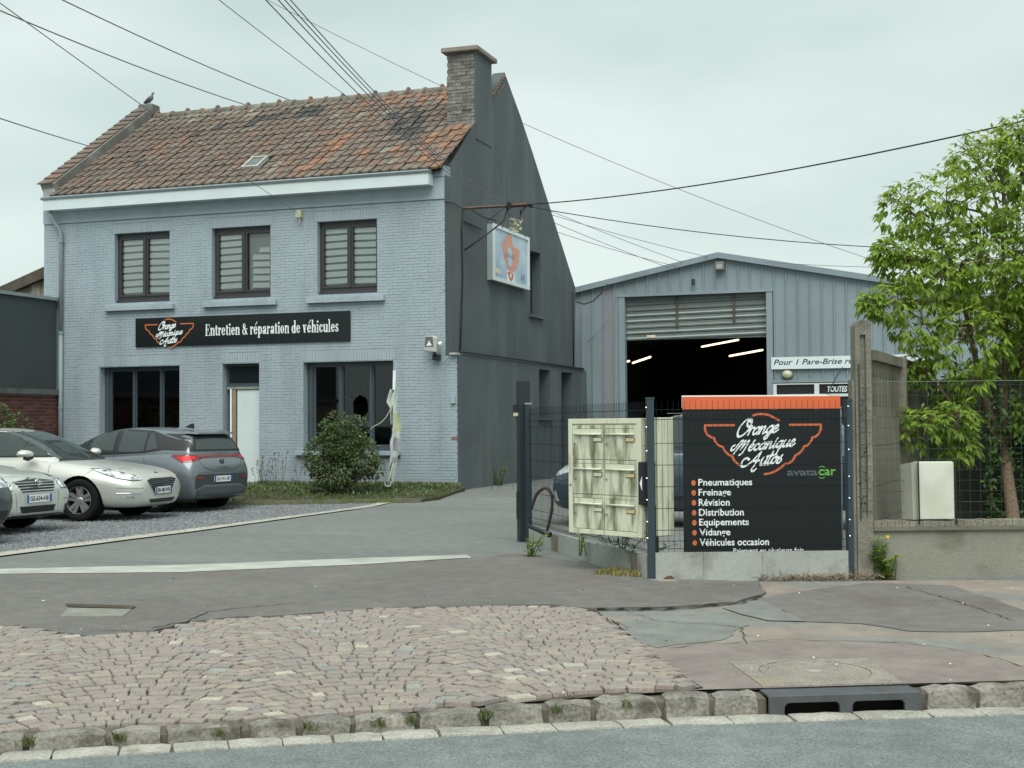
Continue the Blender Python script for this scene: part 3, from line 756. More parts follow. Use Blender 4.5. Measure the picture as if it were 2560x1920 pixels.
mb = MB(); mb.plate([(.02+.05*math.cos(2*math.pi*k/16), .50+.035*math.sin(2*math.pi*k/16)) for k in range(16)], [], 1, lambda a, b, c: S2(a, b, .019-.005*c)); mb.build('lid_boss', mat('boss_pale', (.36, .34, .3), .8, .1), t)

# ================================================================== THE HOUSE
HY = 25.33
XL0, XU, XR = -19.83, -10.15, -9.90
ZT = 6.0
house = thing('brick_house', 'grey painted brick house with orange-brown tiled roof and tall chimney', 'house', (-15, HY, .1))
UP = [(-17.97, -16.56, 4.17, 5.71), (-15.52, -14.10, 4.17, 5.70), (-13.01, -11.64, 4.17, 5.70)]
GW = [(-18.35, -16.31, .93, 2.78), (-13.34, -11.29, .93, 2.78)]
DOOR = (-15.26, -14.37, .10, 2.79)
OPEN = UP+GW+[DOOR]
mb = MB()
outl = [(XL0, -.2), (XR, -.2), (XR, 2.83), (XU, 2.83), (XU, 6.6), (XL0, 6.6)]
doorh = [(DOOR[0], DOOR[2]), (DOOR[1], DOOR[2]), (DOOR[1], DOOR[3]), (DOOR[0], DOOR[3])]
mb.plate(outl, [list(reversed(rect(*o))) for o in UP+GW]+[list(reversed(doorh))], .30, XZ(HY+.006))
mb.build('front_wall', M_paintb, house)
# painted reveals 2 mm proud of the openings' sides
mb = MB()
for (x0, x1, z0, z1) in OPEN:
    e = .004
    for (a, b, c, d) in ((x0, x0+e, z0+e, z1-e), (x1-e, x1, z0+e, z1-e), (x0, x1, z1-e, z1), (x0, x1, z0, z0+e)):
        mb.box(a, b, HY+.001, HY+.30, c, d)
    mb.build('reveal', M_paint, house); mb = MB()
# bricks: real pieces proud of the joints, cut at the openings
def brick_rows(x0f, z0, z1, ph, bw, opens, x1f, seed, pj=.007, mn=.03):
    r = random.Random(seed); out = []; z = z0; j = 0
    while z+ph <= z1+1e-6:
        zc = z+ph/2; x1 = x1f(zc); segs = [(x0f(zc), x1)]
        for (a, b, c, d) in opens:
            if c-.002 < zc < d+.002:
                ns = []
                for s, e in segs:
                    if b <= s or a >= e: ns.append((s, e)); continue
                    if a > s: ns.append((s, a))
                    if b < e: ns.append((b, e))
                segs = ns
        off = (j % 2)*bw/2+r.uniform(-.02, .02); k0 = int((segs[0][0]-x0f(zc))/bw)-1 if segs else 0
        for s, e in segs:
            k = math.floor((s-x0f(zc)-off)/bw); x = x0f(zc)+off+k*bw
            while x < e:
                wv = bw if not (j % 6 == 5) else bw
                a, b = max(x, s), min(x+bw, e)
                if b-a > mn: out.append((a+(pj/2 if a > s else 0), b-(pj/2 if b < e else 0), z+pj/2, z+ph-pj/2))
                x += bw
        z += ph; j += 1
    return out
LINT = [(-18.42, -16.24, 2.79, 3.02), (-13.42, -11.22, 2.79, 3.02), (-15.33, -14.30, 2.80, 3.02)]+[(o[0]-.05, o[1]+.05, o[3], o[3]+.2) for o in UP]
BR = brick_rows(lambda z: XL0, .0, ZT, .0605, .225, OPEN+[(a, b, c, d) for a, b, c, d in LINT], lambda z: XR if z < 2.82 else XU, 3)
for (a, b, c, d) in LINT:
    x = a
    while x < b-.02: BR.append((x+.004, min(x+.062, b)-.004, c+.003, d-.003)); x += .062
def front_brick(mb, b, r, Y=HY, dp=.02, m=0):
    x0, x1, z0, z1 = b; y = Y+r.uniform(-.0032, .003); t = r.uniform(-.0012, .0012)
    mb.add([(x0, y+t, z0), (x1, y-t, z0), (x1, y-t, z1), (x0, y+t, z1), (x0, Y+dp, z0), (x1, Y+dp, z0), (x1, Y+dp, z1), (x0, Y+dp, z1)],
           [(0, 1, 2, 3), (4, 0, 3, 7), (1, 5, 6, 2), (3, 2, 6, 7), (4, 5, 1, 0)], m)
r = random.Random(4)
def bkey(b): return (min(abs(b[0]-XR), 9)+abs((b[2]+b[3])/2-1.9)*1.2) if b[1]-b[0] > .15 else 50
BR.sort(key=bkey)
for b in BR[:300]:
    mb = MB(); cx, cz = (b[0]+b[1])/2, (b[2]+b[3])/2
    front_brick(mb, b, r); mb.build('brick', M_paint, house, fix=False)
mb = MB()
for b in BR[300:]: front_brick(mb, b, r)
o = mb.build('painted_bricks', M_paint, house, fix=False); o['kind'] = 'stuff'
# one bare brick and small things by the corner
mb = MB(); mb.box(-10.02, -9.902, HY-.006, HY+.02, 1.16, 1.22); mb.build('bare_brick', mat('bare_brick', (.22, .12, .10), .9, .2, 9), house)
# brick corner returns on the thick lower part; side walls
def sidewall():
    up = [(HY+.31, 2.83), (HY+.31, 6.66), (27.0, 7.86), (29.04, 9.48), (30.2, 8.68), (31.1, 7.98), (34.63, 5.08), (34.50, 2.83)]
    hu = [(30.78, 4.09), (31.62, 4.09), (31.62, 5.64), (30.78, 5.62)]
    mb = MB(); mb.plate(up, [list(reversed(hu))], .28, YZ(XU)); mb.build('side_wall', M_render, house)
    lo = [(HY+.31, -.2), (HY+.31, 2.86), (34.75, 2.86), (34.85, -.2)]
    h1 = rect(30.67, 31.53, 1.62, 2.77); h2 = rect(32.47, 33.45, .18, 2.77)
    mb = MB(); mb.plate(lo, [list(reversed(h1)), list(reversed(h2))], .40, YZ(XR)); mb.build('lower_side_wall', M_render, house)
    mb = MB(); mb.plate([(HY+.004, -.19), (HY+.004, 2.825), (HY+.308, 2.825), (HY+.308, -.19)], [], .012, lambda a, b, c: (XR-.004+c, a, b)); mb.build('corner_render', M_render, house)
    mb = MB(); mb.plate([(HY+.004, 2.835), (HY+.004, 6.5), (HY+.308, 6.5), (HY+.308, 2.835)], [], .012, lambda a, b, c: (XU-.004+c, a, b)); mb.build('corner_render', M_render, house)
    mb = MB(); mb.box(XU+.0, XR+.006, HY+.30, 34.6, 2.862, 2.90); mb.build('wall_ledge', M_render, house)
    mb = MB()
    for k in range(14): mb.box(XR+.002, XR+.03, HY+.6+k*.62, HY+.6+k*.62+.3, 2.84+.004*(k % 3), 2.868)
    # side window: dark recess with sill
    w = MB(); w.box(XU-.26, XU-.22, 30.79, 31.61, 4.10, 5.61); w.build('side_window', mat('side_glass', (.02, .028, .032), .25, 0, spec=.4), house)
    w = MB(); w.box(XU-.2, XU+.09, 30.66, 31.72, 4.02, 4.085); w.build('side_sill', M_render, house)
    w = MB(); w.box(XR-.30, XR-.26, 30.68, 31.52, 1.63, 2.76); w.build('side_window', MATS['side_glass'], house)
    w = MB(); w.box(XR-.05, XR+.08, 30.58, 31.62, 1.56, 1.615); w.build('side_sill', M_render, house)
    w = MB(); w.box(XR-.30, XR-.26, 32.48, 33.44, .19, 2.76); w.build('side_door', mat('side_door_dark', (.03, .045, .05), .5, .1), house)
sidewall()
mb = MB(); mb.box(XL0, XU-.28, 34.4, 34.6, -.2, 5.0); mb.box(XL0, XL0+.3, HY+.31, 34.4, -.2, 6.3); mb.box(XL0+.3, XU-.28, HY+.31, 34.4, 3.15, 3.3)
mb.box(XL0+.31, XU-.4, 30.0, 30.1, .1, 3.14); mb.box(XL0+.31, XU-.4, 30.0, 30.1, 3.31, 6.3)
mb.build('inner_walls', M_room, house)
# cornice band, fascia, gutter
mb = MB(); mb.box(XL0, XU-.001, HY-.03, HY+.30, ZT+.01, 6.45)
mb.build('cornice', M_paint, house)
mb = MB(); mb.box(-10.37, XU+.004, HY-.035, HY+.31, 6.46, 6.69); mb.build('roof_kneeler', M_paint, house)
mb = MB(); mb.box(-19.62, -10.38, HY-.30, HY-.27, 6.27, 6.50); mb.box(-10.40, -10.375, HY-.27, HY-.04, 6.272, 6.50); mb.box(-19.62, -10.40, HY-.268, HY-.03, 6.275, 6.295); mb.build('fascia', M_fascia, house)
mb = MB()
def gprof(x): return [(x, HY-.32, 6.50), (x, HY-.345, 6.545), (x, HY-.33, 6.57), (x, HY-.30, 6.575), (x, HY-.12, 6.60), (x, HY-.10, 6.50)]
a, b = gprof(-19.66), gprof(-10.36); mb.add(a+b, [(i, (i+1) % 6, (i+1) % 6+6, i+6) for i in range(6)]+[(5, 4, 3, 2, 1, 0), (6, 7, 8, 9, 10, 11)])
mb.build('eaves_gutter', M_zinc, house)
mb = MB(); dpx = -19.46
mb.tube([(dpx-.05, HY-.20, 6.26), (dpx-.03, HY-.18, 6.12), (dpx+.12, HY-.10, 5.86), (dpx+.14, HY-.07, 5.74), (dpx+.14, HY-.07, 3.55)], .045, 10)
mb.tube([(dpx+.14, HY-.07, 3.56), (dpx+.14, HY-.07, .15)], .049, 10)
mb.build('downpipe', M_zinc, house, smooth=True)
mb = MB()
for z in (5.6, 3.56, 1.9): mb.tube([(dpx+.14, HY-.07, z-.03), (dpx+.14, HY-.07, z+.03)], .058, 10)
mb.build('pipe_collars', M_zinc, house, smooth=False)

# sills of painted brick
def sill(x0, x1, z0, z1, out=.10, n=7, solid=False):
    s_ = MB()
    if solid: s_.box(x0, x1, HY-out, HY+.2, z0, z1)
    else: s_.box(x0+.006, x1-.006, HY-out+.006, HY+.2, z0+.004, z1-.004)
    p = s_.build('window_sill', M_paint, house); 
    if not solid:
        w = (x1-x0)/n
        for k in range(n):
            b_ = MB(); b_.box(x0+k*w+.004, x0+(k+1)*w-.004, HY-out, HY+.18, z0, z1); q = b_.build('sill_brick', M_paint, p); bevel(q, .004, 1)
    return p
for (a, b) in ((-18.18, -16.42), (-15.70, -13.93), (-13.22, -11.46)): sill(a, b, 4.0, 4.105)
sill(-18.5, -16.15, .85, .93, .10, solid=True); sill(-13.50, -11.13, .85, .93, .10, solid=True)

# windows
def pane(parent, x0, x1, z0, z1, Y, m, name='pane'):
    w = MB(); w.box(x0, x1, Y, Y+.006, z0, z1); return w.build(name, m, parent)
def upper_window(o, kind):
    x0, x1, z0, z1 = o; Y = HY+.13; z0 += .02
    w = MB(); f = .055; xm = (x0+x1)/2+.02
    fr = rect(x0+.004, x1-.004, z0+.03, z1-.003); hl_ = rect(x0+f+.05, xm-.065, z0+.17, z1-.14); hr = rect(xm+.065, x1-f-.02, z0+.17, z1-.14)
    w.plate(fr, [list(reversed(hl_)), list(reversed(hr))], .07, XZ(Y)); win = w.build('window', M_frame, house)
    w = MB()
    for hx in (hl_, hr):
        a, b, c, d = hx[0][0], hx[1][0], hx[0][1], hx[2][1]
        w.plate(rect(a-.045, b+.045, c-.045, d+.045), [list(reversed(rect(a, b, c, d)))], .02, XZ(Y-.022))
    w.box(xm-.02, xm+.02, Y-.045, Y-.022, z0+.13, z1-.10); w.box(x0+.004, x1-.004, Y-.05, Y, z0-.01, z0+.05)
    w.build('sashes', M_frame, win); 
    for h_i, hx in enumerate((hl_, hr)):
        a, b, c, d = hx[0][0], hx[1][0], hx[0][1], hx[2][1]
        pane(win, a, b, c, d, Y+.03, M_dimgl)
        n = 8; p = (d-c)/n
        for k in range(n):
            zb = c+k*p+p*.28; zt = c+(k+1)*p; A = a; sk = (-.012 if h_i == 0 else .01)
            gap_m = M_blindg
            if kind == 'torn' and h_i == 1:
                t0 = (zb-c)/(d-c)
                if t0 > .78: continue
                A = a+(b-a)*(.18 if t0 < .55 else .18+(t0-.55)*2.6)
                if A > b-.04: continue
            q = MB(); q.add([(A-.005, Y+.05, zb), (b+.005, Y+.05, zb-sk), (b+.005, Y+.05, zt-sk), (A-.005+(.02 if A > a else 0), Y+.05, zt)], [(0, 1, 2, 3)])
            q.build('blind_band', M_blindw, win, fix=False)
        q = MB(); q.quad((a-.01, Y+.10, c), (b+.01, Y+.10, c), (b+.01, Y+.10, d), (a-.01, Y+.10, d)); q.build('blind_back', M_blindg, win, fix=False)
for o, k in zip(UP, ('full', 'torn', 'full')): upper_window(o, k)
def shop_window(o, broken=False):
    x0, x1, z0, z1 = o; Y = HY+.20; f = .06; wd = x1-x0
    cuts = [x0+.12, x0+wd*.37, x0+wd*.71, x1-.01]; mul = .07
    w = MB(); holes = []
    for i in range(3): holes.append(rect(cuts[i]+mul, cuts[i+1]-mul*(.2 if i == 2 else .5), z0+.13, z1-.10))
    w.plate(rect(x0+.004, x1-.004, z0+.005, z1-.005), [list(reversed(h)) for h in holes], .07, XZ(Y)); win = w.build('shop_window', M_anth, house)
    w = MB()
    for c in cuts[1:3]: w.box(c-.012, c+.045, Y-.025, Y-.001, z0+.06, z1-.03)
    w.box(x0+.06, x0+.13, Y-.03, Y-.001, z0+.06, z1-.03); w.build('mullion_cover', M_anth, win)
    for i, h in enumerate(holes):
        a, b, c, d = h[0][0], h[1][0], h[0][1], h[2][1]
        if broken and i == 1:
            q = MB(); r_ = random.Random(5); cx, cz = a+(b-a)*.62, c+(d-c)*.48; hole = [(cx+(.20+r_.uniform(-.03, .02))*math.cos(t_)*.9, cz+(.25+r_.uniform(-.03, .02))*math.sin(t_)) for t_ in [2*math.pi*k/16 for k in range(16)]]
            hole = [(min(p[0], b-.012), p[1]) for p in hole]
            q.plate(rect(a, b, c, d), [list(reversed(hole))], .006, XZ(Y+.03)); q.build('pane', M_dkgl, win)
            q = MB(); r_ = random.Random(9)
            for ang in (118, 78, 150, 100, 200):
                t_ = rad(ang); p0 = (cx+.23*math.cos(t_), cz+.25*math.sin(t_)); p1 = (cx+.42*math.cos(t_+.1), cz+.55*math.sin(t_+.1)) if ang != 78 else (cx+.1, cz+.42)
                p1 = (min(max(p1[0], a+.01), b-.01), p1[1]); q.tube([(p0[0], Y+.027, p0[1]), ((p0[0]+p1[0])/2+.02, Y+.027, (p0[1]+p1[1])/2), (p1[0], Y+.027, p1[1])], .0015, 4)
            q.build('glass_cracks', mat('crack_white', (.14, .17, .17), .5, 0), win)
        else: pane(win, a, b, c, d, Y+.03, M_dkgl)
    # window board and plain screens standing inside
    q = MB(); q.box(x0+.1, x1-.1, Y+1.2, Y+1.25, .2, z0+1.0+(0 if broken else -.2)); q.build('inner_screen', M_room, win)
    return win
shop_window(GW[0]); sw = shop_window(GW[1], True)
# ground floor door
x0, x1, z0, z1 = DOOR; Y = HY+.17
w = MB(); w.box(x0+.02, x1-.004, Y, Y+.06, 2.30, 2.775); door = w.build('door', M_anth, house)
w = MB(); w.box(x0+.07, x1-.05, Y-.008, Y+.0, 2.38, 2.73); w.build('transom_pane', mat('transom_glass', (.012, .017, .02), .15, 0), door)
w = MB(); w.box(x0+.03, x1-.004, Y-.03, Y+.05, 2.245, 2.298); w.build('door_head', mat('door_head_grey', (.23, .25, .22), .8, .2, 6), door)
w = MB(); w.box(x0+.26, x1-.006, Y+.0, Y+.045, .27, 2.235); q = w.build('door_leaf', M_doorw, door); bevel(q, .006)
w = MB(); w.box(x0+.165, x0+.235, Y-.02, Y+.03, .2, 2.24); w.build('wooden_jamb', M_wood, door)
w = MB(); w.box(x0+.115, x0+.15, Y-.05, Y-.01, .2, 2.25); w.build('white_trim', M_signw, door)
w = MB(); w.box(x0+.01, x0+.60, HY-.03, Y+.05, .08, .26); w.box(x0+.2, x1-.004, HY+.0, Y+.06, .14, .268); w.build('door_step', mat('step_brick', (.17, .125, .10), .9, .3, 8), door)

# ------------------------------------------------------------------ roof
EY, EZ, RY, RZ = HY-.22, 6.60, 29.12, 9.21
sl_v = Vector((0, RY-EY, RZ-EZ)); SLEN = sl_v.length; sl_v.normalize(); sl_n = Vector((0, -sl_v.z, sl_v.y))
XA, XB = -19.50, XU+.01
roof = MB(); roof.add([(XL0, EY+.05, EZ-.06), (XB-.03, EY+.05, EZ-.06), (XB-.03, RY, RZ-.06), (XL0, RY, RZ-.06), (XB-.03, 34.7, 4.9), (XL0, 34.7, 4.9)], [(0, 1, 2, 3), (3, 2, 4, 5)])
roof_o = roof.build('roof', mat('roof_under', (.06, .045, .035), .95, .2), house, fix=False)
TC = (('brown', (.158, .120, .096)), ('umber', (.142, .112, .092)), ('greybrown', (.175, .145, .118)), ('orange', (.26, .145, .092)), ('terracotta', (.195, .125, .092)), ('lichen', (.225, .205, .16)), ('slate', (.06, .062, .058)))
TM = [mat('tile_'+n, c, .85, .22, 6, fine=.15, fscale=50, bump=.3, bscale=50, bdist=.004, c3=(.085, .078, .06), c3scale=7, c3pos=(.58, .75)) for n, c in TC]
tp = (XB-XA)/43.0; tg = SLEN/14.0
def tile_mb(jit=0):
    V = []; Fs = []; prof = [(0, .006, 0), (.18, .012, -.012), (.45, .010, -.024), (.72, .012, -.018), (.86, .034, 0), (1.0, .030, .004)]
    n = len(prof)
    for k, (s_, lift, dn) in enumerate(((-.012, .020, 0), (-.010, .0, 0), (tg*1.02, .0, -.012))):
        for (px_, pz_, ds) in prof: V.append((px_*tp*.996, s_+(ds if k < 2 else 0), pz_+(.026 if k == 0 else (.0 if k == 1 else .002)) + (0 if k != 1 else -.02)))
    # order: top front lip (k0), bottom front lip (k1), back (k2)
    for i in range(n-1): Fs.append((n+i, n+i+1, i+1, i)); Fs.append((i, i+1, 2*n+i+1, 2*n+i))
    Fs.append((0, 2*n, n)); Fs.append((n-1, 2*n-1, 3*n-1))
    mb = MB(); mb.add(V, Fs); return mb
TMB = tile_mb()
def blob(x, s, lst): return any(((x-a)/rx)**2+((s-b)/ry)**2 < 1 for a, b, rx, ry in lst)
DK = [(-17.2, 3.0, .35, .25), (-16.6, 3.4, .5, .3), (-15.8, 3.7, .4, .25), (-16.8, 2.6, .3, .2), (-15.6, 4.2, .3, .2), (-14.9, 3.9, .35, .3), (-14.5, 4.25, .25, .2), (-17.9, 1.3, .25, .15), (-11.9, 2.75, .45, .8), (-11.4, 2.0, .2, .5), (-12.3, 3.2, .3, .4)]
def tcol(x, s, r):
    q = r.random()
    if blob(x, s, DK): return 6 if q < .5 else 1
    if x > -11.0 and s < 2.9: return 3 if q < .35 else 4 if q < .75 else 2
    if s > 3.9 and x > -13.6: return 3 if q < .35 else 4 if q < .75 else 2
    if abs(x+13.2-(s-1.2)*.15) < .22 and s < 2.3: return 3 if q < .5 else 4
    if x > -14.2 and q < .06: return 5
    if s > 3.8: return 5 if q < .2 else 2 if q < .7 else 0
    if x > -14: return 4 if q < .22 else 2 if q < .5 else 0 if q < .8 else 1 if q < .97 else 3
    return 0 if q < .45 else 1 if q < .72 else 2 if q < .93 else 4
def tile_frame(x, s, base=(EY, EZ)):
    o_ = Vector((x, base[0], base[1]))+sl_v*s
    return Matrix(((1, 0, 0, o_.x), (0, sl_v.y, sl_n.y, o_.y), (0, sl_v.z, sl_n.z, o_.z), (0, 0, 0, 1)))
CHX0, CHX1, CHY0, CHY1 = -10.80, XU+.012, 27.12, 28.12
SKY = (-14.98, -14.58, .66, 1.24)      # roof light
r = random.Random(21); tiles = []
for j in range(14):
    for i in range(43):
        x = XA+i*tp+r.uniform(-.004, .004); s = j*tg+r.uniform(-.006, .006)
        y = EY+sl_v.y*(s+tg*.5)
        if x+tp > CHX0+.05 and CHY0-.05 < y < CHY1: continue
        if x+tp*.5 > SKY[0] and x+tp*.5 < SKY[1] and SKY[2] < s+tg/2 < SKY[3]: continue
        tiles.append((x, s, tcol(x+tp/2, s, r), r.uniform(-.006, .009), r.uniform(-.025, .025)))
tiles.sort(key=lambda t_: -t_[0]-t_[1]*.02)
TME = {}; rest = MB()
for k, (x, s, c, lift, rot) in enumerate(tiles):
    M = tile_frame(x, s) @ Matrix.Translation((0, 0, lift+.004)) @ Matrix.Rotation(rot, 4, 'Z')
    if k < 300:
        if c not in TME: TME[c] = TMB.mesh('roof_tile', TM[c])
        o = bpy.data.objects.new('roof_tile', TME[c]); COL.objects.link(o)
        o.parent = roof_o; o.matrix_basis = M
    else: rest.add([M @ Vector(v) for v in TMB.v], TMB.f, c)
o = rest.build('roof_tiles_further_left', TM, roof_o, fix=False); o['kind'] = 'stuff'
# ridge tiles on mortar
mb = MB(); mb.tube([(XA, RY, RZ-.02), (CHX0+.1, RY, RZ-.02)], .115, 10); mb.build('ridge_mortar', M_mortar, roof_o, smooth=True)
n = 22; rl = (XB-XA)/n
for i in range(n):
    x = XA+.1+i*rl; m_ = MB()
    if x > CHX0-.1: continue
    pr = []
    for q, rr_ in ((0, .135), (.06, .135), (.065, .112), (rl+.02, .105)):
        pr.append([(x+q, RY+rr_*math.cos(rad(a)), RZ+.035+rr_*1.0*math.sin(rad(a))-.05) for a in range(0, 181, 20)])
    V = [v for p in pr for v in p]; L_ = 10; Fs = []
    for k in range(3):
        for t_ in range(9): Fs.append((k*L_+t_, k*L_+t_+1, (k+1)*L_+t_+1, (k+1)*L_+t_))
    Fs.append(tuple(range(10))); m_.add(V, Fs)
    if i % 2 == 0: m_.add(*(lambda c: ([(c[0]+a*.045, c[1]+b*.05, c[2]+d*.045) for a, b, d in ((-1, -1, 0), (1, -1, 0), (1, 1, 0), (-1, 1, 0), (-.5, -.5, 1), (.5, -.5, 1), (.5, .5, 1), (-.5, .5, 1))], [(4, 5, 6, 7), (0, 1, 5, 4), (1, 2, 6, 5), (2, 3, 7, 6), (3, 0, 4, 7)]))((x+.03, RY, RZ+.115)))
    m_.build('ridge_tile', TM[(4, 0, 2, 4, 1)[i % 5]], roof_o, fix=True)
# left parapet: cemented upstand with tiles on top
def par(x, s, h): p = Vector((x, EY, EZ))+sl_v*s+sl_n*h; return (p.x, p.y, p.z)
mb = MB(); xa, xb = XL0-.02, XA+.02
mb.add([par(xa, .25, -.3), par(xb, .25, -.3), par(xb, SLEN+.02, -.3), par(xa, SLEN+.02, -.3), par(xa, .25, .19), par(xb, .25, .19), par(xb, SLEN+.12, .26), par(xa, SLEN+.12, .26)],
       [(0, 1, 5, 4), (1, 2, 6, 5), (2, 3, 7, 6), (3, 0, 4, 7), (4, 5, 6, 7)])
mb.build('parapet', mat('parapet_cement', (.16, .165, .145), .95, .2, 2.5, fine=.25, fscale=40, bump=.6, bscale=30, c3=(.30, .31, .28), c3scale=2, c3pos=(.55, .75)), roof_o)
pg = 16; r = random.Random(8)
for j in range(pg):
    g_ = (SLEN-.25)/pg; s = .25+j*g_; h0 = .19+.07*(s-.25)/(SLEN-.25)
    m_ = MB(); m_.add([par(xa-.05, s-.03, h0+.045), par(xb-.06, s-.03, h0+.045), par(xb-.06, s+g_, h0+.02), par(xa-.05, s+g_, h0+.02), par(xa-.05, s-.03, h0+.015), par(xb-.06, s-.03, h0+.015), par(xb-.06, s+g_, h0), par(xa-.05, s+g_, h0)],
       [(0, 1, 2, 3), (4, 5, 1, 0), (5, 6, 2, 1), (7, 4, 0, 3), (6, 7, 3, 2)]); m_.build('parapet_tile', TM[r.choice((0, 0, 4, 1, 2))], roof_o)
mb = MB(); mb.box(xa-.02, xb+.03, RY-.16, RY+.2, RZ+.02, RZ+.33); o = mb.build('parapet_cap', MATS['parapet_cement'], roof_o); bevel(o, .03)
mb = MB(); mb.box(XL0+.02, -19.5, HY-.06, HY+.16, 6.53, 6.80); o = mb.build('parapet_foot', mat('foot_white', (.36, .38, .34), .8, .25, 9), roof_o)
# rear slope tiles seen above the side wall, behind the chimney
for j in range(7):
    y = 28.2+j*.118; z = 8.76+(y-28.2)*.79
    m_ = MB(); m_.add([(XU-.40, y-.02, z+.03), (XU+.03, y-.02, z+.03), (XU+.03, y+.12, z+.10), (XU-.40, y+.12, z+.10), (XU-.40, y-.02, z-.0), (XU+.03, y-.02, z), (XU+.03, y+.12, z+.07)], [(0, 1, 2, 3), (4, 5, 1, 0), (5, 6, 2, 1)])
    m_.build('verge_tile', TM[(3, 4, 3, 4, 2, 4, 3)[j]], roof_o, fix=False)
# roof light
t0 = tile_frame(SKY[0], SKY[2]); w_, l_ = SKY[1]-SKY[0], SKY[3]-SKY[2]
mb = MB(); mb.plate(rect(0, w_, 0, l_), [list(reversed(rect(.05, w_-.05, .05, l_-.05)))], .09, lambda a, b, c: t0 @ Vector((a, b, .0+c))); sk = mb.build('roof_light', mat('rooflight_frame', (.42, .43, .38), .6, .2, 9), roof_o)
mb = MB(); mb.quad(*[t0 @ Vector(p) for p in ((.05, .05, .07), (w_-.05, .05, .07), (w_-.05, l_-.05, .07), (.05, l_-.05, .07))]); mb.build('roof_light_glass', mat('rooflight_glass', (.11, .13, .12), .2, .1), roof_o, fix=False)

# chimney: bare bricks to the street, dark render on the gable side
CT = 9.47
mb = MB(); mb.box(CHX0+.012, CHX1-.008, CHY0+.012, CHY1, 7.6, CT); chim = mb.build('chimney', mat('chimney_mortar', (.15, .15, .125), .95, .2, 6, fine=.3, bump=.6), house)
M_cb = [mat('chimney_brick_%d' % i, c, .95, .25, 7, fine=.3, fscale=40, bump=.9, bscale=30, bdist=.012) for i, c in enumerate(((.195, .195, .172), (.175, .172, .152), (.225, .222, .195), (.145, .14, .125)))]
r = random.Random(3)
for b in brick_rows(lambda z: CHX0, 7.62, CT-.02, .075, .22, [], lambda z: CHX1-.03, 6, pj=.008):
    m_ = MB(); y = CHY0+r.uniform(-.012, .008)
    if r.random() < .04: y += .04
    m_.box(b[0], b[1], y, CHY0+.10, b[2], b[3]); m_.build('chimney_brick', M_cb[r.choice((0, 0, 0, 1, 1, 2, 3))], chim)
mb = MB(); mb.box(CHX1-.018, CHX1+.004, CHY0-.006, CHY1+.003, 7.58, CT); mb.build('chimney_render', M_render, chim)
mb = MB(); mb.box(CHX0-.09, CHX1+.09, CHY0-.13, CHY1+.15, CT+.003, CT+.10); o = mb.build('chimney_cap', mat('cap_concrete', (.25, .225, .19), .9, .2, 6, fine=.3, bump=.8, bscale=30), chim); bevel(o, .012)
mb = MB(); mb.box(CHX0-.12, CHX1-.1, CHY0-.22, CHY0+.0, 7.55, 7.80); o = mb.build('chimney_flashing', M_mortar, chim); bevel(o, .06, 3)
# low bits on the ridge behind (small vents)
mb = MB(); mb.box(-16.55, -16.15, RY+.2, RY+.6, RZ-.1, RZ+.14); mb.build('rear_vent', M_mortar, roof_o)
mb = MB(); mb.box(-15.95, -15.75, RY+.2, RY+.5, RZ-.1, RZ+.18); mb.box(-15.9, -15.7, RY+.1, RY+.35, RZ+.0, RZ+.15); mb.build('rear_vent', M_mortar, roof_o)

# ------------------------------------------------------------------ facade sign
sg = thing('facade_sign', 'long black sign with white lettering above the ground floor windows', 'sign', (-14.8, HY-.02, 3.2))
for a, b in ((-17.40, -14.21), (-14.205, -12.24)):
    mb = MB(); mb.box(a, b, HY-.035, HY-.012, 3.195, 3.82); mb.build('sign_panel', M_signb, sg)
fs = lambda a, b, c: (a, HY-.036-c, b)
logo(fs, sg, 1.20, -16.55, 3.50, M_signw, M_orl, .004, .0015, th=1.15)
mk = serif_text('Entretien & réparation de véhicules', 3.16, .165, .005)
mask_mesh(mk, -15.66, 3.395-.55*.165, .005, fs, .0015).build('sign_lettering', M_signw, sg, fix=False, kind='stuff')
mb = MB()
for x in (-17.35, -15.8, -14.25, -14.16, -12.3):
    for z in (3.25, 3.77): mb.tube([(x, HY-.036, z), (x, HY-.040, z)], .012, 8)
mb.build('screws', M_frame, sg)

# floodlight near the corner
fl = thing('floodlight', 'square white floodlight with sensor at the front corner of the house', 'floodlight', (-10.38, HY, 3.0))
mb = MB(); mb.plate([(-10.52, 2.93), (-10.25, 2.90), (-10.22, 3.2), (-10.32, 3.24), (-10.50, 3.24)], [], .10, XZ(HY-.26)); o = mb.build('lamp_body', mat('floodlight_white', (.42, .46, .41), .5, .05), fl); bevel(o, .025, 3)
mb = MB(); mb.plate([(-10.49, 3.03), (-10.30, 3.02), (-10.32, 3.215), (-10.47, 3.215)], [], .006, XZ(HY-.268)); mb.build('lamp_glass', mat('lamp_glass_grey', (.12, .12, .10), .2, .1), fl)
mb = MB(); mb.plate([(-10.45, 3.04), (-10.33, 3.04), (-10.37, 3.10), (-10.395, 3.15), (-10.41, 3.10)], [], .004, XZ(HY-.274)); mb.build('reflector', M_signw, fl)
mb = MB(); mb.tube([(-10.33, HY-.16, 2.92), (-10.31, HY-.10, 2.82), (-10.3, HY, 2.80)], .03, 8); mb.box(-10.38, -10.24, HY-.13, HY-.02, 2.76, 2.87); mb.build('sensor', M_black, fl)
mb = MB(); mb.tube([(-10.18, HY-.15, 3.10), (-10.22, HY-.2, 3.06)], .035, 8); mb.build('side_sensor', M_signw, fl)
mb = MB(); mb.box(-10.03, -9.93, HY-.05, HY+.0, 1.88, 2.05); o = mb.build('junction_box', M_paint, None); bevel(o, .01); tag(o, 'small grey junction box low on the house corner', 'junction box')
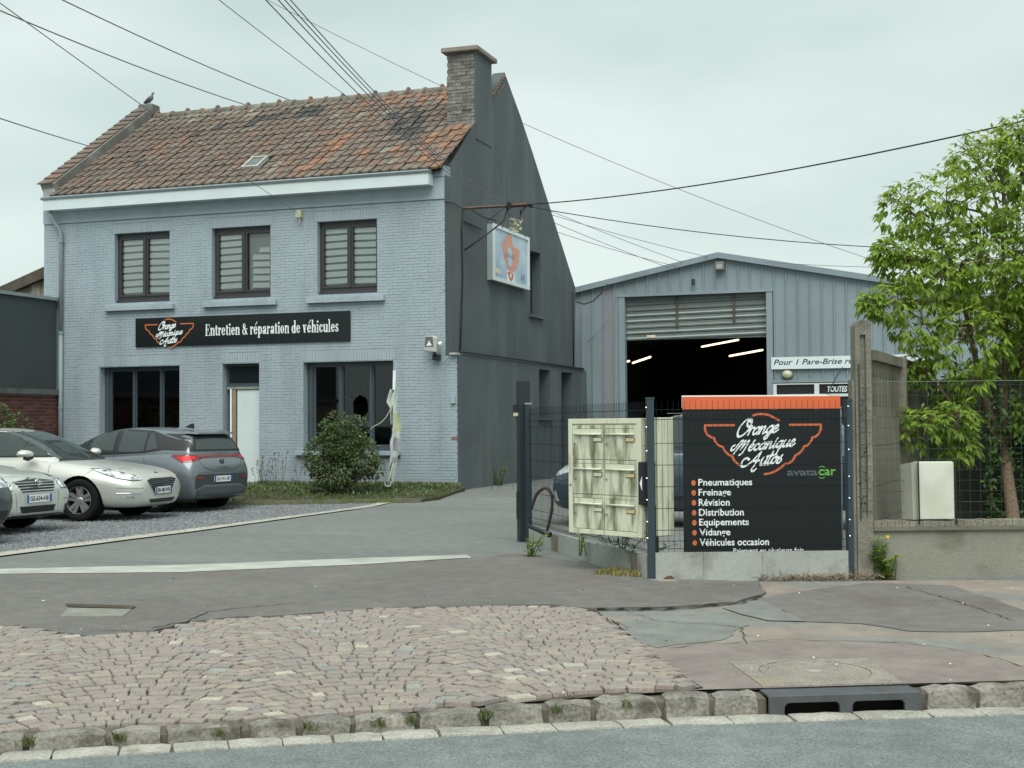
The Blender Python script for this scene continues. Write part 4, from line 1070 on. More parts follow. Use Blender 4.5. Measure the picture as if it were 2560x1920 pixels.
mb = MB(); mb.box(-13.45, -13.33, HY-.12, HY-.0, 5.80, 5.95); mb.tube([(-13.36, HY-.1, 5.8), (-13.36, HY-.1, 5.66)], .012, 6); o = mb.build('wall_insulator', mat('insulator_cream', (.5, .5, .34), .6, .1), None); tag(o, 'small cream insulator box under the eaves above the third window', 'insulator')

# wooden plank by the door? step stones
# ------------------------------------------------------------------ illuminated sign box on the side wall
bx = thing('sign_box', 'white framed light box sign on the dark side wall', 'sign', (XU, 29.4, 4.7))
BY0, BY1, BZ0, BZ1, BD = 27.80, 30.28, 4.62, 5.84, .13
mb = MB(); mb.box(XU+.002, XU+BD, BY0, BY1, BZ0, BZ1); o = mb.build('case', mat('box_case', (.33, .38, .37), .5, .05), bx)
mb = MB(); mb.plate(rect(BY0-.01, BY1+.01, BZ0-.01, BZ1+.01), [list(reversed(rect(BY0+.09, BY1-.09, BZ0+.07, BZ1-.07)))], .03, lambda a, b, c: (XU+BD+.002+c, a, b)); mb.build('case_frame', mat('box_frame', (.66, .75, .75), .4, .03), bx)
fb = lambda a, b, c: (XU+BD+.006+c, a, b-.07)
mb = MB(); mb.plate(rect(BY0+.09, BY1-.09, BZ0+.07, BZ1-.07), [], .004, lambda a, b, c: (XU+BD+.001+c, a, b)); mb.build('face_sheet', mat('box_face', (.33, .47, .66), .3, .22, 1.2, c2=(.55, .68, .74), c2pos=(.35, .7)), bx)
M_sal = mat('faded_orange', (.66, .32, .22), .5, .06, 4)
def T2(u, v): return (BY0+.09+(u-270)/(1000-270)*(BY1-BY0-.18), )
cx = BY0+1.10
shp = [(cx-.50, 5.67), (cx-.28, 5.64), (cx-.24, 5.78), (cx-.05, 5.90), (cx+.17, 5.84), (cx+.24, 5.64), (cx+.72, 5.60), (cx+.64, 5.34), (cx+.44, 5.10), (cx+.36, 5.14), (cx+.25, 4.98), (cx-.12, 5.06), (cx-.22, 5.24), (cx-.36, 5.28)]
shp = [(a, b-.06) for a, b in shp]
mb = MB(); mb.plate(shp, [], .003, lambda a, b, c: fb(a, b, c)); mb.build('emblem', M_sal, bx)
mb = MB(); mb.plate([(cx-.14, 5.45), (cx+.02, 5.56), (cx+.16, 5.44), (cx+.15, 5.1), (cx-.1, 5.12)], [], .002, lambda a, b, c: fb(a, b, c+.004)); mb.build('emblem_centre', mat('pale_blue', (.45, .58, .68), .5, .1, 8), bx)
text_part('emblem_words', 'GARAGE', .62, .10, mat('faded_blue', (.22, .26, .36), .5, 0), fb, bx, x0=cx-.30, z0=5.28, depth=.008)
mb = MB(); mb.plate([(cx-.22, 5.00), (cx+.30, 4.97), (cx+.32, 4.74), (cx-.20, 4.74)], [], .003, lambda a, b, c: fb(a, b, c+.004)); mb.build('sticker', M_signw, bx)
mb = MB(); mb.plate([(cx-.16, 4.95), (cx-.0, 4.985), (cx+.26, 4.94), (cx+.2, 4.82), (cx+.1, 4.755), (cx-.04, 4.80)], [], .002, lambda a, b, c: fb(a, b, c+.009)); mb.build('sticker_emblem', mat('red_orange', (.60, .18, .12), .5, .1, 9), bx)
mb = MB(); mb.plate([(cx+.0, 4.94), (cx+.1, 4.93), (cx+.09, 4.84), (cx+.0, 4.85)], [], .001, lambda a, b, c: fb(a, b, c+.012)); mb.build('sticker_centre', M_signw, bx)
mb = MB(); mb.plate([(BY0+.14, 4.98), (BY0+.52, 4.95), (BY0+.50, 4.84), (BY0+.18, 4.86)], [], .002, lambda a, b, c: fb(a, b, c+.002)); mb.build('corner_label', mat('label_peach', (.72, .62, .48), .5, .1, 9), bx)
text_part('corner_number', '54', .30, .16, MATS['faded_blue'], fb, bx, x0=BY1-.62, z0=4.86, depth=.005, shear=.3)
mb = MB()
for y in (BY0+.55, BY0+1.35, BY1-.35): mb.tube([(XU+BD+.03, y, BZ1-.02), (XU+BD+.05, y+.02, BZ1+.05)], .012, 6)
mb.build('fixings', M_frame, bx)

# ------------------------------------------------------------------ rusty bracket, cables, bag
def pa(u, v, X): return Vector(onX(u, v, X))
B0 = pa(1000, 450, XU+.02); B1 = Vector(onY(1140, 442, 27.4)); 
br = thing('wall_bracket', 'rusty steel bracket holding overhead cables at the side wall', 'bracket', tuple(B0))
mb = MB(); mb.tube([B0, B0+(B1-B0)*.66], .032, 4); mb.build('bracket_arm', mat('rust', (.115, .08, .06), .9, .3, 9), br)
mb = MB(); mb.tube([B0+(B1-B0)*.66, B1], .045, 4); mb.build('bracket_head', mat('rust_dark', (.09, .05, .045), .9, .3, 9), br)
mb = MB(); mb.box(-.05, .05, -.07, .07, -.07, .07); mb.v = [tuple(Vector(v)+B0+(B1-B0)*.71) for v in mb.v]; mb.tube([B1+Vector((-.02, 0, .03)), B1+Vector((.10, .05, -.03))], .04, 6); mb.build('insulators', M_black, br)
def sagp(a, b, sag, n=16):
    a, b = Vector(a), Vector(b); return [a+(b-a)*(i/n)-Vector((0, 0, 4*sag*(i/n)*(1-i/n))) for i in range(n+1)]
def cable(label, pts, r, m=M_cable, n=5, name='cable', group=None):
    mb = MB(); mb.tube(pts, r, n); o = mb.build(name, m, None, smooth=True); tag(o, label, 'cable', group); return o

# ================================================================== LEFT NEIGHBOUR (annex wall running to the street)
ann = thing('annex_building', 'dark grey clad annex over a red brick wall at the left', 'building', (-19.6, 22, 0))
AX = -19.42
mb = MB(); mb.box(-23.5, AX, 12.0, 25.22, 2.30, 4.27); mb.build('clad_wall', mat('dark_cladding', (.045, .058, .060), .8, .12, .7, fine=.05, fscale=20), ann)
mb = MB(); mb.box(-23.6, AX+.05, 11.9, 25.30, 4.272, 4.345); mb.build('roof_edge', M_zinc, ann)
mb = MB(); mb.box(-23.6, AX+.10, 11.9, 25.33-.03, 2.18, 2.298); mb.build('concrete_ledge', mat('ledge_grey', (.10, .11, .105), .9, .2, 4), ann)
mb = MB(); mb.box(-23.5, AX+.015, 12.0, 25.29, -.2, 2.178); bw_ = mb.build('brick_wall', mat('pink_mortar', (.24, .17, .14), .95, .2, 8), ann)
M_rb = [mat('red_brick_%d' % i, c, .9, .25, 9, fine=.2, fscale=60) for i, c in enumerate(((.10, .035, .027), (.075, .028, .024), (.13, .048, .036)))]
r = random.Random(12); rows = brick_rows(lambda z: 20.4, .5, 2.17, .075, .22, [], lambda z: 25.28, 9, pj=.016)
rows.sort(key=lambda b: -b[2]*1.2-b[0])
restb = MB()
for k, b in enumerate(rows):
    m_ = MB() if k < 300 else restb; x = AX+.024+r.uniform(-.003, .003)
    b0, b1 = b[0], b[1]
    m_.add([(x, b0, b[2]), (x, b1, b[2]), (x, b1, b[3]), (x, b0, b[3]), (AX+.01, b0, b[2]), (AX+.01, b1, b[2]), (AX+.01, b1, b[3]), (AX+.01, b0, b[3])], [(0, 1, 2, 3), (4, 0, 3, 7), (1, 5, 6, 2), (3, 2, 6, 7), (4, 5, 1, 0)], 0 if k < 300 else r.randrange(3))
    if k < 300: m_.build('brick', M_rb[r.randrange(3)], ann, fix=False)
if restb.f: o = restb.build('bricks_lower_down', M_rb, ann, fix=False); o['kind'] = 'stuff'
shed = thing('corrugated_shed', 'beige corrugated shed gable with brown verge rising behind the annex', 'shed', (-22, 26.6, 0))
shx0, shx1 = -26.0, -19.86; shY = 26.2
_sa, _sb = onY(95, 579, shY), onY(0, 621, shY)
def shz(x): return float(_sa[2])+(x-float(_sa[0]))*float((_sa[2]-_sb[2])/(_sa[0]-_sb[0]))-.26
mb = MB(); n = 60; V = []; Fs = []
for i in range(n+1):
    x = shx0+(shx1-shx0)*i/n; y = shY+.035*math.sin(i*math.pi*.5*1.0)
    V += [(x, y, 0), (x, y, max(.1, shz(x)))]
for i in range(n): Fs.append((2*i, 2*i+2, 2*i+3, 2*i+1))
mb.add(V, Fs); mb.build('corrugated_sheet', mat('old_sheet', (.27, .25, .19), .9, .3, 2, stretch=(6, 1, .7), c3=(.14, .12, .09), c3scale=2, c3pos=(.5, .7), c3st=(5, 1, .5)), shed, fix=False)
mb = MB(); xa_ = -24.5; zb_ = shz(xa_)
mb.add([(xa_, shY-.15, zb_-.02), (shx1, shY-.15, shz(shx1)-.02), (shx1, shY-.15, shz(shx1)+.24), (xa_, shY-.15, zb_+.20), (xa_, shY+8, zb_-.02), (shx1, shY+8, shz(shx1)-.02), (shx1, shY+8, shz(shx1)+.24), (xa_, shY+8, zb_+.20)], [(0, 1, 2, 3), (3, 2, 6, 7), (0, 4, 5, 1), (0, 3, 7, 4), (1, 5, 6, 2)])
mb.build('roof_verge', mat('verge_brown', (.085, .07, .055), .9, .3, 4), shed)

# ================================================================== WAREHOUSE
WY = 35.5
wh = thing('warehouse', 'grey metal clad warehouse with low gable and half open roller door', 'warehouse', (-6.4, WY, 0))
M_clad = mat('cladding_grey', (.235, .295, .325), .5, .05, .6, fine=.03, fscale=8, c3=(.20, .245, .262), c3scale=.7, c3pos=(.5, .75), c3st=(1, 1, .25))
M_clad2 = mat('cladding_pinkish', (.235, .25, .265), .5, .05, .6)
WPX, WPZ, WSL = -6.47, 5.80, .197
def wz(x): return WPZ-abs(x-WPX)*WSL
WX0, WX1 = -13.0, 3.4
OPN = (-9.04, -5.22, 0.0, 4.86); WIN = (-5.12, .2, 1.2, 2.50)
pw = .305; x = WX0; i = 0; tris = []
def clad(x0, x1, z0, z1f):
    m_ = MB(); z1a, z1b = z1f(x0), z1f(x1)
    prof = [(x0, 0), (x0+.015, -.042), (x0+.045, -.042), (x0+.06, 0), (x1, 0)]
    V = []
    for px_, dy in prof:
        t = (px_-x0)/(x1-x0); V += [(px_, WY+dy, z0), (px_, WY+dy, z1a+(z1b-z1a)*t)]
    m_.add(V, [(2*k, 2*k+2, 2*k+3, 2*k+1) for k in range(4)]); return m_
while x < WX1-.05:
    x1 = min(x+pw, WX1); xc = (x+x1)/2; mm = M_clad2 if i in (11, ) else M_clad
    if OPN[0]-.02 < xc < OPN[1]+.02: clad(x, x1, OPN[3]+.05, wz).build('cladding_panel', mm, wh, fix=False)
    elif xc > WIN[0]: clad(x, x1, WIN[3]+.06, wz).build('cladding_panel', mm, wh, fix=False); 
    else: clad(x, x1, -.1, wz).build('cladding_panel', mm, wh, fix=False)
    x = x1; i += 1
mb = MB(); mb.box(OPN[0]-.14, OPN[0]+.02, WY-.06, WY+.15, -.1, 4.90); mb.box(OPN[1]-.02, OPN[1]+.14, WY-.06, WY+.15, -.1, 4.90); mb.build('door_jambs', M_clad, wh)
mb = MB(); mb.box(OPN[0]-.16, OPN[1]+.16, WY-.075, WY+.15, 4.862, 4.93); mb.build('door_lintel', M_clad, wh)
mb = MB(); mb.box(WIN[0]+.0, WX1, WY-.075, WY+.1, 2.49, 2.56); mb.build('window_head', M_clad, wh)
for s_ in (-1, 1):
    xe = WX0 if s_ < 0 else WX1; mb = MB()
    mb.add([(WPX, WY-.16, WPZ-.01), (xe, WY-.16, wz(xe)-.01), (xe, WY-.16, wz(xe)+.14), (WPX, WY-.16, WPZ+.14), (WPX, WY+22, WPZ-.01), (xe, WY+22, wz(xe)-.01), (xe, WY+22, wz(xe)+.14), (WPX, WY+22, WPZ+.14)], [(0, 1, 2, 3), (3, 2, 6, 7), (0, 4, 5, 1), (4, 7, 6, 5)])
    mb.build('roof_half', M_clad, wh)
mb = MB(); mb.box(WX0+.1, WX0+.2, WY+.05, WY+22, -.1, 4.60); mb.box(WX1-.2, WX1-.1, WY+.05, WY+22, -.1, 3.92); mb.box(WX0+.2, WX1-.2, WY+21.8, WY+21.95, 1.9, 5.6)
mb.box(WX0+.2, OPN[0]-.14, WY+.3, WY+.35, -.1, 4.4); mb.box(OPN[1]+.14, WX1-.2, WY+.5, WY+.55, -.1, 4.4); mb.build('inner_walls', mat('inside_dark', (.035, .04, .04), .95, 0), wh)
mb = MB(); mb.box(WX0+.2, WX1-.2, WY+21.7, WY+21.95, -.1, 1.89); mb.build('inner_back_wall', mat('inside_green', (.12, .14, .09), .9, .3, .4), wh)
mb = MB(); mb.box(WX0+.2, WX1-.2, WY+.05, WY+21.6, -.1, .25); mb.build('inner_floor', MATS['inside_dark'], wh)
# roller door slats
M_sl = mat('roller_steel', (.165, .19, .18), .45, .12, 3, metal=.0)
M_sll = mat('roller_lip', (.46, .54, .52), .4, .05)
n = 7; sh = (4.83-3.74)/n
rd = MB(); rd.box(OPN[0]+.02, OPN[1]-.02, WY+.16, WY+.17, 3.70, 4.85); rdo = rd.build('roller_door', M_sl, wh)
for k in range(n):
    z = 3.74+k*sh; m_ = MB(); xa, xb = OPN[0]+.03, OPN[1]-.02; dz = .06*0
    pf = [(0, 0), (-.028, .012), (-.034, sh*.30), (-.010, sh*.55), (-.012, sh*.93), (0, sh*.97)]
    V = []
    for px_, pz in pf: V += [(xa, WY+.15+px_, z+pz-.05), (xb, WY+.15+px_, z+pz+.02)]
    m_.add(V, [(2*q, 2*q+1, 2*q+3, 2*q+2) for q in range(5)]); q = m_.build('slat', M_sl, rdo, fix=False)
    if k in (0, 1, 3, 4):
        m_ = MB(); m_.add([(xa, WY+.108, z+sh*.30-.05), (xb, WY+.108, z+sh*.30+.02), (xb, WY+.106, z+sh*.52+.02), (xa, WY+.106, z+sh*.52-.05)], [(0, 1, 2, 3)]); m_.build('slat_lip', M_sll, rdo, fix=False)
for xx in (-7.62, -6.1):
    mb = MB(); mb.box(xx-.03, xx+.03, WY+.07, WY+.10, 4.02+(.10 if xx > -7 else 0), 4.84); mb.build('door_bar', mat('bar_brown', (.09, .07, .06), .8, .2), rdo)
mb = MB(); mb.box(-8.45, -8.22, WY+.10, WY+.105, 3.76, 3.83); mb.build('door_label', MATS['label_peach'], rdo)
# things on the front
o = thing('gable_floodlight', 'small floodlight under the warehouse ridge', 'floodlight', (WPX+.08, WY-.1, 5.6))
mb = MB(); mb.box(WPX-.07, WPX+.17, WY-.22, WY-.05, 5.46, 5.68); q = mb.build('lamp_body', mat('lamp_grey', (.16, .17, .15), .5, .1), o); bevel(q, .02)
mb = MB(); mb.box(WPX-.03, WPX+.13, WY-.226, WY-.221, 5.50, 5.62); mb.build('lamp_glass', mat('lamp_pale', (.35, .36, .30), .3, .1), o)
mb = MB(); mb.tube([(-7.13, WY-.14, 5.26), (-7.13, WY-.14, 5.10)], .05, 8); o = mb.build('camera_dome', M_frame, None); tag(o, 'small dark security sensor on the warehouse gable above the roller door', 'sensor')
o = thing('bulkhead_lamp', 'oval cream bulkhead lamp under the white windscreen banner', 'lamp', (-4.7, WY, 2.7))
m4 = Matrix.Translation((-4.72, WY-.05, 2.70)) @ Matrix.Rotation(rad(90), 4, 'X') @ Matrix.Scale(1.25, 4, (1, 0, 0))
mb = MB(); mb.lathe([(.10, 0), (.10, .06), (.075, .09), (0, .10)], 20, m4); mb.build('diffuser', mat('lamp_cream', (.46, .48, .33), .4, .05), o, smooth=True)
mb = MB(); mb.lathe([(.12, -.04), (.12, .03), (.10, .05)], 20, m4); mb.build('rim', mat('rim_grey', (.2, .2, .17), .5, .1), o, smooth=True)
bn = thing('windscreen_banner', 'white banner with black italic lettering about a windscreen on the warehouse', 'banner', (-4, WY-.1, 3))
mb = MB(); mb.box(-5.12, -1.2, WY-.10, WY-.08, 2.84, 3.15); mb.build('banner_sheet', mat('banner_white', (.66, .75, .76), .5, 0), bn)
fw = lambda a, b, c: (a, WY-.101-c, b)
text_part('banner_text', 'Pour 1 Pare-Brise rempl', 2.38, .185, M_black, fw, bn, shear=.28, x0=-5.06, z0=2.905, bold=.012)['kind'] = 'stuff'
# shop windows right of the roller door
sw_ = thing('window_band', 'white framed dark windows with the word TOUTES beside the roller door', 'window', (-4, WY, 2.3))
mb = MB(); mb.plate(rect(-5.08, WX1, 1.2, 2.47), [list(reversed(rect(a, b, 1.3, 2.44))) for a, b in ((-5.0, -4.04), (-3.92, -2.6), (-2.5, -1.2))], .08, XZ(WY-.06)); mb.build('frame', mat('pvc_white', (.62, .68, .66), .5, 0), sw_)
mb = MB(); mb.box(-4.98, WX1-.2, WY+.0, WY+.02, 1.25, 2.45); mb.build('pane', mat('band_dark', (.018, .015, .018), .3, 0, spec=.4), sw_)
mb = MB(); mb.box(-5.04, -1.2, WY-.075, WY-.06, 2.12, 2.19); mb.build('transom', mat('pvc_white', 0), sw_)
text_part('window_word', 'TOUTES', .50, .15, M_signw, lambda a, b, c: (a, WY-.005-c, b), sw_, shear=.2, bold=.03, x0=-3.72, z0=2.235)
tag(cable('thin black cable hanging down over the windscreen banner', [tuple(onY(*p, WY-.2)) for p in ((1820, 793), (1803, 820), (1792, 845), (1770, 885))], .012), None)
# lit tubes inside
M_tube = mat('lit_tube', (1, .9, .7), .5, 0, emis=(1.0, .72, .42), estr=1.6)
for k, (a, b, z, lb) in enumerate((((1516, 749), (1595, 734), 4.62, 'lit tube lamp nearest the top centre of the open roller door'), ((1576, 769), (1647, 756), 4.4, 'lit tube lamp at the right inside the open roller door'), ((1367, 784), (1405, 771), 4.4, 'short lit tube lamp at the left inside the roller door'), ((1348, 782), (1359, 780), 4.3, 'stub of lit tube lamp at the far left of the door opening'))):
    P, Q = onZ(*a, z), onZ(*b, z)
    if k != 9: P, Q = onY(*a, WY+17-2*k), onY(*b, WY+14-2*k)
    mb = MB(); mb.tube([P, Q], .034, 6); o = mb.build('tube_lamp', M_tube, None); tag(o, lb, 'lamp', 'lit tube lamps inside the warehouse')

# ================================================================== STREET FENCE
FA = Vector((-2.919, 12.303, 0)); FE = Vector((.927, .375, 0)).normalized(); FN = Vector((-FE.y, FE.x, 0))
def FP(a, d, z): p = FA+FE*a+FN*d; return (p.x, p.y, z)
M_blue = mat('fence_blue_grey', (.028, .048, .060), .35, .03, 4, spec=.5)
M_wire = mat('fence_wire', (.014, .020, .024), .8, 0, spec=.1)
M_plate = mat('concrete_plate', (.34, .36, .33), .9, .12, 1.8, fine=.10, fscale=50, c3=(.17, .165, .135), c3scale=2.6, c3pos=(.52, .72))
M_wet = mat('stained_concrete', (.17, .15, .11), .9, .2, 6)
fence = thing('wire_fence', 'dark blue-grey welded wire fence on low concrete plates carrying the garage board', 'fence', tuple(FA))
def fbox(mb, a0, a1, d0, d1, z0, z1, m=0):
    k = len(mb.v); mb.box(a0, a1, d0, d1, z0, z1, m); mb.v[k:] = [FP(*p) for p in mb.v[k:]]
def post(a, d, zt, zb, wd=.062, nm='post'):
    m_ = MB(); fbox(m_, a-wd/2, a+wd/2, d-.035, d+.035, zb, zt-.012); o = m_.build(nm, M_blue, fence); bevel(o, .004)
    m_ = MB(); fbox(m_, a-wd/2-.004, a+wd/2+.004, d-.039, d+.039, zt-.011, zt+.006); m_.build('post_cap', M_blue, o)
    return o
post(.02, 0, 1.69, -.03, .066); post(1.885, .02, 1.66, -.02, .06)
m_ = MB(); fbox(m_, 1.80, 1.845, .09, .13, .26, 1.60); m_.build('white_upright', mat('upright_white', (.42, .5, .55), .5, .3, 3), fence)
m_ = MB(); fbox(m_, .055, .50, -.028, .022, -.03, .262); m_.build('concrete_plate', M_plate, fence)
for a, b in ((.503, 1.05), (1.053, 1.855)):
    m_ = MB(); fbox(m_, a, b, -.028, .022, -.03, .262); m_.build('concrete_plate', M_plate, fence)
def wire_panel(a0, a1, z0, z1, fn, name='wire_panel', rw=.0024):
    m_ = MB(); rows = [z for z in np.arange(z0+.2, z1-.2, .2)]
    folds = (z0+.05, z1-.10)
    a = a0+.02
    while a < a1:
        pts = [(a, 0, z0), (a, 0, z0+.03), (a, -.03, z0+.065), (a, 0, z0+.10), (a, 0, z1-.14), (a, -.03, z1-.095), (a, 0, z1-.05), (a, 0, z1+.03)]
        m_.tube([fn(*p) for p in pts], rw, 4, cap=False); a += .0525
    for z in rows+[z0+.03, z0+.10, z1-.14, z1-.05]: m_.tube([fn(a0, -.006, z), fn(a1, -.006, z)], .0028, 4, cap=False)
    return m_.build(name, M_wire, fence, fix=False)
wire_panel(.055, 1.86, .27, 1.63, lambda a, b, c: FP(a, b-.02, c), rw=.0016)
m_ = MB()
for z in (1.60, 1.42, 1.2, .95, .75, .55, .40):
    for a in (1.868, -.02): m_.tube([FP(a-.008, -.045, z), FP(a+.004, -.045, z)], .008, 6)
o = m_.build('clips', M_metal, fence); o['kind'] = 'stuff'
# leg that turns back to the gate
LE = Vector((-5.30, 15.95, 0)); LD = (LE-FA).normalized(); LL = (LE-FA).length; LN = Vector((LD.y, -LD.x, 0))
def LP(a, d, z): p = FA+LD*a+LN*d; return (p.x, p.y, z)
def lbox(mb, a0, a1, d0, d1, z0, z1): k = len(mb.v); mb.box(a0, a1, d0, d1, z0, z1); mb.v[k:] = [LP(*p) for p in mb.v[k:]]
wire_panel(.05, 2.2, .25, 1.63, LP); wire_panel(2.26, LL-.03, .22, 1.63, LP)
for a, b, mm in ((.05, .26, M_plate), (.263, .45, M_wet), (.453, 1.55, M_plate), (1.553, 2.95, M_plate), (2.953, 3.25, M_wet), (3.253, LL-.1, M_plate)):
    m_ = MB(); lbox(m_, a, b, -.025, .025, -.12, .232-.012*a-.004*(mm is M_wet)); m_.build('concrete_plate', mm, fence)
m_ = MB(); lbox(m_, LL-.035, LL+.035, -.035, .035, -.12, 1.70); o = m_.build('post', M_blue, fence); 
m_ = MB(); lbox(m_, LL-.04, LL+.04, -.04, .04, 1.701, 1.72); m_.build('post_cap', M_plate, o)
m_ = MB(); lbox(m_, LL+.08, LL+.22, -.09, .05, -.12, 1.99); m_.build('gate_post', mat('gate_black', (.018, .024, .028), .5, .1), fence)
gp = Vector(LP(LL+.22, -.0, 0))
m_ = MB(); 
q = thing('gate_lamp', 'small cream and black signal lamp fixed to the black gate post', 'lamp', (gp.x, gp.y, 1.55))
m_.box(gp.x-.09, gp.x+.0, gp.y-.12, gp.y-.03, 1.56, 1.60); m_.build('cream_lens', mat('insulator_cream', 0), q)
m_ = MB(); m_.box(gp.x-.10, gp.x-.0, gp.y-.11, gp.y-.04, 1.605, 1.70); m_.build('black_hood', M_black, q)
m_ = MB(); m_.box(gp.x-.06, gp.x+.02, gp.y-.12, gp.y-.04, .28, .62); o = m_.build('lock_box', M_black, None); tag(o, 'black lock box low on the black gate post', 'lock box')

# garage board behind the wires
bd = thing('garage_board', 'large black garage board with orange top stripe and white service list', 'sign board', FP(1.07, .03, .25))
m_ = MB(); fbox(m_, .33, 1.815, .03, .045, .262, 1.577); m_.build('black_sheet', M_signb, bd)
m_ = MB(); fbox(m_, .33, 1.815, .026, .049, 1.579, 1.70); m_.build('orange_strip', M_orange, bd)
m_ = MB(); fbox(m_, .33, 1.72, .060, .075, 1.60, 1.712); m_.build('white_backing', M_signw, bd)
ff = lambda a, b, c: FP(a, .0295-c, b)
logo(ff, bd, 1.09, 1.082, 1.281, M_signw, M_orl, .002, .001)
for i_, wd_ in enumerate(('Pneumatiques', 'Freinage', 'Révision', 'Distribution', 'Equipements', 'Vidange', 'Véhicules occasion')):
    z = .871-.0922*i_; a = .47+.001*i_; wids = (.505, .305, .29, .42, .465, .29, .65)
    desc = any(c in wd_ for c in 'qgp'); hgt = .066+(.016 if desc else 0)+(.004 if 'é' in wd_ and False else 0)
    text_part('list_line', wd_, wids[i_], hgt, M_signw, ff, bd, x0=a, z0=z-(.016 if desc else 0), bold=.018)
    m_ = MB(); m_.plate([(a-.045+.021*math.cos(t), z+.03+.026*math.sin(t)) for t in [2*math.pi*k/18 for k in range(18)]], [], .0006, lambda p, q_, c: ff(p, q_, .0014-c)); m_.build('list_dot', M_orl, bd)
text_part('foot_line', 'Paiement en plusieurs fois', .66, .062, mat('worn_white', (.72, .76, .75), .6, .2, 60), ff, bd, x0=.79, z0=.232, bold=.008)
text_part('partner_name', 'avata', .285, .058, mat('logo_grey', (.10, .115, .14), .6, 0), ff, bd, x0=1.305, z0=.960, bold=.02)
mg = mat('logo_green', (.15, .42, .07), .5, 0)
text_part('partner_name', 'car', .165, .058, mg, ff, bd, x0=1.60, z0=.960, bold=.02)
for s_, z in ((1, 1.020), (-1, .958)):
    m_ = MB(); arcp = [(1.632+.032*math.cos(rad(a)), z+s_*.020*math.sin(rad(a))) for a in range(20, 161, 20)]
    V = [ff(p[0], p[1], .001) for p in arcp]+[ff(p[0], p[1]+.007*s_, .001) for p in arcp]; n = len(arcp)
    m_.add(V, [(k, k+1, n+k+1, n+k) for k in range(n-1)]); m_.build('logo_arc', mg, bd, fix=False)

# ================================================================== MAILBOXES
P1 = Vector(onY(1229, 1000, 12.86)); P2 = Vector(onY(1386, 1000, 12.36)); P1.z = P2.z = 0
ME_ = (P2-P1).normalized(); MW = (P2-P1).length; MN = Vector((-ME_.y, ME_.x, 0))
def MP(a, d, z): p = P1+ME_*a+MN*d; return (p.x, p.y, z)
mz0 = float(onY(1237, 1150, 12.86)[2]); mz1 = float(onY(1229, 905, 12.86)[2])
mail = thing('mailbox_block', 'grimy cream block of six mailboxes standing behind the fence plates', 'mailbox', MP(MW/2, .1, mz0))
M_cream = mat('mailbox_cream', (.66, .68, .52), .5, .05, 2, stretch=(9, 9, 1.1), c3=(.27, .27, .16), c3scale=1.0, c3pos=(.56, .78), c3st=(13, 13, 2.2))
M_creamd = mat('mailbox_grimy', (.64, .66, .51), .5, .06, 2, stretch=(9, 9, 1.1), c3=(.15, .15, .075), c3scale=1.0, c3pos=(.43, .68), c3st=(14, 14, 3.0))
def mbox(mb, a0, a1, d0, d1, z0, z1): k = len(mb.v); mb.box(a0, a1, d0, d1, z0, z1); mb.v[k:] = [MP(*p) for p in mb.v[k:]]; return mb
m_ = mbox(MB(), 0, MW, .012, .38, mz0, mz1); o = m_.build('housing', M_cream, mail); bevel(o, .004)
bz = mz1-mz0; fr_ = .028
m_ = MB(); m_.plate(rect(0, MW, mz0, mz1), [list(reversed(rect(.055, MW-.06, mz0+.045, mz1-.05)))], .020, lambda a, b, c: MP(a, -.008+c, b)); o = m_.build('surround', M_cream, mail); bevel(o, .004)
dw = (MW-.115-.01)/2; dh = (bz-.095-.012)/3
for r_i in range(3):
    for c_i in range(2):
        a0 = .060+c_i*(dw+.004); z0 = mz0+.050+r_i*dh; a1, z1 = a0+dw-.004, z0+dh-.008
        q = mbox(MB(), a0, a1, -.004, .02, z0, z1).build('mailbox_door', M_creamd, mail); bevel(q, .003, 1)
        sl0, sl1 = z1-dh*.27, z1-dh*.10
        mbox(MB(), a0+.025, a1-.022, -.008, -.0045, sl0, sl1).build('letter_flap', M_creamd if (r_i+c_i) % 2 else M_cream, q)
        m2 = MB(); 
        for zz in (sl0-.003, sl1+.001): mbox(m2, a0+.023, a1-.020, -.0052, -.0042, zz, zz+.003)
        m2.build('flap_gap', mat('gap_dark', (.06, .065, .04), .9, 0), q)
        m2 = MB(); m2.tube([MP(a0+.024, -.018, sl0+.006), MP(a1-.021, -.018, sl0+.006)], .009, 8); m2.build('flap_lip', M_cream, q, smooth=True)
        nx0, nx1, nz0, nz1 = a1-.128, a1-.02, z1-dh*.46, z1-dh*.35
        mbox(MB(), nx0-.004, nx1+.004, -.010, -.0045, nz0-.004, nz1+.004).build('name_frame', mat('name_frame_olive', (.10, .10, .045), .6, 0), q)
        mbox(MB(), nx0+.002, nx1-.002, -.012, -.0105, nz0+.002, nz1-.002).build('name_card', mat('name_card', (.62, .62, .48), .5, 0) if c_i == 0 else mat('name_card_tan', (.60, .50, .28), .5, 0), q)
        m2 = MB(); c_ = MP(a0+.035, -.004, z1-dh*.53); c2 = MP(a0+.035, -.014, z1-dh*.53); m2.tube([c_, c2], .011, 10); m2.build('lock', M_metal, q)
m2 = MB(); m2.tube([MP(.03, -.008, mz0+bz*.42), MP(.03, -.014, mz0+bz*.42)], .011, 8); m2.build('red_button', mat('button_red', (.35, .08, .05), .5, 0), mail)
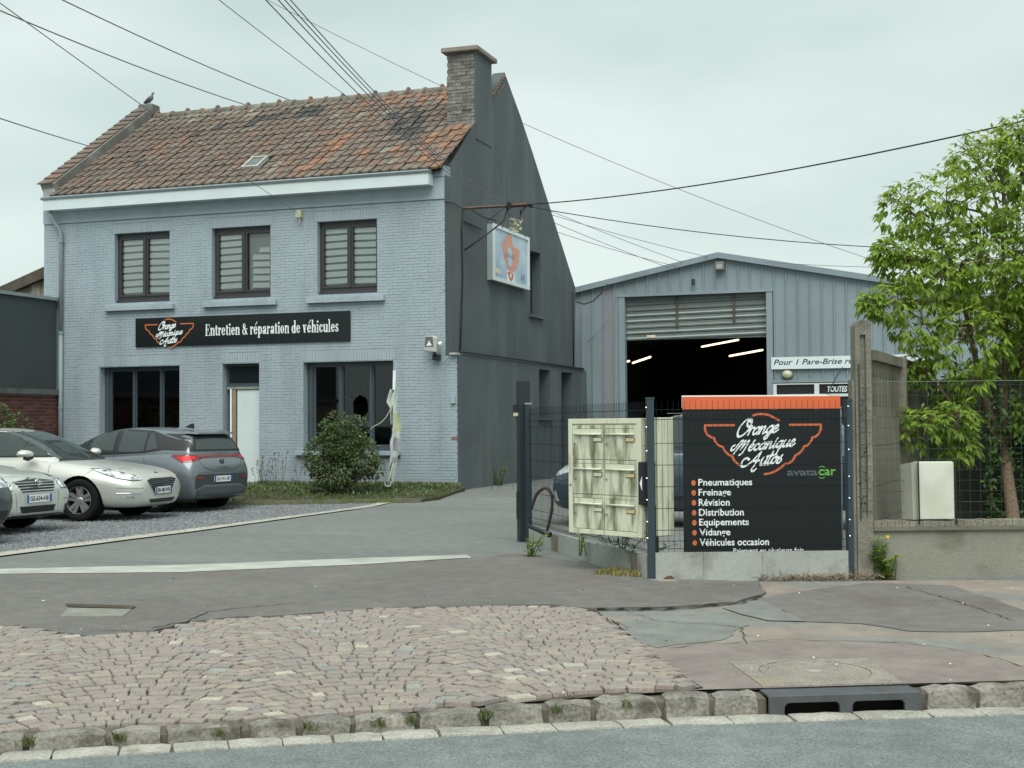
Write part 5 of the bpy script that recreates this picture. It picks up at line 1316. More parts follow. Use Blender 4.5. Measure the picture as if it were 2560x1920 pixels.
# cream side cabinet and black arrow plate behind the corner post
m_ = mbox(MB(), MW+.012, MW+.13, .08, .30, mz0+.02, mz1+.005); o = m_.build('side_cabinet', M_cream, None); bevel(o, .004); tag(o, 'narrow cream cabinet beside the mailboxes behind the blue corner post', 'cabinet')
ap = thing('arrow_plate', 'black plate with two white arrows behind the corner post', 'plate', FP(.02, .05, 1))
m_ = MB(); fbox(m_, -.085, .13, .055, .075, .70, 1.10); o = m_.build('plate', M_black, ap); bevel(o, .006)
m_ = MB(); fbox(m_, .045, .10, .05, .10, .24, .70); m_.build('plate_stem', M_black, ap)
for s_ in (-1, 1):
    cx_ = .02+s_*.072; m_ = MB(); m_.plate([(cx_+s_*.022, .90), (cx_, .965), (cx_, .83)], [], .0008, lambda a, b, c: FP(a, .0535+c-.0012, b)); m_.build('arrow', M_signw, ap)

# ================================================================== CONCRETE PILLAR, PANEL FENCE, LOW WALL
M_conc = mat('old_concrete', (.215, .205, .165), .95, .2, 2.2, fine=.25, fscale=60, bump=.6, bscale=50, bdist=.006, c3=(.11, .105, .08), c3scale=3.0, c3pos=(.52, .72))
M_concd = mat('panel_concrete', (.17, .165, .125), .95, .15, 1.4, fine=.15, fscale=60, bump=.3, bscale=50, bdist=.006, c3=(.10, .10, .07), c3scale=1.2, c3pos=(.5, .7), c3st=(1, 1, .4))
pil = thing('concrete_post', 'tall weathered concrete fence post with a rounded top', 'post', FP(2.03, .08, 0))
pz_ = 2.41
prof = [(1.955, -.05), (2.105, -.05), (2.105, pz_-.06)]+[(2.03+.075*math.cos(rad(a)), pz_-.065+.065*math.sin(rad(a))) for a in range(15, 166, 15)]+[(1.955, pz_-.06)]
m_ = MB(); m_.plate(prof, [list(reversed(rect(2.00, 2.055, .60, 2.27)))], .03, lambda a, b, c: FP(a, .0+c, b)); m_.build('post_face', M_conc, pil)
m_ = MB(); m_.plate(prof, [], .12, lambda a, b, c: FP(a, .031+c, b)); m_.build('post_body', M_conc, pil)
m_ = MB(); fbox(m_, 1.925, 1.953, .02, .14, -.05, 1.85); m_.build('side_rib', M_conc, pil)
low = thing('low_garden_wall', 'low rendered garden wall with jointed coping at the right', 'wall', FP(3.2, .1, 0))
m_ = MB(); fbox(m_, 2.108, 6.5, .02, .20, -.08, .44); m_.build('wall_body', mat('wall_render', (.25, .25, .205), .95, .12, 1.1, fine=.1, fscale=70, bump=.5, bscale=40, bdist=.008, c3=(.115, .11, .075), c3scale=1.5, c3pos=(.55, .75), c3st=(1, 1, 1.6)), low)
m_ = MB(); fbox(m_, 2.108, 6.5, -.012, .22, .442, .475); m_.build('wall_ledge', M_concd, low)
a = 2.11; r = random.Random(2)
while a < 4.6:
    w_ = r.uniform(.055, .075); m_ = MB(); fbox(m_, a, a+w_-.004, .0, .21, .476, .53+r.uniform(-.003, .003)); m_.build('coping_block', M_conc, low); a += w_
m_ = MB(); fbox(m_, a, 6.5, .0, .21, .476, .53); m_.build('coping_rest', M_conc, low)
# slab fence going back beside the yard
pf_ = thing('panel_fence', 'beige concrete panel fence with arched openwork top running back from the post', 'fence', (-1.0, 14.5, 0))
Q0 = Vector((-.99, 13.10, 0)); Q1 = Vector((-.70, 16.9, 0)); QD = (Q1-Q0).normalized(); QN = Vector((QD.y, -QD.x, 0)); QL = (Q1-Q0).length
def QP(a, d, z): p = Q0+QD*a+QN*d; return (p.x, p.y, z)
def qbox(mb, a0, a1, d0, d1, z0, z1): k = len(mb.v); mb.box(a0, a1, d0, d1, z0, z1); mb.v[k:] = [QP(*p) for p in mb.v[k:]]; return mb
for s0, s1 in ((.05, 1.92), (2.02, QL)):
    for z0, z1 in ((-.05, .52), (.524, .85), (.854, 1.23), (1.234, 1.50)): qbox(MB(), s0, s1, .0, .04, z0, z1).build('panel', M_concd, pf_)
    m_ = MB(); n = 9; wd = (s1-s0)/n; holes = []
    for k in range(n):
        c = s0+wd*(k+.5); holes.append(list(reversed([(c-wd*.27, 1.60), (c+wd*.27, 1.60), (c, 1.78)])))
        holes.append(list(reversed([(c-wd*.36, 1.80), (c-wd*.05, 1.80), (c-wd*.05, 1.96), (c-wd*.40, 1.88)]))); holes.append(list(reversed([(c+wd*.05, 1.80), (c+wd*.36, 1.80), (c+wd*.40, 1.88), (c+wd*.05, 1.96)])))
        holes.append(list(reversed([(c+wd*.34, 1.94), (c+wd*.5-.008, 1.88), (c+wd*.5-.008, 2.0), (c+wd*.4, 2.0)])))
    m_.plate(rect(s0, s1, 1.504, 2.03), holes, .016, lambda a, b, c: QP(a, c-.0, b)); m_.build('openwork_panel', M_concd, pf_)
    qbox(MB(), s0, s1, -.015, .06, 2.034, 2.13).build('top_rail', M_concd, pf_)
qbox(MB(), 1.925, 2.015, -.02, .09, -.05, 2.15).build('fence_post', M_conc, pf_); qbox(MB(), QL+.004, QL+.12, -.02, .09, -.05, 2.15).build('fence_post', M_conc, pf_)
# back wall of the garden
gw = thing('garden_back_wall', 'dark grey slab wall across the back of the garden', 'wall', (.5, 17.1, 0))
for k in range(3):
    for z0, z1 in ((-.05, .5), (.503, 1.0), (1.003, 1.42)):
        m_ = MB(); m_.box(-.60+k*2.0, 1.38+k*2.0, 17.05, 17.09, z0, z1); m_.build('panel', mat('dark_grey_concrete', (.12, .125, .11), .95, .15, 1.5, fine=.1), gw)  # slabs and palings share one plain dark grey concrete
    for j in range(16):
        m_ = MB(); m_.box(-.60+k*2.0+j*.124, -.60+k*2.0+j*.124+.105, 17.05, 17.09, 1.425, 1.95); m_.build('paling', MATS['dark_grey_concrete'], gw)
# green mesh along the low wall
gm = thing('green_mesh', 'thin green wire mesh fence above the low garden wall', 'fence', FP(3.5, .1, .5))
m_ = MB(); M_gw = mat('green_wire', (.025, .065, .04), .6, 0)
for a in np.arange(1.97, 6.0, .10): m_.tube([FP(a, .11, .53), FP(a+.004, .11, 1.84)], .0018, 3, cap=False)
for z in np.arange(.60, 1.80, .10): m_.tube([FP(1.97, .11, z), FP(6.0, .11, z)], .0018, 3, cap=False)
m_.build('mesh', M_gw, gm, fix=False)
m_ = MB(); m_.tube([FP(1.97, .11, 1.835), FP(2.6, .11, 1.832), FP(3.4, .11, 1.838), FP(6, .11, 1.84)], .004, 5); m_.build('top_wire', mat('top_wire_pale', (.09, .14, .11), .6, 0), gm)
m_ = MB(); m_.tube([FP(1.985, -.012, .55), FP(1.985, -.012, 2.0)], .007, 6); m_.build('mesh_stake', M_gw, gm)
# mesh roll end tangled on the post
m_ = MB(); r = random.Random(6)
for z in np.arange(.62, 1.80, .105): m_.tube([FP(1.985, -.014, z), FP(2.03, -.03-r.uniform(0, .02), z+r.uniform(-.02, .02)), FP(2.09, -.012, z+r.uniform(-.01, .01))], .003, 4)
m_.tube([FP(2.04, -.03, .56), FP(2.045, -.034, 1.15), FP(2.035, -.03, 1.8)], .003, 4); m_.build('mesh_end', M_gw, gm, fix=False)
# ivy-like black growth blobs on the post
m_ = MB()
for z in (1.60, 1.20, .95, .72):
    for k in range(14):
        c = Vector(FP(2.01+r.uniform(-.03, .03), -.012, z+r.uniform(-.07, .05))); e_1 = Vector((r.uniform(-1, 1), r.uniform(-.3, .3), r.uniform(-1, 1)))*.018; e_2 = Vector((r.uniform(-1, 1), r.uniform(-.3, .3), r.uniform(-1, 1)))*.018
        m_.add([c, c+e_1, c+e_1+e_2, c+e_2], [(0, 1, 2, 3)])
o = m_.build('dead_creeper', mat('creeper_dark', (.025, .03, .02), 1, .2), pil, fix=False); o['kind'] = 'stuff'
# white cabinet on the wall
cb = thing('white_cabinet', 'white metal cabinet sitting on the garden wall coping', 'cabinet', FP(3.0, .15, .53))
C0 = Vector(onY(1985, 1100, 13.25)); C1 = Vector(onY(2062, 1100, 13.38)); C0.z = C1.z = 0; CE = (C1-C0).normalized(); CW = (C1-C0).length; CN = Vector((-CE.y, CE.x, 0))
def CP(a, d, z): p = C0+CE*a+CN*d; return (p.x, p.y, z)
def cbox(mb, a0, a1, d0, d1, z0, z1): k = len(mb.v); mb.box(a0, a1, d0, d1, z0, z1); mb.v[k:] = [CP(*p) for p in mb.v[k:]]; return mb
M_cab = mat('cabinet_white', (.62, .64, .55), .5, .05, 3, c3=(.45, .47, .38), c3scale=2, c3pos=(.5, .75))
q = cbox(MB(), 0, CW, .0, .03, .545, 1.075).build('cabinet_door', M_cab, cb); bevel(q, .004)
q = cbox(MB(), -.0, CW, .033, .14, .54, 1.08).build('cabinet_front_case', M_cab, cb)
m_ = MB(); V = [CP(-.045, .033, .54), CP(-.002, .033, .54), CP(-.002, .15, .54), CP(-.11, .15, .54), CP(-.055, .033, 1.075), CP(-.002, .033, 1.075), CP(-.002, .15, 1.05), CP(-.12, .15, 1.05)]
m_.add(V, [(0, 1, 5, 4), (1, 2, 6, 5), (2, 3, 7, 6), (3, 0, 4, 7), (4, 5, 6, 7), (0, 3, 2, 1)]); m_.build('cabinet_back_case', mat('cabinet_shadow', (.33, .34, .28), .6, .1, 3), cb)
for a in (.0, CW+.012):
    m_ = MB(); m_.tube([CP(a-.0, -.012, .50), CP(a-.006, -.012, 1.09)], .008, 6); m_.build('mounting_bar', M_black, cb)

# ================================================================== CARS
def paint(name, c, metal=.35): return mat('paint_'+name, c, .32, 0, metal=metal, coat=.8)
M_tyre = mat('tyre', (.011, .012, .013), .9, .1, 20, spec=.15)
M_arch = mat('wheel_well', (.006, .006, .007), .95, 0)
M_trim = mat('black_trim', (.02, .022, .025), .45, 0)
M_cglass = mat('car_glass', (.032, .046, .044), .05, 0, spec=.75)
M_chrome = mat('chrome', (.62, .64, .64), .16, 0, metal=1.0)
M_rimm = mat('alloy', (.66, .68, .68), .25, 0, metal=.85)
M_lens = mat('lamp_lens', (.78, .84, .84), .08, .1, 9, coat=1.0, c2=(.28, .32, .33), c2pos=(.46, .60))
M_seam = mat('seam', (.012, .013, .014), .8, 0)
M_platew = mat('plate_white', (.74, .78, .76), .4, 0)
M_plateb = mat('plate_blue', (.03, .10, .35), .4, 0)
def subsurf_mesh(mb, lv=2):
    me = mb.mesh('tmp', [], True); bm = bmesh.new(); bm.from_mesh(me); bmesh.ops.remove_doubles(bm, verts=bm.verts, dist=1e-4)
    bmesh.ops.recalc_face_normals(bm, faces=bm.faces); bm.to_mesh(me); bm.free()
    o = bpy.data.objects.new('tmp', me); COL.objects.link(o); m = o.modifiers.new('s', 'SUBSURF'); m.levels = lv; m.render_levels = lv
    return o
def evalmesh(o):
    dg = bpy.context.evaluated_depsgraph_get(); me = bpy.data.meshes.new_from_object(o.evaluated_get(dg)); COL.objects.unlink(o); bpy.data.objects.remove(o); return me
def loft(stations, secf):
    """mirror-symmetric closed loft; secf(station)->list of (y,z) from bottom centre to top centre"""
    mb = MB(); secs = []
    for st in stations:
        h = secf(st); full = [(y, z) for y, z in h]+[(-y, z) for y, z in reversed(h[1:-1])]
        secs.append([(st[0], y, z) for y, z in full])
    n = len(secs[0]); V = [p for s in secs for p in s]; Fs = []
    for i in range(len(secs)-1):
        for k in range(n): j = (k+1) % n; Fs.append((i*n+k, i*n+j, (i+1)*n+j, (i+1)*n+k))
    hn = n//2
    for b in (0, (len(secs)-1)*n):
        for k in range(hn):
            a_, b_ = k, k+1; c_, d_ = (n-k-1) % n, (n-k) % n
            f = (b+a_, b+b_, b+c_, b+d_); f = tuple(dict.fromkeys(f))
            if len(f) >= 3: Fs.append(f)
    mb.add(V, Fs); return mb
def body_sec(st):
    x, zb, zt, wb, wm, ws, zs, zm = st
    return [(0, zb), (wb*.8, zb), (wb, zb+.05), (wm, zm), (wm*.995, zm+(zs-zm)*.45), (ws, zs-.025), (ws*.955, zs+.012), (ws*.62, zs+(zt-zs)*.72), (0, zt)]
def cab_sec(st):
    x, zr, wr, wb, zb = st
    return [(0, zb-.15), (wb-.02, zb-.15), (wb, zb), (wb-(wb-wr)*.30, zb+(zr-zb)*.34), (wr+.012, zr-(zr-zb)*.16), (wr-.055, zr-.025), (wr*.5, zr), (0, zr+.004)]
def car(label, cfg, loc, rz, sc=1.0, group='parked cars'):
    """builds one car: x forward, z up; parts are children"""
    root = thing(cfg['name'], label, 'car', loc, rz, group); root.scale = (sc, sc, sc)
    P = cfg['paint']
    bo = subsurf_mesh(loft(cfg['body'], body_sec)); 
    cuts = []
    R = cfg['wr']
    for xw in cfg['axles']:
        for s_ in (1, -1):
            cm = MB(); cm.lathe([(0, -.16), (R+.045, -.16), (R+.045, .35), (0, .35)], 28, Matrix.Translation((xw, s_*(cfg['track']), R+.01)) @ Matrix.Rotation(rad(-90*s_), 4, 'X'))
            me = cm.mesh('cut', [M_arch]); bm = bmesh.new(); bm.from_mesh(me); bmesh.ops.remove_doubles(bm, verts=bm.verts, dist=1e-5); bmesh.ops.recalc_face_normals(bm, faces=bm.faces); bm.to_mesh(me); bm.free()
            c = bpy.data.objects.new('cut', me); COL.objects.link(c); cuts.append(c)
            bmod = bo.modifiers.new('b', 'BOOLEAN'); bmod.object = c; bmod.operation = 'DIFFERENCE'; bmod.solver = 'EXACT'; bmod.material_mode = 'TRANSFER'
    bo.data.materials.append(P)
    me = evalmesh(bo)
    for c in cuts: COL.objects.unlink(c); bpy.data.objects.remove(c)
    me.name = 'body'; me.set_sharp_from_angle(angle=rad(40))
    body = put('body', me, root, False)
    co = subsurf_mesh(loft(cfg['cab'], cab_sec)); co.data.materials.append(cfg.get('roofpaint', P)); mc = evalmesh(co); mc.name = 'cabin'
    cab = put('cabin', mc, root, False)
    vs = []; fs = []
    for m_ in (me, mc):
        k = len(vs); vs += [v.co.copy() for v in m_.vertices]; fs += [tuple(i+k for i in p.vertices) for p in m_.polygons]
    bvh = BVHTree.FromPolygons(vs, fs); cbv_ = BVHTree.FromPolygons([v.co.copy() for v in mc.vertices], [tuple(p.vertices) for p in mc.polygons])
    def wrap(name, poly, az, m, off=.006, step=.05, parent=None, smooth=True, bv=bvh, maxd=None):
        """lay a polygon (approximate 3D points) onto the bodywork, cast from azimuth az (0 front, 90 left, 180 rear, -90 right)"""
        d = Vector((math.cos(rad(az)), math.sin(rad(az)), 0)); t = Vector((-d.y, d.x, 0))
        p2 = subdiv_poly([(Vector(p).dot(t), p[2]) for p in poly], step); v2, f2 = cdt(p2, step)
        V = []; bad = set()
        for i, q in enumerate(v2):
            o_ = t*q[0]+Vector((0, 0, q[1]))+d*6; hit = bv.ray_cast(o_, -d)
            if hit[0] is None: V.append((0, 0, 0)); bad.add(i)
            else: V.append(tuple(hit[0]+(d*.7+hit[1]*.3*(1 if hit[1].dot(d) > 0 else -1)).normalized()*off))
        m2 = MB(); m2.add(V, [f for f in f2 if not any(i in bad for i in f)])
        return m2.build(name, m, parent or root, False, smooth, fix=False) if m2.f else None
    def both(name, poly, az, m, **k):
        a = wrap(name, poly, az, m, **k); b = wrap(name, [(p[0], -p[1], p[2]) for p in poly], -az, m, **k); return a, b
    def line(pts, az, w=.008, off=.004, name='seam', m=M_seam):
        d = Vector((math.cos(rad(az)), math.sin(rad(az)), 0)); t = Vector((-d.y, d.x, 0)); P_ = []
        for a, b in zip(pts, pts[1:]):
            n = max(1, int((Vector(b)-Vector(a)).length/.05))
            for i in range(n): P_.append(Vector(a)+(Vector(b)-Vector(a))*i/n)
        P_.append(Vector(pts[-1])); H_ = []
        for p in P_:
            o_ = t*p.dot(t)+Vector((0, 0, p.z))+d*6; h = bvh.ray_cast(o_, -d)
            if h[0] is not None: H_.append(h[0]+d*(off-.003))
        if len(H_) > 1: m2 = MB(); m2.tube(H_, w/2, 4); m2.build(name, m, root, False, fix=False)
    # wheels
    wm_t = MB(); w_ = .205; r_ = cfg['rim']; Rt = R
    wm_t.lathe([(r_, -w_*.46), (Rt*.90, -w_*.5), (Rt*.975, -w_*.44), (Rt, -w_*.3), (Rt, w_*.3), (Rt*.975, w_*.44), (Rt*.90, w_*.5), (r_, w_*.46), (r_*.96, w_*.2), (r_*.96, -w_*.46)], 36)
    tyre_me = wm_t.mesh('tyre', M_tyre, True)
    rm = MB(); rm.lathe([(r_*1.0, w_*.47), (r_*.965, w_*.49), (r_*.93, w_*.40), (r_*.90, w_*.1), (r_*.9, -w_*.3), (0, -w_*.3)], 36)
    ns = cfg.get('spokes', 5)
    sm_ = MB()
    for k in range(ns):
        a = 2*math.pi*k/ns+.3
        for da in ((-.17, .17) if cfg.get('twin') else (0,)):
            A = Matrix.Rotation(a, 4, 'Z'); hw0, hw1 = (.026, .034) if cfg.get('twin') else (.075, .05)
            y0 = da*r_*.5; y1 = da*r_*1.15
            V = [A @ Vector(p) for p in ((0.03, y0-hw0/1.4, w_*.34), (r_*.94, y1-hw1/1.3, w_*.40), (r_*.94, y1+hw1/1.3, w_*.40), (.03, y0+hw0/1.4, w_*.34), (0.03, y0-hw0, w_*.2), (r_*.94, y1-hw1, w_*.25), (r_*.94, y1+hw1, w_*.25), (.03, y0+hw0, w_*.2))]
            sm_.add(V, [(0, 1, 2, 3), (4, 5, 1, 0), (7, 3, 2, 6), (5, 6, 2, 1)])
    sm_.lathe([(r_*1.0, w_*.475), (r_*.985, w_*.50), (r_*.95, w_*.44)], 36)
    sm_.lathe([(r_*.23, w_*.2), (r_*.21, w_*.42), (r_*.1, w_*.45), (0, w_*.45)], 16)
    rim_me = rm.mesh('rim', cfg.get('rimdark', mat('rim_dark', (.05, .052, .055), .5, 0, metal=.5)), True); sp_me = sm_.mesh('spokes', M_rimm, False)
    for xw in cfg['axles']:
        for s_ in (1, -1):
            wh_ = bpy.data.objects.new('wheel', tyre_me); COL.objects.link(wh_); wh_.parent = root
            wh_.location = (xw, s_*(cfg['track']-.02), R); wh_.rotation_euler = (rad(-90*s_), 0, cfg.get('steer', 0) if xw > 0 else 0)
            for nm, mm in (('rim', rim_me), ('spokes', sp_me)):
                q = bpy.data.objects.new(nm, mm); COL.objects.link(q); q.parent = wh_
            wl = MB(); wl.lathe([(0, .03), (R+.038, .03)], 28, Matrix.Translation((xw, s_*(cfg['track']-.17), R+.01)) @ Matrix.Rotation(rad(-90*s_), 4, 'X')); wl.build('wheel_well', M_arch, root, False, fix=False)
    def plate(x, az, y, z, txt, w=.50, h=.105, tilt=0.0, stickoff=.012):
        d = Vector((math.cos(rad(az)), math.sin(rad(az)), 0)); t = Vector((-d.y, d.x, 0))
        h_ = bvh.ray_cast(t*y+Vector((0, 0, z))+d*6, -d); base = (h_[0] if h_[0] is not None else Vector((x, y, z)))+d*stickoff
        up = (Vector((0, 0, 1))-d*tilt).normalized(); fn = lambda a, b, c: tuple(base+t*a+up*b+d*c)
        m2 = MB(); m2.plate(rect(-w/2, w/2, -h/2, h/2), [], .008, lambda a, b, c: fn(a, b, c-.004)); pl = m2.build('number_plate', M_platew, root, False)
        for s_ in (-1, 1):
            m2 = MB(); m2.plate(rect(*sorted((s_*(w/2-.045), s_*w/2)), -h/2, h/2), [], .003, lambda a, b, c: fn(a, b, c+.003)); m2.build('plate_band', M_plateb, root, False)
        text_part('plate_number', txt, w-.13, h*.62, M_black, fn, root, bold=.02, x0=-(w-.13)/2, z0=-h*.31, world=False, depth=.006)
    cfg['detail'](dict(cbv=cbv_, wrap=wrap, both=both, line=line, plate=plate, root=root, bvh=bvh, P=P))
    return root
def mirrors(root, x, y, z, P, s_list=(1, -1)):
    for s_ in s_list:
        m2 = MB(); V = []; 
        for (dx, w_, h_) in ((.10, .06, .03), (.06, .115, .06), (-.03, .135, .075), (-.05, .125, .068)):
            for k in range(10): t = 2*math.pi*k/10; V.append((x+dx-.02*math.cos(t), s_*(y+.12+math.cos(t)*w_), z+math.sin(t)*h_*(1 if math.sin(t) > 0 else .65)))
        Fs = [(i*10+k, i*10+(k+1) % 10, (i+1)*10+(k+1) % 10, (i+1)*10+k) for i in range(3) for k in range(10)]+[tuple(range(10)), tuple(range(39, 29, -1))]
        m2.add(V, Fs); q = m2.build('mirror', P, root, False, True)
        m2 = MB(); m2.tube([(x+.03, s_*(y-.02), z-.05), (x+.02, s_*(y+.07), z-.075), (x+.0, s_*(y+.15), z-.06)], [.028, .03, .022], 8); m2.build('mirror_arm', M_trim, q, False)

# ---- silver saloon (long nose, big oval headlights)
def pe_body():
    return [ # x, zb, zt, wb, wm, ws, zs, zm
        (2.36, .30, .56, .42, .52, .44, .54, .42), (2.33, .24, .66, .56, .64, .55, .62, .44), (2.24, .20, .73, .68, .76, .64, .69, .46), (2.08, .19, .785, .76, .835, .70, .745, .50), (1.85, .19, .83, .80, .875, .745, .79, .54),
        (1.45, .20, .885, .82, .90, .79, .84, .58), (.95, .20, .955, .83, .905, .82, .90, .60), (.45, .20, .98, .83, .905, .84, .935, .60), (-.4, .20, .98, .83, .905, .845, .945, .60), (-1.2, .20, 1.0, .83, .905, .84, .96, .60),
        (-1.75, .21, 1.02, .80, .895, .81, .965, .62), (-2.12, .24, 1.03, .74, .86, .76, .96, .62), (-2.32, .28, .99, .66, .79, .68, .93, .60), (-2.40, .36, .90, .52, .66, .56, .86, .58)]
def pe_cab():
    return [(1.05, .93, .62, .72, .90), (.78, 1.04, .60, .76, .91), (.40, 1.22, .575, .79, .92), (.0, 1.385, .57, .80, .93), (-.35, 1.445, .57, .80, .93), (-.9, 1.445, .56, .80, .94), (-1.35, 1.36, .55, .78, .95), (-1.75, 1.17, .54, .74, .96), (-2.02, 1.02, .52, .68, .96)]
def pe_detail(k):
    W_, B, Ln, r, P, cbv = k['wrap'], k['both'], k['line'], k['root'], k['P'], k['cbv']
    # side glass with black surround
    up = [(.86, .8, .985), (.60, .8, 1.125), (.28, .8, 1.275), (-.05, .8, 1.385), (-.45, .8, 1.425), (-.9, .8, 1.415), (-1.25, .8, 1.34), (-1.58, .8, 1.20), (-1.72, .8, 1.06), (-1.2, .8, 1.01), (0, .8, .985)]
    B('window_surround', up, 90, M_trim, off=.012, bv=cbv)
    B('side_glass', [(.28, .8, 1.0), (.33, .8, 1.225), (.24, .8, 1.265), (-.08, .8, 1.365), (-.42, .8, 1.40), (-.50, .8, 1.0)], 90, M_cglass, off=.020, bv=cbv)
    B('quarter_glass', [(.36, .8, 1.0), (.40, .8, 1.19), (.60, .8, 1.09), (.78, .8, 1.0)], 90, M_cglass, off=.020, bv=cbv)
    B('side_glass', [(-.62, .8, 1.005), (-.58, .8, 1.40), (-.95, .8, 1.39), (-1.22, .8, 1.31), (-1.34, .8, 1.03)], 90, M_cglass, off=.020, bv=cbv)
    W_('windscreen', [(1, -.63, .955), (1, .63, .955), (.4, .60, 1.06), (.0, .535, 1.30), (0, .49, 1.375), (0, -.49, 1.375), (0, -.535, 1.30), (.4, -.60, 1.06)], 0, M_cglass, off=.016, step=.06, bv=cbv)
    W_('rear_glass', [(-1.6, -.55, 1.08), (-1.6, .55, 1.08), (-1.4, .48, 1.33), (-1.4, -.48, 1.33)], 180, M_cglass, off=.008)
    W_('windscreen_base', [(1, -.66, .925), (1, .66, .925), (1, .63, .953), (1, -.63, .953)], 0, M_trim, off=.012)
    # lamps: long swept-back eyes
    B('headlight_surround', [(1.58, .80, .812), (1.78, .78, .722), (1.98, .75, .652), (2.18, .62, .610), (2.29, .50, .625), (2.20, .55, .700), (2.02, .68, .760), (1.84, .76, .812)], 42, M_seam, off=.003, step=.05)
    B('headlight', [(1.62, .80, .80), (1.78, .78, .735), (1.98, .75, .665), (2.18, .62, .625), (2.27, .50, .635), (2.20, .55, .685), (2.02, .68, .745), (1.84, .76, .795)], 42, M_lens, off=.006, step=.05)
    W_('grille', [(2.3, -.34, .50), (2.3, .34, .50), (2.3, .43, .615), (2.3, .33, .635), (2.3, -.33, .635), (2.3, -.43, .615)], 0, M_black, off=.006, step=.05)
    W_('lower_grille', [(2.3, -.24, .39), (2.3, .24, .39), (2.3, .33, .50), (2.3, -.33, .50)], 0, M_black, off=.007, step=.05)
    for z in (.535, .565, .595, .622): Ln([(2.4, -.36, z), (2.4, .36, z)], 0, w=.012, off=.012, name='grille_bar', m=M_chrome)
    Ln([(2.4, -.24, .385), (2.4, -.44, .615), (2.4, -.32, .64), (2.4, .32, .64), (2.4, .44, .615), (2.4, .24, .385)], 0, w=.014, off=.010, name='grille_rim', m=M_chrome)
    W_('air_intake', [(2.3, -.34, .265), (2.3, .34, .265), (2.3, .40, .325), (2.3, -.40, .325)], 0, M_trim, off=.006, step=.05)
    B('fog_lamp', [(2.1, .60, .35), (2.1, .76, .36), (2.1, .72, .41), (2.1, .58, .405)], 25, M_lens, off=.006, step=.05)
    for s_ in (1, -1):
        Ln([(2.2, s_*.52, .425), (2.0, s_*.80, .43)], 30*s_, w=.014, off=.006, name='fog_trim', m=M_chrome)
        Ln([(2.2, s_*.46, .50), (2.0, s_*.80, .515)], 30*s_, w=.008, off=.003)
        Ln([(1.62, s_*.9, .80), (1.50, s_*.9, .70), (1.44, s_*.9, .62)], 90*s_, w=.006)
        Ln([(.88, s_*.9, .97), (.90, s_*.9, .60), (.82, s_*.9, .30)], 90*s_, w=.007); Ln([(-.55, s_*.9, .98), (-.56, s_*.9, .55), (-.50, s_*.9, .28)], 90*s_, w=.007); Ln([(.82, s_*.9, .26), (-1.0, s_*.9, .26)], 90*s_, w=.009)
    m2 = MB()
    for s_ in (1,):
        V = [(-.05, -.03), (.0, -.06), (.03, -.02), (.07, .0), (.05, .03), (.0, .02), (-.04, .05), (-.07, .02)]
        m2.plate([(a, b) for a, b in V], [], .008, lambda a, b, c: (2.235+c+b*.0-(.0 if b < 0 else .0), a, .705+b*.9+c*0))
    m2.build('bonnet_emblem', M_chrome, r, False)
    mirrors(r, .55, .86, 1.03, P)
    k['plate'](2.3, 0, 0, .455, 'BR-480-WB', tilt=.0, stickoff=.02)
PE = dict(name='silver_saloon', paint=paint('silver_beige', (.60, .61, .56), .25), body=pe_body(), cab=pe_cab(), axles=(1.42, -1.40), wr=.325, rim=.215, track=.80, spokes=5, twin=True, detail=pe_detail)
GZ = lambda x, y: H(x, y)+.012
_c = onZ(196, 1127, .01); prz = rad(4.0); pex, pey = _c[0]-1.42-.24, _c[1]+.72
car('pale silver saloon with swept headlights and five spoke wheels between two other cars', PE, (pex, pey, GZ(pex, pey)), prz)

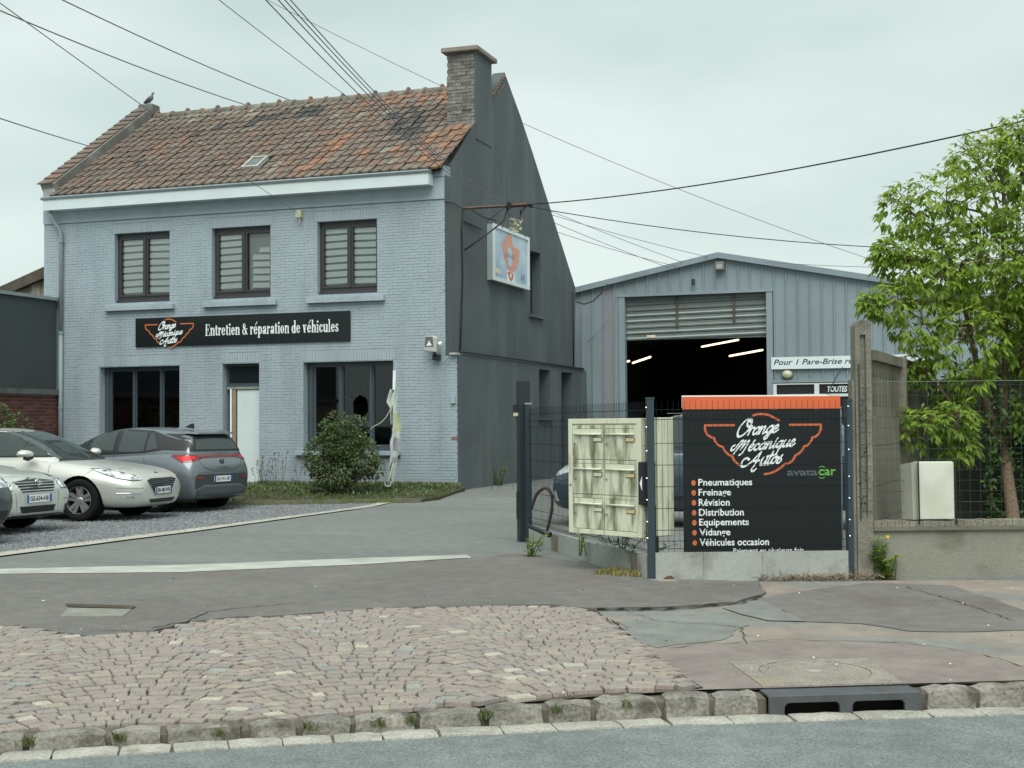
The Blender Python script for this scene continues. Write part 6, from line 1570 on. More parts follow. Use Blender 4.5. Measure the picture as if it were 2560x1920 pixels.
# ---- silver saloon with barred grille (nearest of the two silver cars)
def to_body():
    return [(2.30, .30, .58, .48, .58, .48, .56, .42), (2.27, .24, .68, .62, .70, .58, .64, .44), (2.16, .20, .755, .72, .80, .66, .71, .47), (1.98, .19, .80, .78, .855, .72, .76, .50), (1.7, .19, .85, .81, .875, .77, .81, .54),
        (1.3, .20, .90, .82, .88, .80, .86, .58), (.9, .20, .955, .82, .88, .81, .90, .60), (.4, .20, .97, .82, .88, .82, .92, .60), (-1.2, .20, .98, .82, .88, .82, .94, .60),
        (-1.8, .21, 1.0, .79, .86, .79, .94, .62), (-2.1, .24, .99, .74, .83, .74, .93, .62), (-2.26, .30, .94, .66, .76, .66, .88, .60), (-2.32, .38, .86, .52, .62, .52, .82, .58)]
def to_detail(k):
    W_, B, Ln, r, P, cbv = k['wrap'], k['both'], k['line'], k['root'], k['P'], k['cbv']
    up = [(.86, .8, .975), (.28, .8, 1.265), (-.05, .8, 1.375), (-.45, .8, 1.415), (-.9, .8, 1.405), (-1.25, .8, 1.33), (-1.65, .8, 1.10), (-1.2, .8, .99), (0, .8, .975)]
    B('window_surround', up, 90, M_trim, off=.012, bv=cbv); B('side_glass', [(.6, .8, .99), (.24, .8, 1.235), (-.42, .8, 1.385), (-.50, .8, .99)], 90, M_cglass, off=.020, bv=cbv)
    B('side_glass', [(-.6, .8, .995), (-.58, .8, 1.38), (-1.22, .8, 1.29), (-1.4, .8, 1.0)], 90, M_cglass, off=.020, bv=cbv)
    W_('windscreen', [(1, -.63, .955), (1, .63, .955), (.4, .60, 1.06), (0, .49, 1.36), (0, -.49, 1.36), (.4, -.60, 1.06)], 0, M_cglass, off=.016, step=.06, bv=cbv)
    B('headlight_surround', [(1.88, .80, .678), (1.78, .80, .812), (1.98, .72, .814), (2.19, .56, .757), (2.27, .44, .66), (2.24, .46, .588), (2.08, .70, .588)], 32, M_seam, off=.003, step=.05)
    B('headlight', [(1.9, .80, .69), (1.80, .80, .80), (1.98, .72, .80), (2.18, .56, .745), (2.25, .44, .66), (2.22, .46, .60), (2.08, .70, .60)], 32, M_lens, off=.006, step=.05)
    W_('grille', [(2.3, -.30, .565), (2.3, .30, .565), (2.3, .40, .70), (2.3, .10, .735), (2.3, -.10, .735), (2.3, -.40, .70)], 0, M_black, off=.006, step=.05)
    for z in (.585, .622, .66, .695): Ln([(2.4, -.32-(z-.58)*.7, z), (2.4, .32+(z-.58)*.7, z)], 0, w=.017, off=.012, name='grille_bar', m=M_chrome)
    Ln([(2.4, -.42, .705), (2.4, -.12, .735), (2.4, .0, .755), (2.4, .12, .735), (2.4, .42, .705)], 0, w=.024, off=.012, name='grille_rim', m=M_chrome)
    m2 = MB(); xx = 2.305
    for rx, rz_, cz in ((.065, .045, 0), (.022, .045, 0), (.048, .018, .015)):
        m2.tube([(xx, rx*math.cos(t), .70+cz+rz_*math.sin(t)) for t in [2*math.pi*q/20 for q in range(21)]], .006, 5)
    m2.build('grille_emblem', M_chrome, r, False)
    W_('air_intake', [(2.3, -.32, .285), (2.3, .32, .285), (2.3, .36, .375), (2.3, -.36, .375)], 0, M_black, off=.006, step=.05)
    for z in (.30, .32, .34, .36): Ln([(2.4, -.33, z), (2.4, .33, z)], 0, w=.006, off=.012, name='intake_bar', m=M_trim)
    B('fog_recess', [(2.1, .50, .30), (2.1, .72, .31), (2.1, .70, .37), (2.1, .50, .37)], 22, M_black, off=.006, step=.05)
    for s_ in (1, -1):
        Ln([(2.2, s_*.48, .445), (1.95, s_*.80, .455)], 28*s_, w=.008, off=.003); Ln([(2.25, s_*.42, .56), (2.3, s_*.40, .27)], 15*s_, w=.006, off=.003); Ln([(2.2, s_*.46, .255), (1.95, s_*.80, .265)], 28*s_, w=.012, off=.006, name='lip', m=M_rimm)
        Ln([(1.6, s_*.9, .80), (1.50, s_*.9, .66)], 90*s_, w=.006); Ln([(.88, s_*.9, .97), (.82, s_*.9, .30)], 90*s_, w=.007)
    W_('under_lip', [(2.3, -.6, .215), (2.3, .6, .215), (2.3, .62, .25), (2.3, -.62, .25)], 0, M_trim, off=.006)
    mirrors(r, .55, .84, 1.02, P); k['plate'](2.3, 0, 0, .475, 'GE-634-HB', stickoff=.02)
TO = dict(name='silver_saloon', paint=paint('silver_green', (.57, .60, .55), .25), body=to_body(), cab=pe_cab(), axles=(1.34, -1.36), wr=.32, rim=.21, track=.775, spokes=7, detail=to_detail)
trz = rad(-2.0); _c = onZ(101, 1041, .71); tn = Vector((_c[0]-.14, _c[1])); tc_ = tn-Vector((math.cos(trz), math.sin(trz)))*2.30
car('silver saloon with chrome barred grille cut by the left edge of the view', TO, (tc_.x, tc_.y, GZ(tc_.x, tc_.y)), trz)

# ---- grey electric hatch seen from behind
def cu_body():
    return [(2.10, .32, .60, .45, .55, .46, .58, .44), (2.05, .25, .72, .60, .68, .58, .68, .46), (1.9, .21, .82, .72, .80, .68, .77, .5), (1.6, .20, .90, .80, .87, .76, .85, .56),
        (1.1, .20, .98, .83, .90, .81, .93, .60), (.6, .20, 1.02, .84, .905, .83, .97, .62), (-.4, .20, 1.04, .84, .905, .84, 1.00, .64), (-1.1, .20, 1.08, .84, .91, .845, 1.04, .66), (-1.55, .21, 1.10, .84, .91, .835, 1.055, .68),
        (-1.85, .22, 1.10, .82, .895, .80, 1.06, .70), (-2.05, .23, 1.07, .79, .86, .76, 1.02, .66), (-2.16, .26, .98, .76, .82, .72, .93, .60), (-2.21, .32, .84, .66, .74, .66, .80, .56)]
def cu_cab():
    return [(1.25, 1.00, .62, .74, .96), (.9, 1.12, .60, .78, .97), (.45, 1.33, .585, .80, .98), (.05, 1.49, .58, .81, .99), (-.45, 1.54, .58, .82, 1.0), (-1.1, 1.53, .57, .82, 1.03), (-1.6, 1.475, .56, .80, 1.05), (-1.95, 1.43, .54, .76, 1.06), (-2.03, 1.28, .58, .75, 1.04), (-2.10, 1.08, .56, .70, 1.02)]
def cu_detail(k):
    W_, B, Ln, r, P, cbv = k['wrap'], k['both'], k['line'], k['root'], k['P'], k['cbv']
    M_red = mat('lamp_red', (.62, .015, .02), .3, .2, 14, spec=.3); M_redd = mat('lamp_dark_red', (.16, .008, .014), .12, .1, coat=1.0)
    B('window_surround', [(1.0, .8, 1.02), (.55, .8, 1.28), (.15, .8, 1.43), (-.45, .8, 1.50), (-1.1, .8, 1.47), (-1.5, .8, 1.36), (-1.78, .8, 1.30), (-2.0, .8, 1.26), (-1.98, .8, 1.12), (-1.5, .8, 1.13), (-1.1, .8, 1.08), (0, .8, 1.04)], 90, M_trim, off=.012, bv=cbv)
    B('side_glass', [(.55, .8, 1.05), (.45, .8, 1.22), (.12, .8, 1.39), (-.30, .8, 1.455), (-.36, .8, 1.06)], 90, M_cglass, off=.020, bv=cbv)
    B('side_glass', [(-.48, .8, 1.065), (-.44, .8, 1.46), (-1.02, .8, 1.44), (-1.08, .8, 1.10)], 90, M_cglass, off=.020, bv=cbv)
    B('quarter_glass', [(-1.13, .8, 1.11), (-1.08, .8, 1.42), (-1.18, .8, 1.40), (-1.38, .8, 1.15)], 90, M_cglass, off=.020, bv=cbv)
    W_('windscreen', [(1, -.6, 1.02), (1, .6, 1.02), (0, .49, 1.46), (0, -.49, 1.46)], 0, M_cglass, off=.016, step=.06, bv=cbv)
    W_('tailgate_trim', [(-2, -.70, 1.10), (-2, .70, 1.10), (-2, .58, 1.41), (-2, -.58, 1.41)], 180, M_trim, off=.012, bv=cbv)
    W_('rear_glass', [(-2, -.60, 1.125), (-2, .60, 1.125), (-2, .50, 1.36), (-2, -.50, 1.36)], 180, M_cglass, off=.022, bv=cbv)
    m2 = MB(); m2.add([(-1.80, -.50, 1.462), (-1.80, .50, 1.462), (-2.07, .50, 1.425), (-2.07, -.50, 1.425), (-1.80, -.55, 1.42), (-1.80, .55, 1.42), (-2.07, .52, 1.40), (-2.07, -.52, 1.40)], [(0, 1, 2, 3), (3, 2, 6, 7), (0, 3, 7, 4), (1, 5, 6, 2), (4, 7, 6, 5)]); m2.build('roof_spoiler', P, r, False)
    W_('light_bar', [(-2, -.60, .985), (-2, .60, .985), (-2, .62, 1.035), (-2, -.62, 1.035)], 180, M_redd, off=.008, step=.05)
    for s_ in (1, -1):
        W_('tail_lamp', [(-2.1, s_*.40, .985), (-2.0, s_*.62, .92), (-1.9, s_*.78, .905), (-1.74, s_*.84, 1.015), (-1.80, s_*.84, 1.045), (-2.0, s_*.7, 1.04), (-2.1, s_*.40, 1.03)], 180-38*s_, M_redd, off=.009, step=.04)
        W_('tail_lamp_core', [(-2.0, s_*.60, .955), (-1.9, s_*.77, .925), (-1.84, s_*.81, 1.0), (-2.0, s_*.68, 1.02), (-2.07, s_*.55, 1.01)], 180-38*s_, M_red, off=.014, step=.04)
        Ln([(-1.1, s_*.9, 1.0), (-1.2, s_*.9, .85), (-1.2, s_*.9, .5)], 90*s_, w=.007); Ln([(-.4, s_*.9, 1.04), (-.4, s_*.9, .4)], 90*s_, w=.007)
        W_('reflector', [(-2.1, s_*.50, .60), (-2.1, s_*.68, .61), (-2.1, s_*.70, .66), (-2.1, s_*.48, .655)], 180-15*s_, mat('reflector_red', (.14, .03, .025), .3, 0), off=.014, step=.05)
    W_('bumper_recess', [(-2.2, -.34, .50), (-2.2, .34, .50), (-2.2, .50, .50), (-2.2, .72, .42), (-2.2, .73, .60), (-2.2, .68, .69), (-2.2, -.68, .69), (-2.2, -.73, .60), (-2.2, -.72, .42), (-2.2, -.50, .50)], 180, mat('bumper_dark', (.035, .042, .05), .5, 0), off=.006, step=.05)
    W_('diffuser', [(-2.2, -.66, .24), (-2.2, .66, .24), (-2.2, .70, .40), (-2.2, .5, .47), (-2.2, -.5, .47), (-2.2, -.70, .40)], 180, mat('diffuser_grey', (.06, .068, .075), .5, 0), off=.007, step=.05)
    Ln([(-2.3, -.66, .71), (-2.3, -.4, .725), (-2.3, .4, .725), (-2.3, .66, .71)], 180, w=.006); Ln([(-2.3, .62, .95), (-2.3, .5, .82), (-2.3, .3, .755), (-2.3, -.3, .755), (-2.3, -.5, .82), (-2.3, -.62, .95)], 180, w=.008)
    m2 = MB(); m2.plate([(-.05, .05), (-.05, -.02), (0, -.06), (.05, -.02), (.05, .05), (.02, .05), (.02, -.005), (0, -.02), (-.02, -.005), (-.02, .05)], [], .01, lambda a, b, c: (-2.16-.03-c, a, .90+b)); m2.build('rear_emblem', M_trim, r, False)
    text_part('maker_lettering', 'CUPRA', .34, .028, M_trim, lambda a, b, c: (-2.225-c, -a, b), r, bold=.02, x0=-.17, z0=.775, world=False, spacing=1.6)
    m2 = MB(); m2.add([(-1.35, -.02, 1.53), (-1.35, .02, 1.53), (-1.55, .02, 1.50), (-1.55, -.02, 1.50), (-1.52, 0, 1.60), (-1.56, 0, 1.59)], [(0, 1, 4), (0, 4, 5, 3), (1, 2, 5, 4), (2, 3, 5)]); m2.build('roof_aerial', M_black, r, False)
    mirrors(r, .75, .86, 1.08, P); k['plate'](-2.2, 180, 0, .60, 'GS-741-SR', stickoff=.018)
CU = dict(name='grey_hatchback', paint=paint('grey', (.17, .195, .215), .35), body=cu_body(), cab=cu_cab(), axles=(1.38, -1.38), wr=.335, rim=.23, track=.80, spokes=5, detail=cu_detail)
rearp = onY(480, 1041, 20.45); crz = rad(180-7.5); cc = Vector((rearp[0], rearp[1]))+Vector((math.cos(crz), math.sin(crz)))*2.20*.95
car('grey hatchback parked nose away with a red light bar across its tail', CU, (cc.x, cc.y, -.005), crz, .95)

# ---- dark blue people carrier behind the fence
def mv_body():
    return [(2.15, .34, .62, .45, .56, .46, .60, .46), (2.11, .24, .76, .60, .70, .58, .72, .48), (1.95, .20, .88, .72, .81, .68, .83, .5), (1.65, .20, .97, .80, .87, .76, .92, .56),
        (1.2, .20, 1.06, .83, .90, .81, 1.0, .60), (.6, .20, 1.10, .84, .905, .84, 1.05, .62), (-1.2, .20, 1.12, .84, .905, .85, 1.08, .64), (-1.8, .21, 1.12, .82, .89, .82, 1.08, .66), (-2.08, .25, 1.08, .76, .84, .76, 1.03, .64), (-2.15, .35, .95, .62, .72, .66, .90, .6)]
def mv_cab():
    return [(1.55, 1.03, .62, .74, 1.0), (1.2, 1.20, .62, .78, 1.02), (.75, 1.43, .61, .81, 1.04), (.3, 1.60, .60, .82, 1.05), (-.3, 1.64, .60, .83, 1.05), (-1.4, 1.62, .59, .83, 1.06), (-1.85, 1.52, .58, .80, 1.06), (-2.05, 1.2, .6, .78, 1.04)]
def mv_detail(k):
    W_, B, Ln, r, P, cbv = k['wrap'], k['both'], k['line'], k['root'], k['P'], k['cbv']
    B('window_surround', [(1.30, .8, 1.09), (.78, .8, 1.36), (.35, .8, 1.52), (-.3, .8, 1.58), (-1.4, .8, 1.56), (-1.75, .8, 1.46), (-1.85, .8, 1.15), (0, .8, 1.09)], 90, M_trim, off=.012, bv=cbv)
    B('side_glass', [(.85, .8, 1.12), (.75, .8, 1.31), (.33, .8, 1.48), (-.10, .8, 1.53), (-.12, .8, 1.12)], 90, M_cglass, off=.020, bv=cbv)
    B('side_glass', [(-.22, .8, 1.12), (-.2, .8, 1.54), (-1.0, .8, 1.53), (-1.05, .8, 1.13)], 90, M_cglass, off=.020, bv=cbv)
    W_('windscreen', [(1, -.62, 1.09), (1, .62, 1.09), (0, .53, 1.55), (0, -.53, 1.55)], 0, M_cglass, off=.016, step=.06, bv=cbv)
    B('headlight', [(1.85, .78, .76), (1.62, .80, .92), (1.85, .72, .90), (2.05, .52, .80), (2.1, .46, .70), (2.0, .68, .70)], 40, M_lens, off=.006, step=.05)
    B('fog_lamp', [(2.0, .62, .34), (2.0, .72, .34), (2.0, .72, .50), (2.0, .62, .44)], 30, M_lens, off=.008, step=.05)
    W_('grille', [(2.2, -.34, .62), (2.2, .34, .62), (2.2, .38, .70), (2.2, -.38, .70)], 0, M_black, off=.006, step=.05)
    W_('bumper', [(2.2, -.6, .24), (2.2, .6, .24), (2.2, .62, .42), (2.2, -.62, .42)], 0, M_trim, off=.006, step=.06)
    for s_ in (1, -1):
        Ln([(1.0, s_*.9, 1.06), (.95, s_*.9, .3)], 90*s_, w=.007); Ln([(-.15, s_*.9, 1.08), (-.15, s_*.9, .3)], 90*s_, w=.007)
        Ln([(1.9, s_*.8, .66), (1.5, s_*.9, .66)], 60*s_, w=.007)
    B('sill_strip', [(.9, .9, .38), (-1.0, .9, .38), (-1.0, .9, .44), (.9, .9, .44)], 90, M_trim, off=.008)
    mirrors(r, 1.0, .86, 1.14, P)
MV = dict(name='blue_people_carrier', paint=paint('navy', (.045, .065, .095), .3), body=mv_body(), cab=mv_cab(), axles=(1.30, -1.35), wr=.32, rim=.20, track=.79, spokes=7, detail=mv_detail)
_c = onDepth(1202, 1060, 19.9); mvx, mvy = _c[0]+2.15, _c[1]+.35
car('dark blue people carrier parked behind the mailboxes and the garage board', MV, (mvx, mvy, GZ(mvx, mvy)), rad(180))

# ---- dark grey car of which only the nose corner enters at the left edge
DG = dict(name='dark_hatchback', paint=paint('dark_grey', (.075, .085, .09), .35), body=mv_body(), cab=mv_cab(), axles=(1.30, -1.35), wr=.33, rim=.21, track=.79, spokes=5, detail=mv_detail)
dn = onDepth(-20, 1075, 16.8); drz = rad(-14); dc_ = Vector((dn[0], dn[1]-.45))-Vector((math.cos(drz), math.sin(drz)))*2.12
car('dark grey car whose nose corner just enters at the left edge', DG, (dc_.x, dc_.y, GZ(dc_.x, dc_.y)), drz)

# ================================================================== CABLES
def od(u, v, t): return Vector(onDepth(u, v, t))
BR1 = B0+(B1-B0)*.68
def sky_cable(label, a, b, r, sag=.0, m=M_cableg, n=20): return cable(label, sagp(a, b, sag, n), r*.72, m, 5, group='overhead cables')
sky_cable('overhead cable from the top left corner down to the insulator under the eaves', od(-325, -231, 11), Vector((-13.40, HY-.13, 5.90)), .008, .05)
sky_cable('overhead cable falling behind the roof ridge, starting just under the top left corner', od(-265, -93, 24), od(560, 236, 44), .022, .15)
sky_cable('overhead cable entering at the top edge above the left windows and ending behind the ridge', od(-90, -111, 24), od(680, 236, 44), .020, .15)
sky_cable('short overhead cable at the left edge dropping to the roof verge', od(-318, 148, 20), od(250, 332, 42), .020, .05)
CR = Vector((XU+.02, HY-.04, 6.80))
sky_cable('single overhead cable left of the bundle, reaching the roof corner', od(250, -178, 10), CR, .006, .12)
for k, (u0, du) in enumerate(((566, 0), (590, 1), (602, 2), (612, 3))):
    sky_cable(('leftmost cable of the bundle running over the roof to the rusty bracket', 'second cable from the left in the bundle running over the roof', 'third cable from the left in the bundle running over the roof', 'rightmost cable of the bundle running over the roof to the rusty bracket')[k], od(1110-(1110-u0-50)*1.5, -220, 9), BR1+Vector((.02*k-.03, 0, .03*k-.04)), .0075, .30)
sky_cable('thin far cable passing behind the chimney and across the sky to the right', od(225, -190, 60), od(2500, 735, 70), .020, 2.1)
sky_cable('thick cable from the wall bracket rising to the top right of the view', B1, od(2900, 90, 14), .017, .28, M_cable)
sky_cable('cable from the wall bracket sagging across to the tree', B1+Vector((0, 0, -.04)), od(2700, 515, 30), .014, .55, M_cable)
for (a, b, dep, sg_, nm_) in (((1190, 456), (1478, 568), 36, .02, 'second highest'), ((1195, 480), (1450, 580), 36, .03, 'second lowest'), ((1200, 500), (1460, 575), 36, .04, 'lowest'), ((1185, 462), (1560, 562), 36, .05, 'highest')):
    sky_cable(nm_+' of the thin cables from the dark gable to the warehouse roof', od(*a, 33), od(*b, dep), .010, sg_)
o1 = Vector(onY(1520, 560, WY-.2)); 
sky_cable('thin cable crossing the warehouse gable below its ridge', Vector(onY(1650, 566, WY-.25)), Vector(onY(1960, 578, WY-.25)), .010, .03)
wc = thing('wall_cables', 'black cables clipped down the dark side wall from the rusty bracket', 'cable', tuple(pa(998, 600, XU+.03)))
def wcable(pts, r, nm='cable', m=M_cable): mb = MB(); mb.tube(pts, r, 5); mb.build(nm, m, wc, smooth=True)
wcable([pa(1001, 452, XU+.04), pa(998, 500, XU+.03), pa(1000, 600, XU+.03), pa(997, 700, XU+.03), pa(994, 768, XU+.03)], .018)
wcable([pa(960, 436, XU+.03), pa(980, 438, XU+.04), pa(994, 448, XU+.04)], .010)
wcable([pa(1004, 540, XU+.04), B0.lerp(B1, .35)+Vector((.05, 0, -.55)), B0.lerp(B1, .62)+Vector((0, 0, -.32)), B1.lerp(B0, .30)], .020)
wcable([pa(1018, 452, XU+.06), pa(1032, 462, XU+.2), pa(1045, 470, XU+.3), B0.lerp(B1, .5)+Vector((0, 0, -.30))], .014)
wcable([B0.lerp(B1, .35)+Vector((0, 0, -.32)), B0.lerp(B1, .62)+Vector((0, 0, -.05)), BR1], .008)
wcable([pa(1002, 478, XU+.03), pa(1024, 488, XU+.04), pa(1040, 496, XU+.05)], .018)
wcable([Vector((XR+.02, HY+.1, 2.93)), Vector((XR+.03, HY+.7, 2.93)), Vector((XR+.03, 29, 2.93)), Vector((XR+.03, 31.6, 2.92)), Vector((XR+.03, 34.4, 2.91))], .022)
wcable([Vector((-10.28, HY-.06, 2.80)), Vector((-10.22, HY-.12, 2.66)), Vector((-10.12, HY-.1, 2.72)), Vector((-10.0, HY-.05, 2.88)), Vector((XR-.1, HY+.02, 2.90))], .009, m=M_cableg)
wcable([Vector((XU+.02, 34.35, 4.95)), Vector((XU+.02, 34.35, 2.95))], .02)
mb = MB(); mb.box(-10.03, -9.86, HY-.10, HY+.05, 2.86, 2.90); mb.build('loose_plate', mat('foot_white', 0), wc)
cable('black cable hanging from the house rear corner to the warehouse roof edge', [tuple(onY(*p, 35.1)) for p in ((1244, 652), (1262, 657), (1282, 650), (1300, 632), (1313, 613))], .018)
cable('thin pale wire lying against the warehouse cladding', [tuple(onY(*p, WY-.12)) for p in ((1268, 700+40), (1292, 718), (1315, 690), (1318, 688))], .006, M_cableg)
# torn plastic bag hanging from the cables
bagc = Vector(onY(1114, 487, 27.3)); 
mb = MB(); r = random.Random(31); n1, n2 = 8, 6; V = []
for j in range(n2+1):
    for i in range(n1+1):
        a = (i/n1-.5)*.30*(1-.12*j/n2); z = -(j/n2)*.26+(.05*abs(math.sin(i*1.3)) if j == 0 else 0)
        V.append((bagc.x+a+r.uniform(-.01, .01), bagc.y+r.uniform(-.045, .045)+(.05 if j < 2 and 2 < i < 6 else 0), bagc.z+.13+z+r.uniform(-.012, .012)+.02*math.sin(i*.9)))
mb.add(V, [(j*(n1+1)+i, j*(n1+1)+i+1, (j+1)*(n1+1)+i+1, (j+1)*(n1+1)+i) for j in range(n2) for i in range(n1)])
bg_ = thing('plastic_bag', 'crumpled cream plastic bag caught on the cables above the sign box', 'bag', tuple(bagc))
mb.build('bag_sheet', mat('bag_cream', (.36, .37, .29), .7, .15, 20), bg_, fix=False)
mb = MB(); mb.tube([B1+Vector((-.03, 0, -.02)), bagc+Vector((.12, 0, .30)), bagc+Vector((.10, 0, .14))], .03, 6); mb.build('hanging_coil', M_cable, bg_)
mb = MB(); mb.tube([BR1, bagc+Vector((-.12, 0, .14))], .008, 5); mb.build('hanging_wire', M_cableg, bg_)

# pigeon on the left parapet
pc = Vector((XL0+.20, RY+.02, RZ+.33)); bird = thing('pigeon', 'grey pigeon perched on the left end of the roof', 'bird', tuple(pc))
mb = MB(); mb.tube([pc+Vector(p) for p in ((-.20, 0, .0), (-.12, 0, .06), (-.05, 0, .12), (.02, 0, .17), (.06, 0, .22), (.07, 0, .26), (.08, 0, .29), (.10, 0, .31))], [.012, .03, .06, .068, .05, .03, .032, .02], 10)
mb.build('body', mat('pigeon_grey', (.16, .17, .20), .8, .3, 30), bird, smooth=True)
mb = MB(); mb.tube([pc+Vector(p) for p in ((.11, 0, .305), (.14, 0, .295))], [.010, .003], 6); mb.build('beak', M_frame, bird)
for s_ in (-1, 1): mb = MB(); mb.tube([pc+Vector((.0, s_*.02, 0)), pc+Vector((.0, s_*.02, .09))], .006, 5); mb.build('leg', mat('bar_brown', 0), bird)
for s_ in (-1, 1): mb = MB(); mb.tube([pc+Vector(p) for p in ((-.16, s_*.045, .05), (-.06, s_*.062, .11), (.02, s_*.058, .17))], [.01, .028, .03], 6); mb.build('wing', mat('pigeon_dark', (.08, .085, .10), .8, .2, 30), bird, smooth=True)

# ================================================================== VEGETATION
def leaf_geo(mb, p, d, nrm, l, w, m=0, fold=.25, droop=.25):
    d = d.normalized(); s_ = d.cross(nrm); s_ = s_.normalized() if s_.length > 1e-6 else Vector((1, 0, 0)); n_ = s_.cross(d).normalized()
    mid = p+d*l*.5-Vector((0, 0, droop*l*.12)); tip = p+d*l-Vector((0, 0, droop*l*.45))
    a, b = mid+s_*w*.5+n_*fold*w*.5, mid-s_*w*.5+n_*fold*w*.5
    mb.add([p, a, tip, b, mid], [(0, 1, 4), (1, 2, 4), (4, 2, 3), (0, 4, 3)], m)
def rv(r): 
    while True:
        v = Vector((r.uniform(-1, 1), r.uniform(-1, 1), r.uniform(-1, 1)))
        if .05 < v.length < 1: return v
def tree():
    r = random.Random(77); TD = 15.3
    base = Vector(onY(2192, 1190, 14.75)); base.z = -.05
    t = thing('garden_tree', 'leafy young tree with drooping bright green leaves behind the garden wall', 'tree', tuple(base))
    def P(u, v, t_=TD): return od(u, v, t_)
    fork = P(2172, 975, 15.35)
    mb = MB(); mb.tube([base, base.lerp(fork, .45)+Vector((.02, 0, 0)), base.lerp(fork, .8), fork+Vector((0, 0, .05))], [.085, .072, .062, .058], 10)
    trunk = mb.build('trunk', M_bark, t, smooth=True)
    blobs = [(2165, 400, 15.3, .70), (2240, 330, 15.5, .55), (2040, 440, 15.2, .46), (1960, 450, 15.1, .33), (1945, 560, 15.0, .33), (2010, 600, 14.9, .42), (2120, 560, 15.0, .62), (2230, 560, 14.9, .7), (1925, 655, 14.7, .24), (1880, 650, 14.7, .15), (1990, 700, 14.8, .33), (2080, 730, 14.7, .45), (2215, 745, 15.2, .36), (2290, 700, 15.3, .7),
             (2310, 470, 15.4, .75), (1985, 795, 14.9, .20), (2100, 820, 14.7, .2), (2060, 905, 14.4, .25), (1985, 925, 14.4, .24), (2070, 960, 14.5, .22), (2290, 880, 15.6, .5), (2030, 560, 16.0, .5), (2160, 640, 16.2, .8), (2110, 345, 15.8, .35), (2200, 290, 15.2, .25), (1915, 545, 14.9, .15), (2350, 600, 14.9, .8), (2255, 905, 15.1, .34), (2300, 980, 15.3, .4), (2190, 640, 15.0, .5), (2060, 850, 15.0, .2)]
    B = [(P(u, v, d_), rr_) for u, v, d_, rr_ in blobs]
    mb = MB(); limbs = []
    stems = [(P(2130, 870), P(2100, 740), P(2070, 600)), (P(2170, 860), P(2172, 700), P(2165, 500)), (P(2200, 850), P(2215, 700), P(2240, 480)), (P(2140, 930), P(2120, 890), P(2060, 900, 14.6))]
    for i, st in enumerate(stems):
        pts = catmull([tuple(fork)]+[tuple(s_) for s_ in st], 4); n = len(pts); mb = MB(); mb.tube([Vector(p) for p in pts], [.055*(1-.75*k/n)*(.5 if i == 3 else 1) for k in range(n)], 7); mb.build('limb', M_bark, t, smooth=True); limbs += [Vector(p) for p in pts[2:]]
    mb = MB()
    for c, rr_ in B:
        n0 = min(limbs, key=lambda p: (p-c).length+max(0, p.z-c.z)*.8); mid = n0.lerp(c, .5)+Vector((r.uniform(-.08, .08), r.uniform(-.08, .08), r.uniform(-.02, .10)))
        mb.tube([n0, mid, c], [.020, .015, .008], 5)
        for k in range(int(5+rr_*14)):
            q = c+rv(r)*rr_*1.05; m_ = c.lerp(q, .5)+Vector((0, 0, .04)); mb.tube([c.lerp(n0, .2*r.random()), m_, q+Vector((0, 0, .02))], [.007, .005, .002], 4, cap=False)
    # bare twiglets poking out at the top
    for u, v in ((2040, 345), (2075, 330), (2120, 300), (2150, 285), (2180, 275), (2195, 270), (1925, 425), (1990, 405), (1885, 545), (2130, 290), (2010, 400)):
        c = P(u, v+30); mb.tube([c, P(u+r.uniform(-12, 12), v-8)], [.004, .0015], 3, cap=False); mb.tube([P(u, v+14), P(u+r.uniform(-18, 18), v+2)], [.003, .001], 3, cap=False)
    br_ = mb.build('branches', M_bark, t, fix=False); br_['kind'] = 'stuff'
    leaves = []
    for c, rr_ in B:
        for k in range(int(500*rr_**2.1+50)):
            v = rv(r); v = v.normalized()*(v.length**.55); p = c+Vector((v.x*rr_, v.y*rr_, v.z*rr_*.92))
            out = (v+Vector((0, 0, -.1))+rv(r)*.5).normalized(); nl = r.choice((3, 4, 5, 5))
            for j in range(nl):
                a = (j-(nl-1)/2)*.75+r.uniform(-.2, .2); side = out.cross(Vector((0, 0, 1))); side = side.normalized() if side.length > .1 else Vector((1, 0, 0))
                d = (out*math.cos(a)+side*math.sin(a)+Vector((0, 0, -.45-.3*r.random()))).normalized()
                leaves.append((p+rv(r)*.02, d, Vector((r.uniform(-.4, .4), r.uniform(-.7, .1), 1)), r.uniform(.07, .135), r.uniform(.030, .050), (0 if r.random() < .42 else 1 if r.random() < .55 else 2 if r.random() < .45 else 3)))
    leaves.sort(key=lambda l: (l[0]-Vector(CAM)).length-l[3]*3+(9 if not vis(*l[0]) else 0))
    crown = MB()
    for k, l in enumerate(leaves):
        if k >= 280: leaf_geo(crown, l[0], l[1], l[2], l[3], l[4], l[5])
    co_ = crown.build('crown', M_leaf, t, fix=False); co_['kind'] = 'stuff'
    for l in leaves[:280]:
        m_ = MB(); leaf_geo(m_, l[0], l[1], l[2], l[3], l[4]); m_.build('leaf', M_leaf[l[5]], t, fix=False)
tree()
